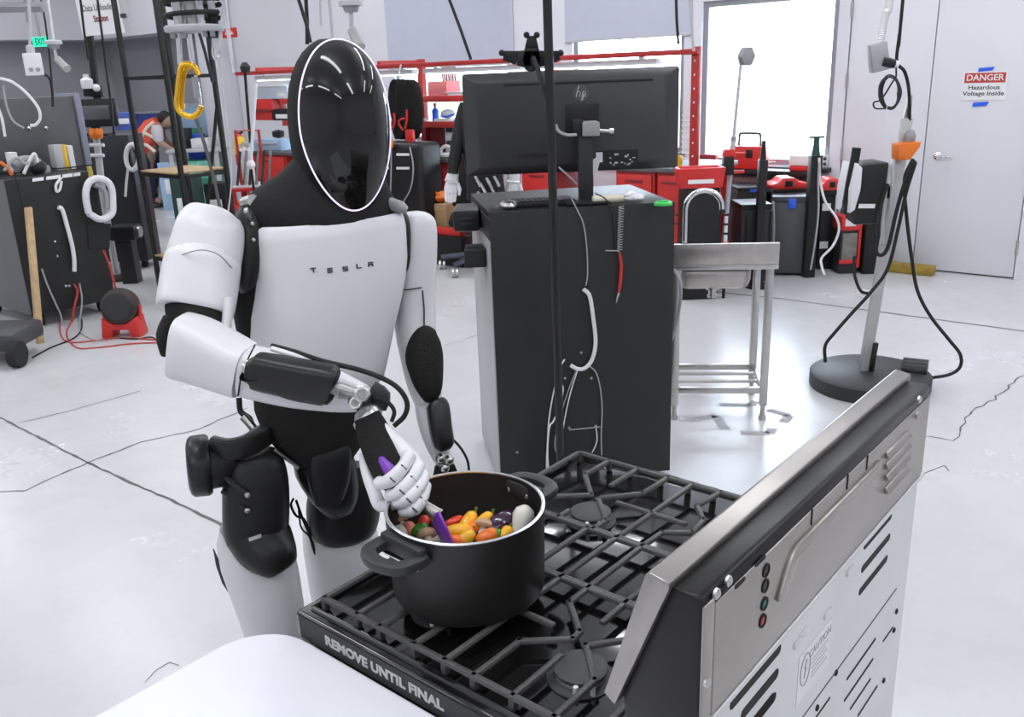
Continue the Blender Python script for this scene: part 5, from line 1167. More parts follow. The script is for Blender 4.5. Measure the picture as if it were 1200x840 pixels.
for k_ in range(9): obj('peg_hook', MB().tube([(UF+.02, VR+.035, BT+.08+k_*.04), (UF+.02, VR+.10, BT+.08+k_*.04), (UF+.02, VR+.105, BT+.095+k_*.04)], .008, n=6), 'white', endp, BLD)
obj('overhead_rail', MB().box(UF-.03, UF+.03, VR-.03, VL, 1.775, 1.815), 'redpaint', wbn, BLD, bevel=.006)
for k_ in range(4):
    v0_ = VR+.35+k_*1.35; lh = obj('light_bar', MB().box(UF+.03, UF+.13, v0_, v0_+1.2, 1.715, 1.76), 'white', wbn, BLD, bevel=.008)
    obj('light_tube', MB().box(UF+.04, UF+.12, v0_+.03, v0_+1.17, 1.705, 1.714), 'ledtube', lh, BLD, smooth=False)
    for s in (.15, 1.05): obj('light_bracket', MB().box(UF+.05, UF+.09, v0_+s-.02, v0_+s+.02, 1.76, 1.80), 'white', lh, BLD)
for z in (1.50, 1.255):
    for a, b in zip(posts[1:], posts[2:]):
        obj('shelf', MB().box(UF+.28, UF+.66, a+.04, b-.04, z-.02, z), 'lightgrey', wbn, BLD, bevel=.003)
        obj('shelf_lip', MB().box(UF+.262, UF+.28, a+.04, b-.04, z-.055, z+.005), 'redpaint', wbn, BLD, bevel=.003)
pv0, pv1 = bu(535, 160, UF+.6).y, bu(494, 160, UF+.6).y
obj('back_panel', MB().box(UF+.645, UF+.66, pv0, pv1, BT, 1.22), 'darkred', wbn, BLD, bevel=.003)
for v in [bu(x_, 215, UF+.07).y for x_ in (811, 690, 560, 430, 285)]: 
    obj('leg', MB().box(UF+.04, UF+.10, v-.03, v+.03, 0, BT-.036), 'redpaint', wbn, BLD, bevel=.004); obj('leg', MB().box(UF+.62, UF+.68, v-.03, v+.03, 0, BT-.036), 'redpaint', wbn, BLD, bevel=.004)
obj('stretcher', MB().box(UF+.6, UF+.63, VR+.2, VL-.55, .2, .26), 'redpaint', wbn, BLD, bevel=.004)
# drawer units under the bench
def drawers(label, x0, x1, n, zb=.25):
    v1_, v0_ = bu(x0, 215, UF+.03).y, bu(x1, 215, UF+.03).y
    t = thing('drawer_unit', label, 'drawers', (UF+.3, (v0_+v1_)/2, zb), BLD)
    obj('carcass', MB().box(UF+.03, UF+.6, v0_, v1_, zb, BT-.037), 'redpaint', t, BLD, bevel=.004)
    h = (BT-.05-zb)/n
    for k_ in range(n):
        d_ = obj('drawer', MB().box(UF+.012, UF+.03, v0_+.02, v1_-.02, zb+.01+k_*h, zb+h*(k_+1)-.01), 'redplastic', t, BLD, bevel=.004)
        obj('handle', MB().box(UF-.0, UF+.012, (v0_+v1_)/2-.08, (v0_+v1_)/2+.08, zb+h*(k_+.8)-.01, zb+h*(k_+.8)+.008), 'darkred', d_, BLD, bevel=.002)
    return t
drawers('red drawer unit under the bench right of the monitor column', 722, 767, 2)
drawers('wide red drawer unit at the right end of the bench', 770, 805, 2)
drawers('red drawer unit under the bench behind the pole', 612, 650, 2)
drawers('red drawer unit under the bench left of the hanging white hand', 493, 520, 2)
drawers('red drawer unit below the bench beside the robot shoulder', 298, 338, 2, .3)
# clutter on bench and shelves
def bi(x, y, u=UF+.35): return bu(x, y, u)
def bbox(name, label, cat, x0, y0, x1, y1, m, u=UF+.33, dep=.2, group=None, bevel=.006, rest=None, part='body'):
    a, b = bi(x0, y1, u), bi(x1, y0, u); z0 = a.z if rest is None else rest
    t = thing(name, label, cat, (u+dep/2, (a.y+b.y)/2, z0), BLD, group)
    obj(part, MB().box(u, u+dep, b.y, a.y, z0, max(b.z, z0+.02)), m, t, BLD, bevel=bevel); return t, b.y, a.y, z0, max(b.z, z0+.02)
def detail(t, name, u, v0_, v1_, z0, z1, m, d=.006): return obj(name, MB().box(u-d, u+.002, v0_, v1_, z0, z1), m, t, BLD, bevel=.002)
t, v0_, v1_, z0, z1 = bbox('storage_tub', 'clear storage tub on the top shelf left of the robot head', 'tub', 302, 100, 336, 112, 'clearbin', rest=1.501)
detail(t, 'lid', UF+.33, v0_-.01, v1_+.01, z1-.01, z1+.015, 'white', .02)
detail(t, 'label_card', UF+.33, v0_+.05, v0_+.2, z0+.02, z0+.06, 'paper')
t, v0_, v1_, z0, z1 = bbox('red_drill_case', 'red power tool case on the middle shelf left of the head', 'tool case', 300, 116, 318, 142, 'redplastic', rest=1.256)
detail(t, 'handle', UF+.33, v0_+.03, v1_-.03, z0+.10, z0+.13, 'darkred', .02)
t, v0_, v1_, z0, z1 = bbox('black_charger', 'black and white battery charger on the middle shelf', 'charger', 319, 128, 340, 140, 'blackplastic', rest=1.256)
detail(t, 'label_card', UF+.33, v0_+.03, v1_-.08, z0+.02, z0+.07, 'paper')
t, v0_, v1_, z0, z1 = bbox('grey_case', 'pale blue grey plastic case on the bench beside the robot', 'case', 298, 164, 328, 178, 'lightblue', u=UF+.1, rest=BT+.001)
detail(t, 'handle', UF+.1, v0_+.08, v1_-.08, z0+.07, z0+.09, 'lightgrey', .02)
t = thing('desk_lamp', 'small dark lamp with white bulb at the back of the bench', 'lamp', bi(325, 165, UF+.55), BLD)
q = bi(326, 158, UF+.55); obj('base', MB().lathe([(.06, 0), (.06, .015), (.02, .03)], (q.x, q.y, BT), n=16), 'blackplastic', t, BLD); obj('bulb', MB().ball((q.x, q.y, BT+.14), .035, 12, 8), 'white', t, BLD); obj('shade', MB().lathe([(.02, .03), (.02, .1), (.07, .12), (.075, .18), (.02, .2)], (q.x, q.y, BT), n=16), 'darkplastic', t, BLD)
# upper shelf right of the head
t, v0_, v1_, z0, z1 = bbox('red_caddy', 'pink red caddy of brushes on the top shelf', 'caddy', 501, 95, 523, 106, mat('pinkred', (.75, .2, .2), .5), rest=1.501)
for k_ in range(7): obj('brush', MB().cyl((UF+.5, v0_+.04+k_*.028, z0+.05), (UF+.5, v0_+.04+k_*.028, z0+.27), .010, n=7), 'darkred', t, BLD)
t = thing('paper_pad', 'stack of white paper on the top shelf beside the caddy', 'paper', bi(535, 106, UF+.4), BLD)
q = bi(535, 106, UF+.4); obj('stack', MB().box(UF+.32, UF+.6, q.y-.22, q.y+.05, 1.501, 1.53), 'paper', t, BLD, bevel=.003); obj('sheet', MB().box(UF+.3, UF+.58, q.y-.2, q.y+.08, 1.5305, 1.534), 'white', t, BLD)
q = bi(510, 130, UF+.4); t = thing('blue_bottle', 'blue plastic bottle on the middle shelf', 'bottle', (q.x, q.y, 1.256), BLD)
obj('bottle_body', MB().lathe([(.03, 0), (.036, .004), (.036, .10), (.03, .115), (.014, .125), (.014, .14)], (q.x, q.y, 1.256), n=18), 'bluepaint', t, BLD); obj('cap', MB().lathe([(.017, .14), (.017, .165), (.008, .18)], (q.x, q.y, 1.256), n=12), 'redplastic', t, BLD)
q = bi(524, 131, UF+.4); t = thing('goggle_case', 'clear and blue safety goggles in a white tray', 'goggles', (q.x, q.y, 1.256), BLD)
obj('tray', MB().box(UF+.3, UF+.5, q.y-.14, q.y+.10, 1.256, 1.285), 'white', t, BLD, bevel=.008); obj('lens', MB().ball((UF+.38, q.y-.03, 1.33), (.06, .09, .045), 14, 8), 'clearbin', t, BLD); obj('strap', MB().tube(spline([(UF+.36, q.y+.05, 1.31), (UF+.33, q.y-.02, 1.30), (UF+.36, q.y-.13, 1.32)], 5), .010, n=6), 'bluepaint', t, BLD)
q = bi(492, 131, UF+.4); single('white_dish', 'flat white dish on the middle shelf left of the blue bottle', 'dish', MB().lathe([(.05, 0), (.075, .012), (.08, .02), (.07, .018), (.05, .006)], (q.x, q.y+.02, 1.2565), n=20), 'white', fr=BLD)
# black harness vest hanging from the rail
hv = thing('harness_vest', 'black harness vest with red buckle straps hanging at the bench', 'vest', (UF-.12, bi(470, 160, UF).y, 1.25), BLD)
def hvp(x, y, d=0): q = bu(x, y, UF-.10); return V((q.x+d, q.y, q.z))
vm_ = MB(); rs = []
for y, xl, xr in ((93, 459, 481), (97, 456, 486), (104, 455, 489), (115, 456, 491), (128, 457, 492), (142, 458, 492), (155, 460, 490), (163, 464, 486)):
    a, b = hvp(xl, y), hvp(xr, y); n_ = 18; ring = []
    for j in range(n_):
        t_ = j/(n_-1); ring.append(a.lerp(b, t_)+V((-.04*sin(pi*t_)-.018*sin(t_*16+y*.12), 0, .035*(abs(t_-.5) < .2)*(-1 if y < 95 else 0))))
    ring += [a.lerp(b, 1-j/(n_-1))+V((.05, 0, 0)) for j in range(n_)]
    rs.append(ring)
vm_.rings(rs); obj('fabric', vm_, 'cloth', hv, BLD, ang=80)
for P in (((468, 132), (469, 142), (466, 150), (458, 153)), ((483, 128), (483, 140), (481, 150)), ((481, 138), (475, 140), (474, 145), (479, 152))):
    obj('strap', MB().tube(spline([hvp(x, y, -.07) for x, y in P], 5), .011, n=7), 'redplastic', hv, BLD)
obj('buckle', MB().cbox(hvp(486, 160, -.06), (.04, .10, .14)), 'redplastic', hv, BLD, bevel=.01)
obj('hanger', MB().tube(spline([hvp(470, 76), hvp(468, 84), hvp(470, 92)], 5), .008, n=6), 'white', hv, BLD)
# black backpack unit with white label strips below the vest
bk = thing('equipment_rack', 'dark equipment rack with white label strips behind the robot shoulder', 'rack', (UF-.35, bi(470, 240, UF-.3).y, 0), BLD)
def bkp(x, y, d=0): q = bu(x, y, UF-.35); return V((q.x+d, q.y, q.z))
a, b = bkp(452, 250), bkp(491, 168)
obj('frame', MB().box(UF-.35, UF-.05, b.y, a.y, .0, b.z), 'blackplastic', bk, BLD, bevel=.05, seg=3)
for y in (181, 197):
    for x0, x1 in ((446, 456), (465, 480)): obj('label_strip', MB().prism([bkp(x0, y-1.5, -.006), bkp(x1, y-1.5, -.006), bkp(x1, y+1.5, -.006), bkp(x0, y+1.5, -.006)], (.004, 0, 0)), 'paper', bk, BLD, smooth=False)
for P in (((452, 170), (448, 190), (450, 215), (458, 235), (470, 240)), ((483, 172), (487, 195), (484, 220), (474, 238)), ((461, 160), (461, 200), (460, 235))):
    obj('cord', MB().tube(spline([bkp(x, y, -.03) for x, y in P], 6), .007, n=6), 'cableg', bk, BLD)
obj('orange_tag', MB().prism([bkp(450, 162, -.04), bkp(463, 162, -.04), bkp(463, 173, -.04), bkp(450, 173, -.04)], (.02, 0, 0)), 'orange', bk, BLD, bevel=.005)
obj('white_knob', MB().ball(bkp(456, 157, -.03), .03, 12, 8), 'white', bk, BLD)
# white foam parts on the bench
for i, (x, lab) in enumerate(((503, 'curled white foam part on the bench left of the other'), (524, 'curled white foam part on the bench nearest the hanging arm'))):
    q = bi(x, 183, UF+.15); t = thing('foam_part', lab, 'part', (q.x, q.y, BT), BLD, 'white foam parts on the bench')
    obj('base', MB().lathe([(.08, 0), (.10, .01), (.10, .03), (.06, .04)], (q.x, q.y, BT+.001), n=20), 'white', t, BLD)
    obj('loop', MB().tube([V((q.x, q.y+.085*cos(s*pi/9), BT+.045+.06*sin(s*pi/9))) for s in range(10)], .018, n=8), 'white', t, BLD)
t, v0_, v1_, z0, z1 = bbox('document_tray', 'white document tray with dark slots on the bench', 'tray', 521, 140, 541, 152, 'white', u=UF+.34, rest=BT+.001); 
for k_ in range(2): detail(t, 'slot', UF+.34, v0_+.02, v1_-.02, z0+.08+k_*.14, z0+.14+k_*.14, 'ink')
# under the bench
t, v0_, v1_, z0, z1 = bbox('cardboard_box', 'small open cardboard box under the bench', 'box', 504, 240, 522, 256, 'cardboard', u=UF-.2, rest=.28); detail(t, 'flap', UF-.2, v0_+.02, v1_-.02, z1-.06, z1-.02, 'wood')
obj('shelf_under', MB().box(UF-.22, UF+.05, v0_-.3, v1_+.1, .24, .279), 'blackplastic', t, BLD, bevel=.004)
q = bu(513, 228, UF-.1); t = thing('orange_toolbag', 'bright orange folded bag on the cardboard box', 'bag', (q.x, q.y, z1), BLD)
bgm = MB().ball((UF-.1, q.y, z1+.055), (.09, .13, .055), 14, 8)
for v_ in bgm.v: v_ += V((random.uniform(-.012, .012), random.uniform(-.012, .012), random.uniform(-.004, .008)))
obj('fabric', bgm, 'orange', t, BLD); obj('strap', MB().tube(spline([(UF-.15, q.y-.08, z1+.08), (UF-.18, q.y, z1+.12), (UF-.15, q.y+.08, z1+.08)], 5), .008, n=6), 'orange', t, BLD)
a, b = bu(503, 252, UF-.32), bu(541, 246, UF-.32); single('red_beam', 'short red steel beam lying beneath the bench', 'beam', MB().box(UF-.36, UF-.28, b.y, a.y, .28, .34), 'redplastic', fr=BLD, bevel=.006)
single('beam_block', 'dark low crate carrying the red beam', 'crate', MB().box(UF-.40, UF-.24, b.y-.05, a.y+.05, .0, .279), 'blackplastic', fr=BLD, bevel=.008)
q = bi(797, 187, UF+.1); single('yellow_cup', 'yellow cup on the right end of the bench', 'cup', MB().lathe([(.035, 0), (.045, .09), (.040, .09), (.03, .01)], (q.x, q.y+.02, BT+.001), n=18), 'yellow', fr=BLD)
# tall beam lamp hung over the rail: grey cables crossing above the bench
def toceil(P): return [V((P[0].x, P[0].y, ZC-.002))] + P if P[0].z > 2.0 else P
def rodline(label, pts, r, m, Y, name='hanging_cable', grp='thin cables hanging from the ceiling'):
    return single(name, label, 'cable', MB().tube(toceil([at(*(q if len(q) == 3 else (*q, Y))) for q in pts]), r, n=6), m, grp)
# ---------------------------------------------------------------- second robot behind the monitor
r2 = thing('humanoid_robot', 'second dark robot hanging behind the monitor with white hands', 'robot', V((at(568, 150, 5.9).x, 5.95, 0)))
Y2 = 5.9
def l2(name, m, secs, ex=2.4, side=(1, 0, 0)): return obj(name, MB().loft([(at(q[0], q[1], q[2] if len(q) > 4 else Y2), q[-2], q[-1]) for q in secs], n=16, ex=ex, side=side), m, r2, ang=60)
l2('torso', 'blackplastic', [(568, 120, .16, .1), (568, 135, .18, .12), (568, 170, .15, .12), (568, 205, .12, .1), (570, 232, .13, .1)])
l2('head', 'visor', [(570, 86, .05, .06), (570, 92, .085, .10), (570, 103, .09, .11), (570, 114, .07, .09), (570, 122, .05, .06)])
for s, xs in ((0, (546, 543, 539, 534, 531, 529)), (1, (596, 598, 599, 600, 601, 601))):
    l2('upper_arm', 'blackplastic', [(xs[0], 126, .05, .06), (xs[1], 140, .055, .06), (xs[2], 158, .05, .055), (xs[3]+1, 176, .045, .05)])
    l2('forearm', 'blackmetal', [(xs[3]+2, 174, .042, .045), (xs[4]+1, 190, .042, .045), (xs[5]+2, 203, .034, .04)])
    l2('wrist', 'white', [(xs[4]+1, 200, .032, .03), (xs[5]+1, 208, .040, .03), (xs[5], 213, .045, .025)])
    pm = l2('palm', 'white', [(xs[5]+1, 211, .036, .02), (xs[5], 220, .046, .025), (xs[5]-1, 226, .043, .022)])
    for k_ in range(4): obj('finger', MB().tube([at(xs[5]-6+k_*3.6, 225, Y2), at(xs[5]-6+k_*3.3, 232, Y2-.01), at(xs[5]-5.5+k_*3.0, 238-abs(k_-1.5), Y2-.02)], [.0125, .012, .009], n=8), 'white', r2)
    obj('thumb', MB().tube([at(xs[5]+7, 215, Y2), at(xs[5]+10, 222, Y2-.02), at(xs[5]+9, 229, Y2-.03)], [.013, .012, .008], n=8), 'white', r2)
    obj('wrist_ring', MB().tube([at(xs[5]-7, 212, Y2-.04), at(xs[5]+8, 213, Y2-.04)], .006, n=6), 'chrome', r2)
for x in (576, 594):
    l2('leg', 'blackmetal', [(x, 228, .07, .08), (x, 262, .07, .08), (x, 300, .05, .06), (x, 340, .05, .06)])
    c = V((at(x, 300, Y2).x, Y2, 0)); obj('foot', MB().box(-.05, .05, -.16, .08, 0, .07, M.Translation(c)), 'blackplastic', r2, bevel=.02)
for x, y in ((560, 212), (566, 220), (573, 214), (579, 226), (563, 230), (582, 212)): obj('hip_link', MB().tube([at(x-3, y-5, Y2-.12), at(x, y, Y2-.14), at(x+3, y+6, Y2-.12)], .010, n=7), 'steel', r2)
# office chair base peeking out left of the cabinet
oc_ = thing('office_chair', 'dark office chair with castered star base behind the cabinet', 'chair', onz(548, 305))
c = onz(560, 316); c.z = 0; tip = onz(516, 331); a0_ = math.atan2(tip.y-c.y, tip.x-c.x)
for k_ in range(5):
    a_ = a0_+k_*2*pi/5; e = c+V((.34*cos(a_), .34*sin(a_), .095)); ar = obj('base_arm', MB().tube([c+V((0, 0, .15)), e+V((0, 0, .015))], [.03, .022], n=8), mat('armgrey', (.05, .06, .09), .4), oc_)
    cs = MB(); cs.cyl(e+V((-.028, 0, -.053)), e+V((-.008, 0, -.053)), .042, n=16).cyl(e+V((.008, 0, -.053)), e+V((.028, 0, -.053)), .042, n=16); obj('caster', cs, 'steel', ar)
obj('gas_column', MB().cyl(c+V((0, 0, .1)), c+V((0, 0, .42)), .028, n=12), 'blackmetal', oc_)
obj('seat', MB().box(-.23, .23, -.22, .22, .43, .50, M.Translation(c)), 'cloth', oc_, bevel=.03, seg=3)
obj('backrest', MB().box(-.21, .21, .20, .25, .55, 1.0, M.Translation(c)), 'cloth', oc_, bevel=.02, seg=3)
obj('back_stem', MB().box(-.03, .03, .21, .24, .44, .6, M.Translation(c)), 'blackmetal', oc_)
# ---------------------------------------------------------------- left half: equipment cabinets
K0 = onz(41, 386); K1 = onz(127, 361); kb = BLD.inverted()
k0 = kb @ K0; k1 = kb @ K1                      # near corner and far end of the dark face (building grid)
KH = .0
def kf(x, y, off=0.): return bu_v(x, y, k0.y-off)
def bu_v(x, y, v):                               # building coordinates on the plane v = const
    return kb @ onplane(x, y, bw((0, v, 0)), Dd)
zt_ = kf(38, 208).z
ek = thing('equipment_cabinet', 'dark equipment cabinet on casters with hoses hung on it', 'cabinet', (k0.x+.35, k0.y+.4, 0), BLD)
KU0, KU1, KV0, KV1 = k0.x, k1.x, k0.y, k0.y+.95
obj('carcass', MB().box(KU0+.012, KU1, KV0+.012, KV1, .10, zt_), 'blackplastic', ek, BLD, bevel=.005)
obj('face_panel', MB().box(KU0, KU1, KV0, KV0+.012, .10, zt_), 'darkback', ek, BLD, bevel=.002)
obj('side_panel', MB().box(KU0, KU0+.012, KV0+.012, KV1, .10, zt_), mat('sidegrey', (.14, .14, .145), .5), ek, BLD, bevel=.002)
for u in (KU0+.08, KU1-.08):
    for v in (KV0+.08, KV1-.08): obj('caster', MB().cyl((u-.02, v, .05), (u+.02, v, .05), .05, n=16).box(u-.03, u+.03, v-.02, v+.02, .05, .101), 'rubber', ek, BLD)
for x, y in ((64, 283), (67, 300), (77, 335), (81, 335), (36, 305)):
    p = kf(x, y); obj('screw', MB().ball((p.x, p.y-.002, p.z), .011, 8, 6), 'steel', ek, BLD)
obj('vent_patch', MB().prism([kf(x, y, .002) for x, y in ((102, 262), (130, 262), (128, 292), (104, 292))], (0, -.004, 0)), 'rubber', ek, BLD, smooth=False)
for x0, x1 in ((38, 51), (54, 71), (73, 85), (86, 94)):
    obj('name_strip', MB().prism([kf(x0, 213-(x0-38)*.13, .003), kf(x1, 213-(x1-38)*.13, .003), kf(x1, 209-(x1-38)*.13, .003), kf(x0, 209-(x0-38)*.13, .003)], (0, -.003, 0)), 'paper', ek, BLD, smooth=False)
def kw(name, label, pts, r, m, off=.02): return single(name, label, 'cable', MB().tube(spline([bw(kf(x, y, off)) for x, y in pts], 6), r, n=8), m, 'leads on the dark equipment cabinet')
kw('white_hose', 'white hose hanging down the face of the dark cabinet', ((68, 243), (73, 246), (80, 270), (85, 290), (87, 305), (87, 318)), .016, 'cablew', .03)
kw('white_lead', 'short white lead looped over the cabinet top edge', ((72, 208), (66, 216), (66, 224), (70, 222), (72, 212)), .010, 'cablew', .03)
kw('grey_lead', 'grey lead running down the middle of the dark cabinet', ((49, 315), (56, 335), (65, 355), (72, 372), (72, 390)), .007, 'cableg', .03)
kw('grey_lead', 'grey lead bending to the floor beside the red one', ((93, 332), (96, 350), (94, 370), (86, 388)), .007, 'cableg', .03)
kw('red_lead', 'red lead hanging from the low socket of the cabinet', ((87, 333), (91, 342), (87, 360), (83, 385)), .009, 'cabler', .03)
kw('red_lead', 'red lead running to the red floor fan', ((121, 293), (128, 310), (135, 335), (140, 345), (150, 362), (166, 378)), .009, 'cabler', .06)
kw('black_lead', 'black lead hanging over the near edge of the cabinet', ((16, 200), (24, 230), (30, 255), (38, 285), (44, 300)), .006, 'rubber', .04)
# white framed ring on the cabinet
rg = thing('ring_guard', 'white arched ring with grey padding hung on the cabinet face', 'ring', kf(116, 257), BLD)
P = [kf(x, y, .06) for x, y in ((104, 250), (101, 235), (101, 222), (106, 212), (116, 209), (126, 213), (131, 222), (132, 235), (131, 250), (118, 257), (104, 250))]
obj('white_ring', MB().tube(spline(P, 5), .026, n=10), 'white', rg, BLD)
obj('padding', MB().tube(spline([kf(x, y, .05) for x, y in ((110, 216), (118, 219), (124, 228), (125, 245))], 5), .022, n=9), 'grey', rg, BLD)
obj('yellow_hook', MB().tube([kf(107, 210, .05), kf(106, 202, .05), kf(104, 195, .05)], .018, n=9), mat('mustard', (.45, .36, .05), .5), rg, BLD)
# wooden stick
a, b = kf(33, 243, .10), kf(47, 402, .10); a.z = max(a.z, .8); b = kb @ onz(47, 402)
wk = MB(); d = (a-b).normalized(); wk.rings([[q+V((s*.022, t_*.02, 0)) for s, t_ in ((-1, -1), (1, -1), (1, 1), (-1, 1))] for q in (b, a)]); single('wooden_stick', 'long raw wooden stick leaning on the dark cabinet', 'stick', wk, 'wood', fr=BLD, bevel=.003)
# clutter on the cabinet top
t = thing('tangled_gripper', 'grey jointed gripper arm lying on the near cabinet', 'gripper', (KU0+.2, KV0+.3, zt_), BLD)
def kt(x, y, v=KV0+.25): q = bu_v(x, y, v); return V((q.x, q.y, max(q.z, zt_+.02)))
obj('link', MB().tube(spline([kt(16, 195), kt(26, 190), kt(36, 189), kt(44, 193), kt(47, 205)], 5), .045, n=10), 'grey', t, BLD)
obj('link', MB().tube(spline([kt(46, 203), kt(52, 200), kt(58, 204), kt(58, 208)], 5), .040, n=10), 'grey', t, BLD)
obj('joint', MB().ball(kt(45, 196), .06, 12, 8), 'darkplastic', t, BLD)
for i, (P, m, lab) in enumerate((([(28, 205), (34, 190), (40, 180), (44, 190)], 'cablew', 'white lead tangled over the gripper'), ([(5, 200), (18, 185), (30, 192), (42, 182)], 'cableg', 'grey lead tangled over the gripper'), ([(0, 190), (8, 196), (14, 205)], 'orange', 'short orange lead at the left picture edge'))):
    single('loose_lead', lab, 'cable', MB().tube(spline([kt(x, y, KV0+.15) for x, y in P], 6), .012, n=7), m, 'leads on the dark equipment cabinet', fr=BLD)
for i, (x, y, w_, h_, m, lab) in enumerate(((66, 177, 9, 16, 'lightgrey', 'grey box behind the cables on the cabinet'), (72, 176, 4, 14, 'yellow', 'yellow tin beside the grey box'), (80, 180, 3, 20, 'white', 'white upright tube on the cabinet'), (14, 186, 5, 16, 'paper', 'white card standing among the cables'))):
    q0, q1 = bu_v(x-w_/2, y+h_/2, KV0+.4), bu_v(x+w_/2, y-h_/2, KV0+.4)
    t = thing('bench_item', lab, 'item', (q0.x, q0.y, zt_), BLD); obj('body', MB().box(q0.x, q1.x, KV0+.35, KV0+.45, zt_+.001, max(q1.z, zt_+.05)), m, t, BLD, bevel=.006); obj('trim_band', MB().box(q0.x-.002, q1.x+.002, KV0+.348, KV0+.452, zt_+.01, zt_+.02), 'darkplastic', t, BLD)
# tall grey hood panel behind it
q0, q1 = bu_v(0, 205, KV0+.75), bu_v(84, 112, KV0+.75)
t = thing('grey_enclosure', 'tall dark grey enclosure standing on the near cabinet', 'enclosure', (q0.x, q0.y, zt_), BLD)
obj('hood', MB().box(q0.x-.3, q1.x-.05, KV0+.62, KV1, zt_+.001, q1.z), mat('encgrey', (.10, .10, .105), .45, var=.05), t, BLD, bevel=.01)
obj('edge_post', MB().box(q1.x-.05, q1.x, KV0+.60, KV1, zt_+.001, q1.z+.02), mat('edgeblue', (.25, .27, .33), .4), t, BLD, bevel=.008)
for x, y in ((34, 150), (54, 150)): q = bu_v(x, y, KV0+.61); obj('latch', MB().ball((q.x, KV0+.612, q.z), .018, 8, 6), 'chrome', t, BLD)
single('white_cable', 'white cord arching over the grey enclosure', 'cable', MB().tube(spline([at(0, 92, 6.2), at(14, 96, 6.2), at(30, 108, 6.2), at(44, 125, 6.2), at(47, 138, 6.2), at(42, 146, 6.2), at(36, 147, 6.2)], 6), .010, n=8), 'cablew')
single('dark_cable', 'thin dark cord sagging in front of the grey enclosure', 'cable', MB().tube(spline([at(4, 100, 6.15), at(8, 125, 6.15), at(16, 142, 6.15), at(28, 150, 6.15)], 6), .007, n=8), 'cableg')
single('dark_cable', 'short grey cord at the left picture edge', 'cable', MB().tube(spline([at(-5, 120, 6.1), at(2, 138, 6.1), at(6, 160, 6.1)], 6), .009, n=8), 'cablew')
# second dark cabinet further back, with monitor
t = thing('far_cabinet', 'dark cabinet further back beside the black metal frame', 'cabinet', onz(120, 300))
q0, q1 = at(86, 288, 8.6), at(150, 158, 8.6)
obj('carcass', MB().box(q0.x, q1.x, 8.6, 8.95, .08, q1.z), mat('navyblack', (.014, .015, .02), .5), t, bevel=.008)
obj('door_panel', MB().box(q0.x+.03, q1.x-.03, 8.585, 8.6, .12, q1.z-.05), mat('navyblack', (0, 0, 0)), t, bevel=.004)
for x in (q0.x+.08, q1.x-.08): obj('caster', MB().cyl((x-.02, 8.7, .04), (x+.02, 8.7, .04), .04, n=14), 'rubber', t)
topz = q1.z
t = thing('small_monitor', 'small black framed monitor on the far dark cabinet', 'monitor', at(108, 158, 8.7))
q0, q1 = at(82, 150, 8.7), at(133, 115, 8.7)
obj('bezel', MB().box(q0.x, q1.x, 8.70, 8.74, q0.z, q1.z), 'blackplastic', t, bevel=.008)
q2, q3 = at(89, 141, 8.7), at(127, 123, 8.7); obj('display', MB().box(q2.x, q3.x, 8.694, 8.699, q2.z, q3.z), mat('dimscreen', (.09, .09, .10), .2), t, bevel=.002)
obj('stand', MB().box((q0.x+q1.x)/2-.04, (q0.x+q1.x)/2+.04, 8.72, 8.76, topz, q0.z+.05).box((q0.x+q1.x)/2-.14, (q0.x+q1.x)/2+.14, 8.64, 8.84, topz, topz+.02), 'blackplastic', t, bevel=.006)
t = thing('clip_stand', 'white post with two bright orange clips in front of the small monitor', 'stand', onz(117, 320))
pa, pb_ = at(112, 152, 8.2), at(121, 232, 8.2)
obj('post', MB().tube([V((pb_.x, 8.2, .02)), V((pb_.x, 8.2, pb_.z)), V((pa.x, 8.2, pa.z))], .030, n=10), 'lightgrey', t)
for x in (109, 116): obj('clip', MB().tube([at(x, 151, 8.16), at(x, 157, 8.15), at(x+1, 162, 8.16)], [.03, .034, .024], n=10), 'orange', t)
for y in (170, 182): obj('cross_bar', MB().tube([at(105, y, 8.17), at(122, y, 8.17)], .016, n=8), 'white', t)
obj('foot', MB().lathe([(.18, 0), (.18, .02), (.03, .04)], V((pb_.x, 8.2, 0)), n=22), 'blackmetal', t)
t = thing('ring_guard', 'small white ring with dark padding right of the orange clips', 'ring', at(155, 200, 8.4))
obj('white_ring', MB().tube([at(155+7.5*cos(s*pi/8), 184+15*sin(s*pi/8), 8.45) for s in range(17)], .022, n=8), 'white', t); obj('padding', MB().tube([at(157+5*cos(s*pi/8), 186+12*sin(s*pi/8), 8.5) for s in range(-3, 6)], .03, n=8), 'darkplastic', t); obj('hook', MB().tube([at(150, 198, 8.5), at(148, 215, 8.52), at(147, 230, 8.55)], .012, n=7), 'cablew', t)
t = thing('wall_sensor', 'white sensor bottle on a dark bracket above the small monitor', 'sensor', at(104, 112, 8.75))
obj('bracket', MB().prism([at(x, y, 8.8) for x, y in ((96, 97), (117, 100), (119, 114), (98, 113))], (0, .05, 0)), 'blackplastic', t, bevel=.006)
obj('bottle', MB().lathe([(.05, 0), (.055, .02), (.055, .08), (.025, .10), (.025, .13)], at(103, 104, 8.75), n=14), 'white', t); obj('nozzle', MB().ball(at(113, 103, 8.75), .035, 10, 8), 'white', t)
obj('boom', MB().tube([at(104, 30, 8.85), at(112, 100, 8.85), at(114, 116, 8.85), at(122, 137, 8.8)], .035, n=8), 'blackmetal', t)
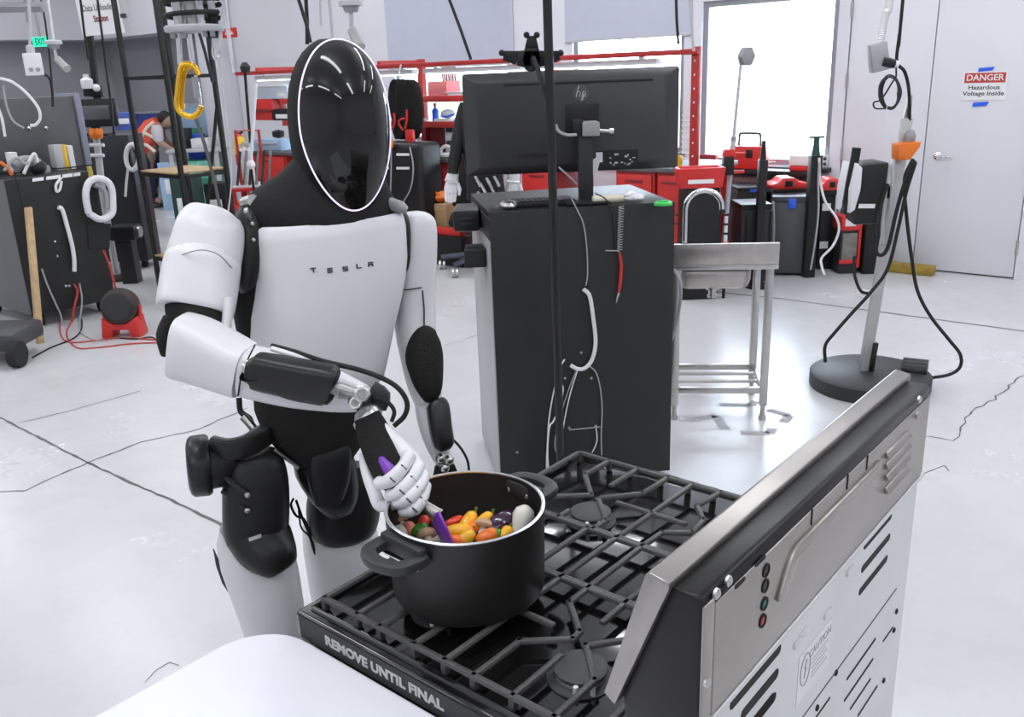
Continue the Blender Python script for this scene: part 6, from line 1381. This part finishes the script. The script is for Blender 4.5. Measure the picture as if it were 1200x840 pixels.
# red fans on the floor
def fan(label, x0, y0, x1, y1, ballm):
    f0, f1 = onz(x0, y1), onz(x1, y1); w = (f1-f0).length; c = (f0+f1)/2; c.z = 0; k = w/.30
    t = thing('floor_fan', label, 'fan', c, group='red floor fans')
    obj('base', MB().prism([c+V((-.15*k, -.05*k, 0))+V((x*k, 0, z*k)) for x, z in ((0, 0), (.08, 0), (.09, .06), (.21, .06), (.22, 0), (.30, 0), (.28, .16), (.20, .11), (.10, .11), (.02, .16))], (0, .16*k, 0)), 'redplastic', t, bevel=.01)
    obj('drum', MB().lathe([(.06*k, -.10*k), (.13*k, -.08*k), (.14*k, .0), (.13*k, .08*k), (.06*k, .1*k)], c+V((0, .03*k, .23*k)), (.2, -1, .2), n=24), ballm, t)
    obj('grille', MB().lathe([(.10*k, .0), (.10*k, .012), (.02, .014)], c+V((.02*k, -.075*k, .25*k)), (.2, -1, .2), n=20), 'darkplastic', t)
    for s in (-1, 1): obj('side_arm', MB().tube([c+V((s*.13*k, .03*k, .12*k)), c+V((s*.145*k, .03*k, .23*k))], .015*k, n=8), 'redplastic', t)
    return t
fan('red floor fan with dark drum beside the dark cabinet', 124, 340, 167, 394, mat('drum', (.03, .02, .016), .35, var=.3))
fan('smaller red fan further back near the metal frame', 147, 245, 170, 274, 'blackplastic')
q = at(145, 282, 7.9); t = thing('floor_module', 'dark flat module with silver ends beside the cabinet', 'module', (q.x, 7.9, 0)); q0, q1 = at(128, 283, 7.9), at(156, 265, 7.9)
obj('body', MB().box(q0.x, q1.x, 7.9, 8.1, q0.z, q1.z), 'blackplastic', t, bevel=.02); obj('end_cap', MB().cyl(V((q1.x-.02, 8.0, (q0.z+q1.z)/2)), V((q1.x+.02, 8.0, (q0.z+q1.z)/2)), .05, n=14), 'steel', t); obj('support', MB().box(q0.x+.04, q1.x-.06, 7.94, 8.06, 0, q0.z), 'darkplastic', t)
# dark trolley corner at the left picture edge
t = thing('dark_trolley', 'low dark trolley with a black wheel at the left picture edge', 'trolley', onz(10, 428))
c = onz(12, 430); obj('deck', MB().box(c.x-.5, c.x+.06, c.y-.02, c.y+.4, .10, .22), mat('trolley', (.05, .05, .055), .5), t, bevel=.03); 
for dx in (.03, -.45): obj('wheel', MB().cyl(V((c.x+dx, c.y, .085)), V((c.x+dx+.06, c.y, .085)), .085, n=20), 'rubber', t)
obj('upright', MB().tube([c+V((-.15, .2, .2)), c+V((-.30, .22, .55)), c+V((-.36, .25, .95))], .018, n=8), 'blackmetal', t)
for i, (P, m, lab) in enumerate(((((38, 420), (60, 408), (85, 398), (95, 388), (96, 375)), 'rubber', 'black lead trailing across the floor to the trolley'),
     (((70, 375), (72, 395), (85, 402), (110, 400), (140, 397), (185, 399)), 'cabler', 'red lead running along the floor past the fan'),
     (((85, 375), (78, 392), (90, 408), (115, 408), (150, 404), (187, 402)), 'cabler', 'red lead looping nearer the viewer on the floor'),
     (((92, 375), (95, 390), (110, 399), (125, 400)), 'cableg', 'grey lead lying beside the red floor fan'),
     (((140, 397), (160, 398), (178, 396), (188, 404)), 'rubber', 'black lead on the floor right of the fan'))):
    single('floor_lead', lab, 'cable', MB().tube([p_+V((0, 0, .006)) for p_ in spline([onz(x, y) for x, y in P], 7)], .005, n=6), m, 'leads on the floor')
# ---------------------------------------------------------------- black metal frame with plank shelves
F1 = onz(189, 347); fu = kb @ F1
def ff(x, y, u): return bu(x, y, u)
fr_t = thing('storage_rack', 'tall black metal rack with plank shelves on the left', 'rack', (fu.x, fu.y, 0), BLD)
FD = .85
fp_ = []
for x, y, du in ((187, 335, 0), (262, 200, .9), (216, 235, .9)): pass
FP = [(fu.x, fu.y), (fu.x+.40, fu.y), (fu.x, fu.y-.60), (fu.x+.40, fu.y-.60)]
for u, v in FP: obj('post', MB().box(u-.017, u+.017, v-.017, v+.017, 0, 3.0), 'blackmetal', fr_t, BLD, bevel=.003)
for z in (.33, 1.02, 1.76):
    for a, b in ((0, 1), (0, 2), (1, 3), (2, 3)):
        (u0, v0_), (u1, v1_) = FP[a], FP[b]; obj('cross_beam', MB().box(min(u0, u1)-.02+.044*(u0 != u1), max(u0, u1)+.02-.044*(u0 != u1), min(v0_, v1_)-.02+.044*(v0_ != v1_), max(v0_, v1_)+.02-.044*(v0_ != v1_), z-.013, z+.013), 'blackmetal', fr_t, BLD)
for z in (.352, 1.042): obj('plank', MB().box(fu.x-.02, fu.x+.42, fu.y-.57, fu.y-.03, z-.003, z+.012), 'wood', fr_t, BLD, bevel=.003)
obj('brace', MB().tube([(fu.x+.43, fu.y-.57, 1.6), (fu.x+.43, fu.y-.03, .3)], .014, n=6), 'blackmetal', fr_t, BLD)
# ---------------------------------------------------------------- person at the far table
PY_ = 13.15
pg = V((at(190, 238, PY_).x, PY_, 0))
pe = thing('person', 'person in an orange red safety vest bending over the far table', 'person', pg)
def pp_(x, y, dy=0): return at(x, y, PY_+dy)
def skinned(name, joints, edges, m, par, sub=2):
    me = bpy.data.meshes.new(name); R = ROOT[par.name].inverted()
    me.from_pydata([R @ V(j[0]) for j in joints], edges, []); o = bpy.data.objects.new(name, me); COL.objects.link(o)
    bm = bmesh.new(); bm.from_mesh(me); ly = bm.verts.layers.skin.verify()
    for i, v in enumerate(bm.verts): v[ly].radius = (joints[i][1], joints[i][1]); v[ly].use_root = (i == 0)
    bm.to_mesh(me); bm.free(); o.parent = par; ROOT[o.name] = ROOT[par.name].copy()
    o.modifiers.new('skin', 'SKIN').use_smooth_shade = True; k_ = o.modifiers.new('sub', 'SUBSURF'); k_.levels = k_.render_levels = sub
    me.materials.append(MATS[m]); return o
J = [(pp_(170, 178), .13), (pp_(176, 163), .14), (pp_(184, 150), .13), (pp_(190, 145), .07), (pp_(195, 142), .06),
     (pp_(166, 205), .09), (pp_(168, 232), .06), (pp_(178, 205, .12), .09), (pp_(181, 234, .12), .06),
     (pp_(183, 152, -.18), .06), (pp_(187, 166, -.2), .05), (pp_(200, 175, -.2), .035), (pp_(206, 176, -.2), .03),
     (pp_(187, 150, .18), .06), (pp_(193, 165, .2), .05), (pp_(205, 172, .2), .035), (pp_(210, 173, .2), .03), (pp_(190, 237, .06), .04), (pp_(176, 236, -.06), .04)]
E_ = [(0, 1), (1, 2), (2, 3), (3, 4), (0, 5), (5, 6), (0, 7), (7, 8), (2, 9), (9, 10), (10, 11), (11, 12), (2, 13), (13, 14), (14, 15), (15, 16), (8, 17), (6, 18)]
skinned('body', J, E_, 'skin', pe)
obj('head', MB().ball(pp_(195, 141), (.085, .095, .115), 16, 12), 'skin', pe)
obj('hair', MB().ball(pp_(193, 138.5), (.095, .10, .105), 16, 12), 'hair', pe)
obj('nose', MB().ball(pp_(201, 144), (.025, .02, .02), 8, 6), 'skin', pe)
obj('vest', MB().loft([(pp_(163, 181), .12, .14), (pp_(168, 172), .165, .18), (pp_(174, 161), .175, .2), (pp_(181, 150), .16, .19), (pp_(187, 143), .10, .13)], n=20, side=(.7, 0, .6)), 'vest', pe)
for q in (((160, 168), (172, 170), (182, 178)), ((168, 155), (180, 161), (189, 170)), ((180, 143), (172, 150), (166, 160))):
    obj('reflective_band', MB().tube([pp_(x, y, -.20) for x, y in q], .025, n=6), 'vestband', pe)
obj('sleeve', MB().loft([(pp_(183, 147, -.19), .06, .06), (pp_(184, 153, -.20), .085, .075), (pp_(186, 162, -.21), .07, .065), (pp_(187, 166, -.21), .05, .05)], n=14), 'shirt', pe)
for dx, dy in ((-1, 0), (10, .12)):
    obj('trouser_leg', MB().loft([(pp_(171+dx*.4, 177, dy), .13, .13), (pp_(168+dx, 200, dy), .11, .12), (pp_(168+dx, 220, dy), .085, .10), (pp_(169+dx, 234, dy), .075, .09)], n=16), 'jeans', pe)
    c = pp_(176+dx*1.2, 238, dy); obj('shoe', MB().loft([(V((c.x-.10, c.y, .05)), .045, .045), (V((c.x, c.y, .05)), .05, .05), (V((c.x+.13, c.y-.02, .035)), .04, .03), (V((c.x+.17, c.y-.02, .03)), .02, .02)], n=14, side=(0, 1, 0)), 'ink', pe)
# table and things around the person
TYf = 12.75
q0, q1 = at(182, 182, TYf), at(258, 176, TYf)
tb2 = thing('far_table', 'pale work table the person leans on', 'table', V(((q0.x+q1.x)/2, TYf+.3, 0)))
obj('table_top', MB().box(q0.x+.15, q1.x, TYf+.0, TYf+.60, q0.z+.02, q0.z+.06), 'lightgrey', tb2, bevel=.006)
for x in (q0.x+.2, q1.x-.08):
    for y in (TYf+.06, TYf+.54): obj('leg', MB().box(x-.03, x+.03, y-.03, y+.03, 0, q0.z+.02), 'lightgrey', tb2, bevel=.004)
tz_ = q0.z+.061
def fbox(name, label, cat, x0, y0, x1, y1, Y, dep, m, rest=None, extra=None):
    a, b = at(x0, y1, Y), at(x1, y0, Y); z0 = a.z if rest is None else rest
    t = thing(name, label, cat, ((a.x+b.x)/2, Y+dep/2, z0)); obj('body', MB().box(a.x, b.x, Y, Y+dep, z0, max(b.z, z0+.03)), m, t, bevel=.01)
    w = b.x-a.x; h = max(b.z, z0+.03)-z0
    obj('front_label' if not extra else extra[0], MB().box(a.x+w*.2, b.x-w*.2, Y-.006, Y+.001, z0+h*.35, z0+h*.65), extra[1] if extra else 'paper', t, bevel=.002); return t
fbox('white_bin', 'white bin on the far table right of the person', 'bin', 225, 162, 243, 178, 12.95, .25, 'white', rest=tz_)
fbox('blue_crate', 'blue crate standing behind the white bin', 'crate', 220, 157, 235, 170, 13.42, .2, 'bluepaint', rest=0)
fbox('green_crate', 'dark green crate stacked behind the blue crate', 'crate', 218, 150, 233, 164, 13.65, .15, 'greenthing', rest=0)
fbox('dark_printer', 'dark printer on the far table in front of the person', 'printer', 203, 151, 216, 176, 12.95, .3, 'darkplastic', rest=tz_)
fbox('pale_cabinet', 'pale blue grey cabinet under the far table', 'cabinet', 190, 190, 214, 233, 12.82, .4, 'lightblue', rest=0)
fbox('teal_rack', 'teal green rack of glassware under the far table', 'rack', 216, 188, 250, 232, 12.85, .4, 'tealglass', rest=0, extra=('grille', 'greenthing'))
fbox('dark_green_bin', 'dark green bin with white emblem on the frame side', 'bin', 201, 207, 226, 231, 10.5, .3, mat('deepgreen', (.012, .05, .04), .5), rest=.0)
fbox('black_speaker', 'black box on the floor behind the right frame post', 'box', 242, 215, 262, 246, 11.0, .35, 'blackplastic', rest=0)
# boards on the far wall
def wallboard(label, x0, y0, x1, y1, m, name='wall_board', cat='board'):
    a, b = bu(x0, y1, -.03), bu(x1, y0, -.03); t = thing(name, label, cat, (-.03, (a.y+b.y)/2, b.z), BLD)
    obj('board', MB().box(-.03, -.002, min(a.y, b.y), max(a.y, b.y), min(a.z, b.z), max(a.z, b.z)), m, t, BLD, bevel=.004)
    obj('frame', MB().box(-.034, -.029, min(a.y, b.y), max(a.y, b.y), max(a.z, b.z)-.03, max(a.z, b.z)), 'lightgrey', t, BLD); return t
wallboard('pale blue board on the grey wall behind the frame', 205, 121, 252, 158, 'lightblue')
wallboard('dark blue poster board behind the person', 176, 130, 204, 150, 'blueboard')
wallboard('dark blue poster board left of the person', 158, 131, 175, 152, 'blueboard')
t = fbox('pinboard', 'dark blue speckled panel beside the small monitor', 'panel', 135, 131, 154, 153, 10.2, .06, 'blueboard'); obj('stand', MB().box(-.03, .03, .06, .1, 0, .9, M.Translation(at(145, 150, 10.2)*1.0 - V((0, 0, at(145, 150, 10.2).z)))), 'blackmetal', t)
# ---------------------------------------------------------------- fire extinguisher, red cart, light stands
q = at(283, 185, 10.6); t = thing('fire_extinguisher', 'red fire extinguisher with yellow label on the pillar', 'extinguisher', (q.x, 10.6, at(283, 200, 10.6).z))
zb = at(283, 194, 10.6).z; obj('cylinder', MB().lathe([(.0, 0), (.062, .0), (.067, .02), (.067, .27), (.045, .33), (.02, .36)], V((q.x, 10.6, zb)), n=20, cap0=False), 'redplastic', t)
obj('label_wrap', MB().lathe([(.0685, .13), (.0685, .27), (.05, .33)], V((q.x, 10.6, zb)), n=20, cap0=False, cap1=False), 'yellow', t); obj('valve', MB().tube([V((q.x-.04, 10.6, zb+.39)), V((q.x, 10.6, zb+.36)), V((q.x+.05, 10.6, zb+.38))], .015, n=8), 'darkplastic', t); obj('bracket', MB().box(-.07, .07, .06, .09, .0, .2, M.Translation(V((q.x, 10.6, zb)))).box(-.02, .02, .07, .09, -zb, 0, M.Translation(V((q.x, 10.6, zb)))), 'darkred', t)
t = thing('red_cart', 'red tool cart with rods and white bottles behind the robot shoulder', 'cart', onz(288, 300))
CY = 8.0; q0, q1 = at(268, 236, CY), at(318, 219, CY)
obj('tray', MB().box(q0.x, q1.x, CY, CY+.45, q0.z+.08, q1.z), 'redpaint', t, bevel=.01); obj('tray_liner', MB().box(q0.x+.02, q1.x-.02, CY+.02, CY+.43, q1.z-.004, q1.z+.006), 'lightgrey', t)
obj('lower_bin', MB().prism([at(266, 262, CY), at(300, 262, CY), at(312, 240, CY), at(266, 240, CY)], (0, .4, 0)), 'redplastic', t, bevel=.01)
for x in (q0.x+.04, q1.x-.04):
    for y in (CY+.04, CY+.41): obj('leg', MB().box(x-.02, x+.02, y-.02, y+.02, 0, q0.z+.1), 'redpaint', t)
a, b = at(268, 155, CY), at(296, 154, CY); obj('push_bar', MB().tube([V((a.x, CY+.2, q1.z)), V((a.x, CY+.2, a.z)), V((b.x, CY+.2, b.z)), V((b.x, CY+.2, q1.z))], .014, n=8), 'redpaint', t)
random.seed(11)
for k_ in range(6):
    x = q0.x+.05+k_*.055; t2 = single('metal_rod', '%s of the metal rods standing in the red cart' % ['leftmost', 'second from the left', 'third from the left', 'third from the right', 'second from the right', 'rightmost'][k_], 'rod', MB().cyl(V((x, CY+.15+.03*(k_ % 2), q1.z+.007)), V((x+.05, CY+.2, q1.z+.28+.05*random.random())), .012, n=8), 'steel' if k_ % 2 else 'darkplastic', 'rods in the red cart')
for k_, (x, y) in enumerate(((282, 178), (287, 176), (292, 177))):
    c = at(x, y, CY+.3); t2 = thing('white_bottle', 'white bottle %s the red cart' % ('on the left of', 'in the middle of', 'on the right of')[k_], 'bottle', V((c.x, CY+.3, q1.z)), group='bottles on the red cart')
    obj('bottle_body', MB().lathe([(.028, 0), (.028, c.z-q1.z), (.012, c.z-q1.z+.03)], V((c.x, CY+.3, q1.z+.007)), n=12), 'white', t2); obj('nozzle', MB().cyl(V((c.x, CY+.3, c.z+.03)), V((c.x, CY+.3, c.z+.07)), .016, n=8), 'lightgrey', t2)
t = thing('rail_lamp', 'slim dark pole with a small lamp clipped to the rail end', 'pole', V((at(296, 220, 8.6).x, 8.6, 0)))
pa, pb_ = at(287, 84, 8.6), at(297, 215, 8.6); obj('pole', MB().tube([V((pb_.x, 8.6, .02)), pb_, pa], .014, n=8), 'blackmetal', t); obj('lamp_head', MB().lathe([(.04, 0), (.05, .05), (.02, .09)], at(288, 85, 8.6), n=12), 'darkplastic', t); obj('foot', MB().lathe([(.15, 0), (.15, .015), (.02, .03)], V((pb_.x, 8.6, 0)), n=18), 'blackmetal', t)
t = thing('white_rod_light', 'slim white light rod standing left of the robot head', 'light', V((at(296, 198, 7.85).x, 7.85, 0)))
pa, pb_ = at(300, 98, 7.85), at(294, 188, 7.85); obj('rod', MB().tube([pb_, pa], .014, n=8), 'white', t); obj('bulb', MB().ball(at(294, 193, 7.85), .04, 12, 8), 'white', t); obj('stem', MB().cyl(V((pb_.x, 7.85, 0)), at(294, 196, 7.85), .012, n=8), 'blackmetal', t)
# ---------------------------------------------------------------- overhead on the left
t = thing('exit_sign', 'glowing green EXIT sign high on the left', 'sign', at(47, 55, 9.8))
q0, q1 = at(39, 55, 9.8), at(55, 43, 9.8); obj('panel', MB().box(q0.x, q1.x, 9.8, 9.83, q0.z, q1.z), 'greenlit', t, bevel=.004)
text('lettering', 'EXIT', (q1.z-q0.z)*.95, 'deepgreen', t, basisM(((q0.x+q1.x)/2, 9.797, (q0.z+q1.z)/2), (1, 0, 0), (0, 0, 1)), bold=.002, sx=.55)
obj('hanger', MB().cyl(V(((q0.x+q1.x)/2, 9.815, q1.z)), V(((q0.x+q1.x)/2, 9.815, ZC)), .012, n=6), 'grey', t)
t = thing('emergency_notice', 'small red emergency notice with white symbols high on the pale pillar', 'sign', at(269, 45, 12.6))
q0, q1 = at(262, 45, 12.6), at(277, 32, 12.6)
a_, b_ = bu(262, 45, -.355), bu(277, 32, -.355)
ROOT[t.name] = BLD @ M.Translation((a_.x, (a_.y+b_.y)/2, a_.z)); t.matrix_world = ROOT[t.name]
obj('panel', MB().box(-.368, -.352, b_.y, a_.y, a_.z, b_.z), 'redplastic', t, BLD, bevel=.003)
for k_ in range(2):
    v_ = a_.y-(a_.y-b_.y)*(.3+.4*k_); obj('symbol', MB().box(-.371, -.368, v_-.03, v_+.03, a_.z+.04, a_.z+.06).box(-.371, -.368, v_-.01, v_+.012, a_.z+.06, b_.z-.04), 'paper', t, BLD)
t = thing('junction_box', 'white cubic outlet box hanging from conduit in the upper left', 'outlet box', at(39, 88, 6.0))
c = at(39, 76, 6.0); JB = M.Translation(c) @ M.Rotation(.5, 4, 'Z')
obj('box', MB().box(-.052, .052, -.05, .05, -.065, .07, JB), 'white', t, bevel=.006)
for dx in (-.02, .02): obj('socket', MB().lathe([(.013, 0), (.013, .003)], (dx, -.051, -.03), (0, -1, 0), n=12), 'grey', t, JB)
obj('gland', MB().lathe([(.025, .07), (.025, .11), (.015, .12)], (0, 0, 0), n=12), 'lightgrey', t, JB); obj('conduit', MB().tube([c+V((0, 0, .11)), at(36, 28, 6.0), at(32, -10, 6.0), at(31, -30, 6.0), V((at(31, -30, 6.0).x, 6.0, ZC-.002))], .010, n=8), 'lightgrey', t)
obj('lead', MB().tube(spline([at(51, 86, 6.0), at(58, 92, 6.0), at(61, 105, 6.0), at(62, 125, 6.0)], 5), .008, n=7), 'rubber', t)
t = thing('pendant_bar', 'dark strut crossing the upper left corner', 'strut', at(25, 12, 6.1)); obj('bar', MB().tube([at(-40, 9, 6.1), at(50, 8, 6.1)], .032, n=4), 'grey', t); obj('drop', MB().tube([at(32, 10, 6.1), at(34, 26, 6.1)], .016, n=8), 'grey', t); obj('riser', MB().tube([at(31, 8, 6.1), at(30, -20, 6.1), V((at(30, -20, 6.1).x, 6.1, ZC-.002))], .016, n=8), 'grey', t)
def camera_(label, mx, my, w, pts, Y, top):
    t = thing('security_camera', label, 'camera', at(mx, my+10, Y), group='bullet cameras hung from the ceiling')
    s = Y/1045.0
    obj('mount_plate', MB().lathe([(w*s, 0), (w*s, w*.35*s), (w*.8*s, w*.5*s)], at(mx, my+w*.45, Y), n=20), 'lightgrey', t); obj('mount_neck', MB().lathe([(w*.55*s, -w*.5*s), (w*.75*s, 0)], at(mx, my+w*.45, Y), n=16), 'grey', t)
    a, b = at(*pts[0], Y), at(*pts[1], Y); b = b+V((0, -.06, 0)); d_ = (b-a).normalized(); L = (b-a).length
    obj('arm', MB().tube([at(mx, my+w*.6, Y), at((mx+pts[0][0])/2, (my+w*.6+pts[0][1])/2, Y), a], w*.2*s, n=8), 'lightgrey', t)
    obj('barrel', MB().lathe([(w*.25*s, 0), (w*.42*s, L*.08), (w*.45*s, L*.8), (w*.48*s, L), (w*.36*s, L)], a, d_, n=18), mat('camgrey', (.42, .41, .40), .4), t); obj('lens', MB().lathe([(w*.36*s, L*.96), (w*.34*s, L*.99)], a, d_, n=16), 'visor', t)
    obj('drop_rod', MB().tube([at(mx, my, Y), at(top[0], top[1], Y), V((at(top[0], top[1], Y).x, at(top[0], top[1], Y).y, ZC-.002))], .009, n=7), 'white', t); return t
camera_('small silver bullet camera hanging next to the EXIT sign', 63, 48, 9, ((66, 68), (84, 81)), 6.2, (56, 0))
camera_('bullet camera hanging just above the robot head', 411, 1, 13, ((412, 34), (424, 56)), 4.6, (411, -20))
# hanging paper sign
t = thing('hanging_sign', 'white sheet sign hanging near the ceiling on the left', 'sign', at(118, 34, 8.0))
SM = basisM(at(117, 4, 8.0), (1, 0, .05), (0, 0, 1)); sc_ = 8.2/1045
obj('sheet', MB().box(-25*sc_, 20*sc_, -31*sc_, 30*sc_, -.004, .004, SM), 'paper', t, smooth=False)
obj('board', MB().box(18*sc_, 26*sc_, -24*sc_, 30*sc_, -.008, -.002, SM), 'lightgrey', t, smooth=False)
text('heading', 'Data Uploading', 9*sc_, 'ink', t, SM @ M.Translation((-2*sc_, -4*sc_, .006)), sx=.62); text('subheading', 'Station', 9*sc_, 'darkred', t, SM @ M.Translation((-2*sc_, -15*sc_, .006)), sx=.62, bold=.002)
obj('black_mark', MB().box(19*sc_, 25*sc_, -16*sc_, -12*sc_, .0, .006, SM), 'ink', t, smooth=False)
for dx in (-20, 16): obj('cord', MB().cyl(SM @ V((dx*sc_, 29*sc_, 0)), V((at(117, 4, 8.0).x+dx*sc_, 8.0, ZC)), .005, n=6), 'grey', t)
# thin cables from the ceiling
for lab, P, Y, r in (('dark cable dropping in front of the hanging sign', ((93, -10), (99, 40), (104, 70)), 6.6, .008), ('dark cable dropping right of the hanging sign', ((113, -10), (122, 60), (130, 120), (134, 160)), 7.4, .009),
                     ('dark cable beside the small camera', ((46, -10), (53, 25), (58, 65), (62, 110)), 6.4, .006), ('dark cable left of the robot head', ((347, -10), (359, 28), (364, 50)), 5.0, .010), ('dark straight cable above the robot head', ((358, -10), (360, 25), (360, 52)), 5.2, .011),
                     ('thin pale cable above the robot head', ((375, -10), (376, 22), (376, 30)), 5.4, .007), ('dark cable right of the pale one above the head', ((385, -10), (388, 20), (390, 46)), 5.1, .010),
                     ('slanting dark cable between head and monitor', ((523, -10), (540, 35), (552, 70)), 6.4, .012), ('dark vertical cable near the top of the half closed blind', ((792, -10), (793, 25), (795, 52)), 6.3, .010), ('pale vertical cable left of the bright window', ((808, -10), (811, 40), (813, 60)), 6.3, .010), ('slanting dark cable behind the hoist', ((228, 20), (240, 60), (249, 96)), 7.2, .012)):
    rodline(lab, P, r, 'lightgrey' if 'pale' in lab else 'blackmetal', Y)
# ---------------------------------------------------------------- hoist with gold carabiner
HY_ = 2.15
ho = thing('spring_hoist', 'hoist fitting with black rings and white disc above the robot', 'hoist', at(226, 72, HY_))
hs = HY_*1.02/1045
dc = at(228, 34, HY_); 
obj('disc', MB().lathe([(30*hs, -.006), (31*hs, -.003), (31*hs, .005), (29*hs, .008)], dc, n=36), 'lightgrey', ho)
for k_, (z, r) in enumerate(((.010, 27), (.038, 29), (.062, 29))): obj('coil_ring', MB().tube([dc+V((r*hs*cos(s*pi/16), r*hs*sin(s*pi/16), z+.012+.006*s/16)) for s in range(33)], .0055, n=8), 'rubber', ho)
obj('core', MB().lathe([(12*hs, .008), (12*hs, .16), (20*hs, .17), (20*hs, .30), (6*hs, .31), (6*hs, ZC-.002-dc.z)], dc, n=20), 'steel', ho)
for k_ in range(5):
    a_ = k_*2*pi/5+.4; obj('spacer', MB().cyl(dc+V((20*hs*cos(a_), 20*hs*sin(a_), .008)), dc+V((20*hs*cos(a_), 20*hs*sin(a_), .10)), .007, n=8), 'white', ho)
for dx in (-22, -12, 12, 20): obj('bolt', MB().cyl(dc+V((dx*hs, -.01, -.018)), dc+V((dx*hs, -.01, -.006)), .006, n=8), 'lightgrey', ho)
for a, b in (((209, 40), (211, 76)), ((221, 40), (226, 76))): obj('link_plate', MB().tube([at(*a, HY_), at(*b, HY_)], .0065, n=8), 'chrome', ho)
cbn = thing('carabiner', 'large gold carabiner hanging from the hoist', 'carabiner', at(222, 138, HY_))
P = [(233, 88), (228, 79), (220, 75), (213, 78), (210, 92), (208, 110), (207, 122), (211, 131), (219, 136), (228, 136), (234, 130), (236, 124)]
obj('frame', MB().tube(spline([at(x, y, HY_-.01) for x, y in P], 6), .0065, n=12), 'gold', cbn)
obj('inner_spine', MB().tube(spline([at(x, y, HY_+.004) for x, y in ((222, 78), (217, 84), (214, 100), (213, 118), (214, 128))], 6), .0055, n=10), 'gold', cbn)
obj('gate', MB().tube([at(229, 88, HY_-.01), at(232, 104, HY_-.01), at(235, 122, HY_-.01)], [.004, .005, .004], n=10), 'chrome', cbn)
obj('gate_sleeve', MB().tube([at(228, 90, HY_-.012), at(231, 115, HY_-.012)], .0075, n=12), 'grey', cbn)
sl_ = thing('spring_balancer', 'steel spring with wire hook beside the hoist rings', 'spring', at(251, 70, HY_))
obj('spring', MB().tube([at(249.5, 12+s*.22, HY_)+V((.011*cos(s*.7), .011*sin(s*.7), 0)) for s in range(150)], .0022, n=6), 'darkplastic', sl_)
obj('core', MB().tube([V((at(247, -20, HY_).x, HY_, ZC-.002)), at(247, -20, HY_), at(248, 0, HY_), at(249.5, 12, HY_), at(251, 46, HY_), at(251.5, 54, HY_)], .0062, n=10), 'white', sl_)
obj('hook', MB().tube(spline([at(250, 53, HY_), at(249, 62, HY_), at(252, 69, HY_), at(257, 67, HY_), at(258, 60, HY_), at(255, 58, HY_)], 5), .0030, n=7), 'chrome', sl_)
obj('wire', MB().tube(spline([V((at(262, -20, HY_).x, HY_, ZC-.002)), at(262, -20, HY_), at(261, 10, HY_), at(257, 40, HY_), at(256, 60, HY_)], 5), .0022, n=6), 'white', sl_)
single('white_string', 'thin white string hanging from the spring hook to the red cart', 'string', MB().tube(spline([at(256, 68, HY_), at(259, 85, 2.6), at(263, 125, 3.5), at(270, 175, 4.6), at(271, 215, 5.2), at(268, 245, 5.4), at(267, 262, 5.4)], 6), .0035, n=6), 'cablew')
single('lifting_strap', 'dark strap running down from the carabiner', 'strap', MB().tube([at(228, 134, HY_), at(240, 170, 3.2), at(252, 215, 4.4), at(258, 245, 5.2)], [.004, .006, .008, .010], n=6), 'darkplastic')
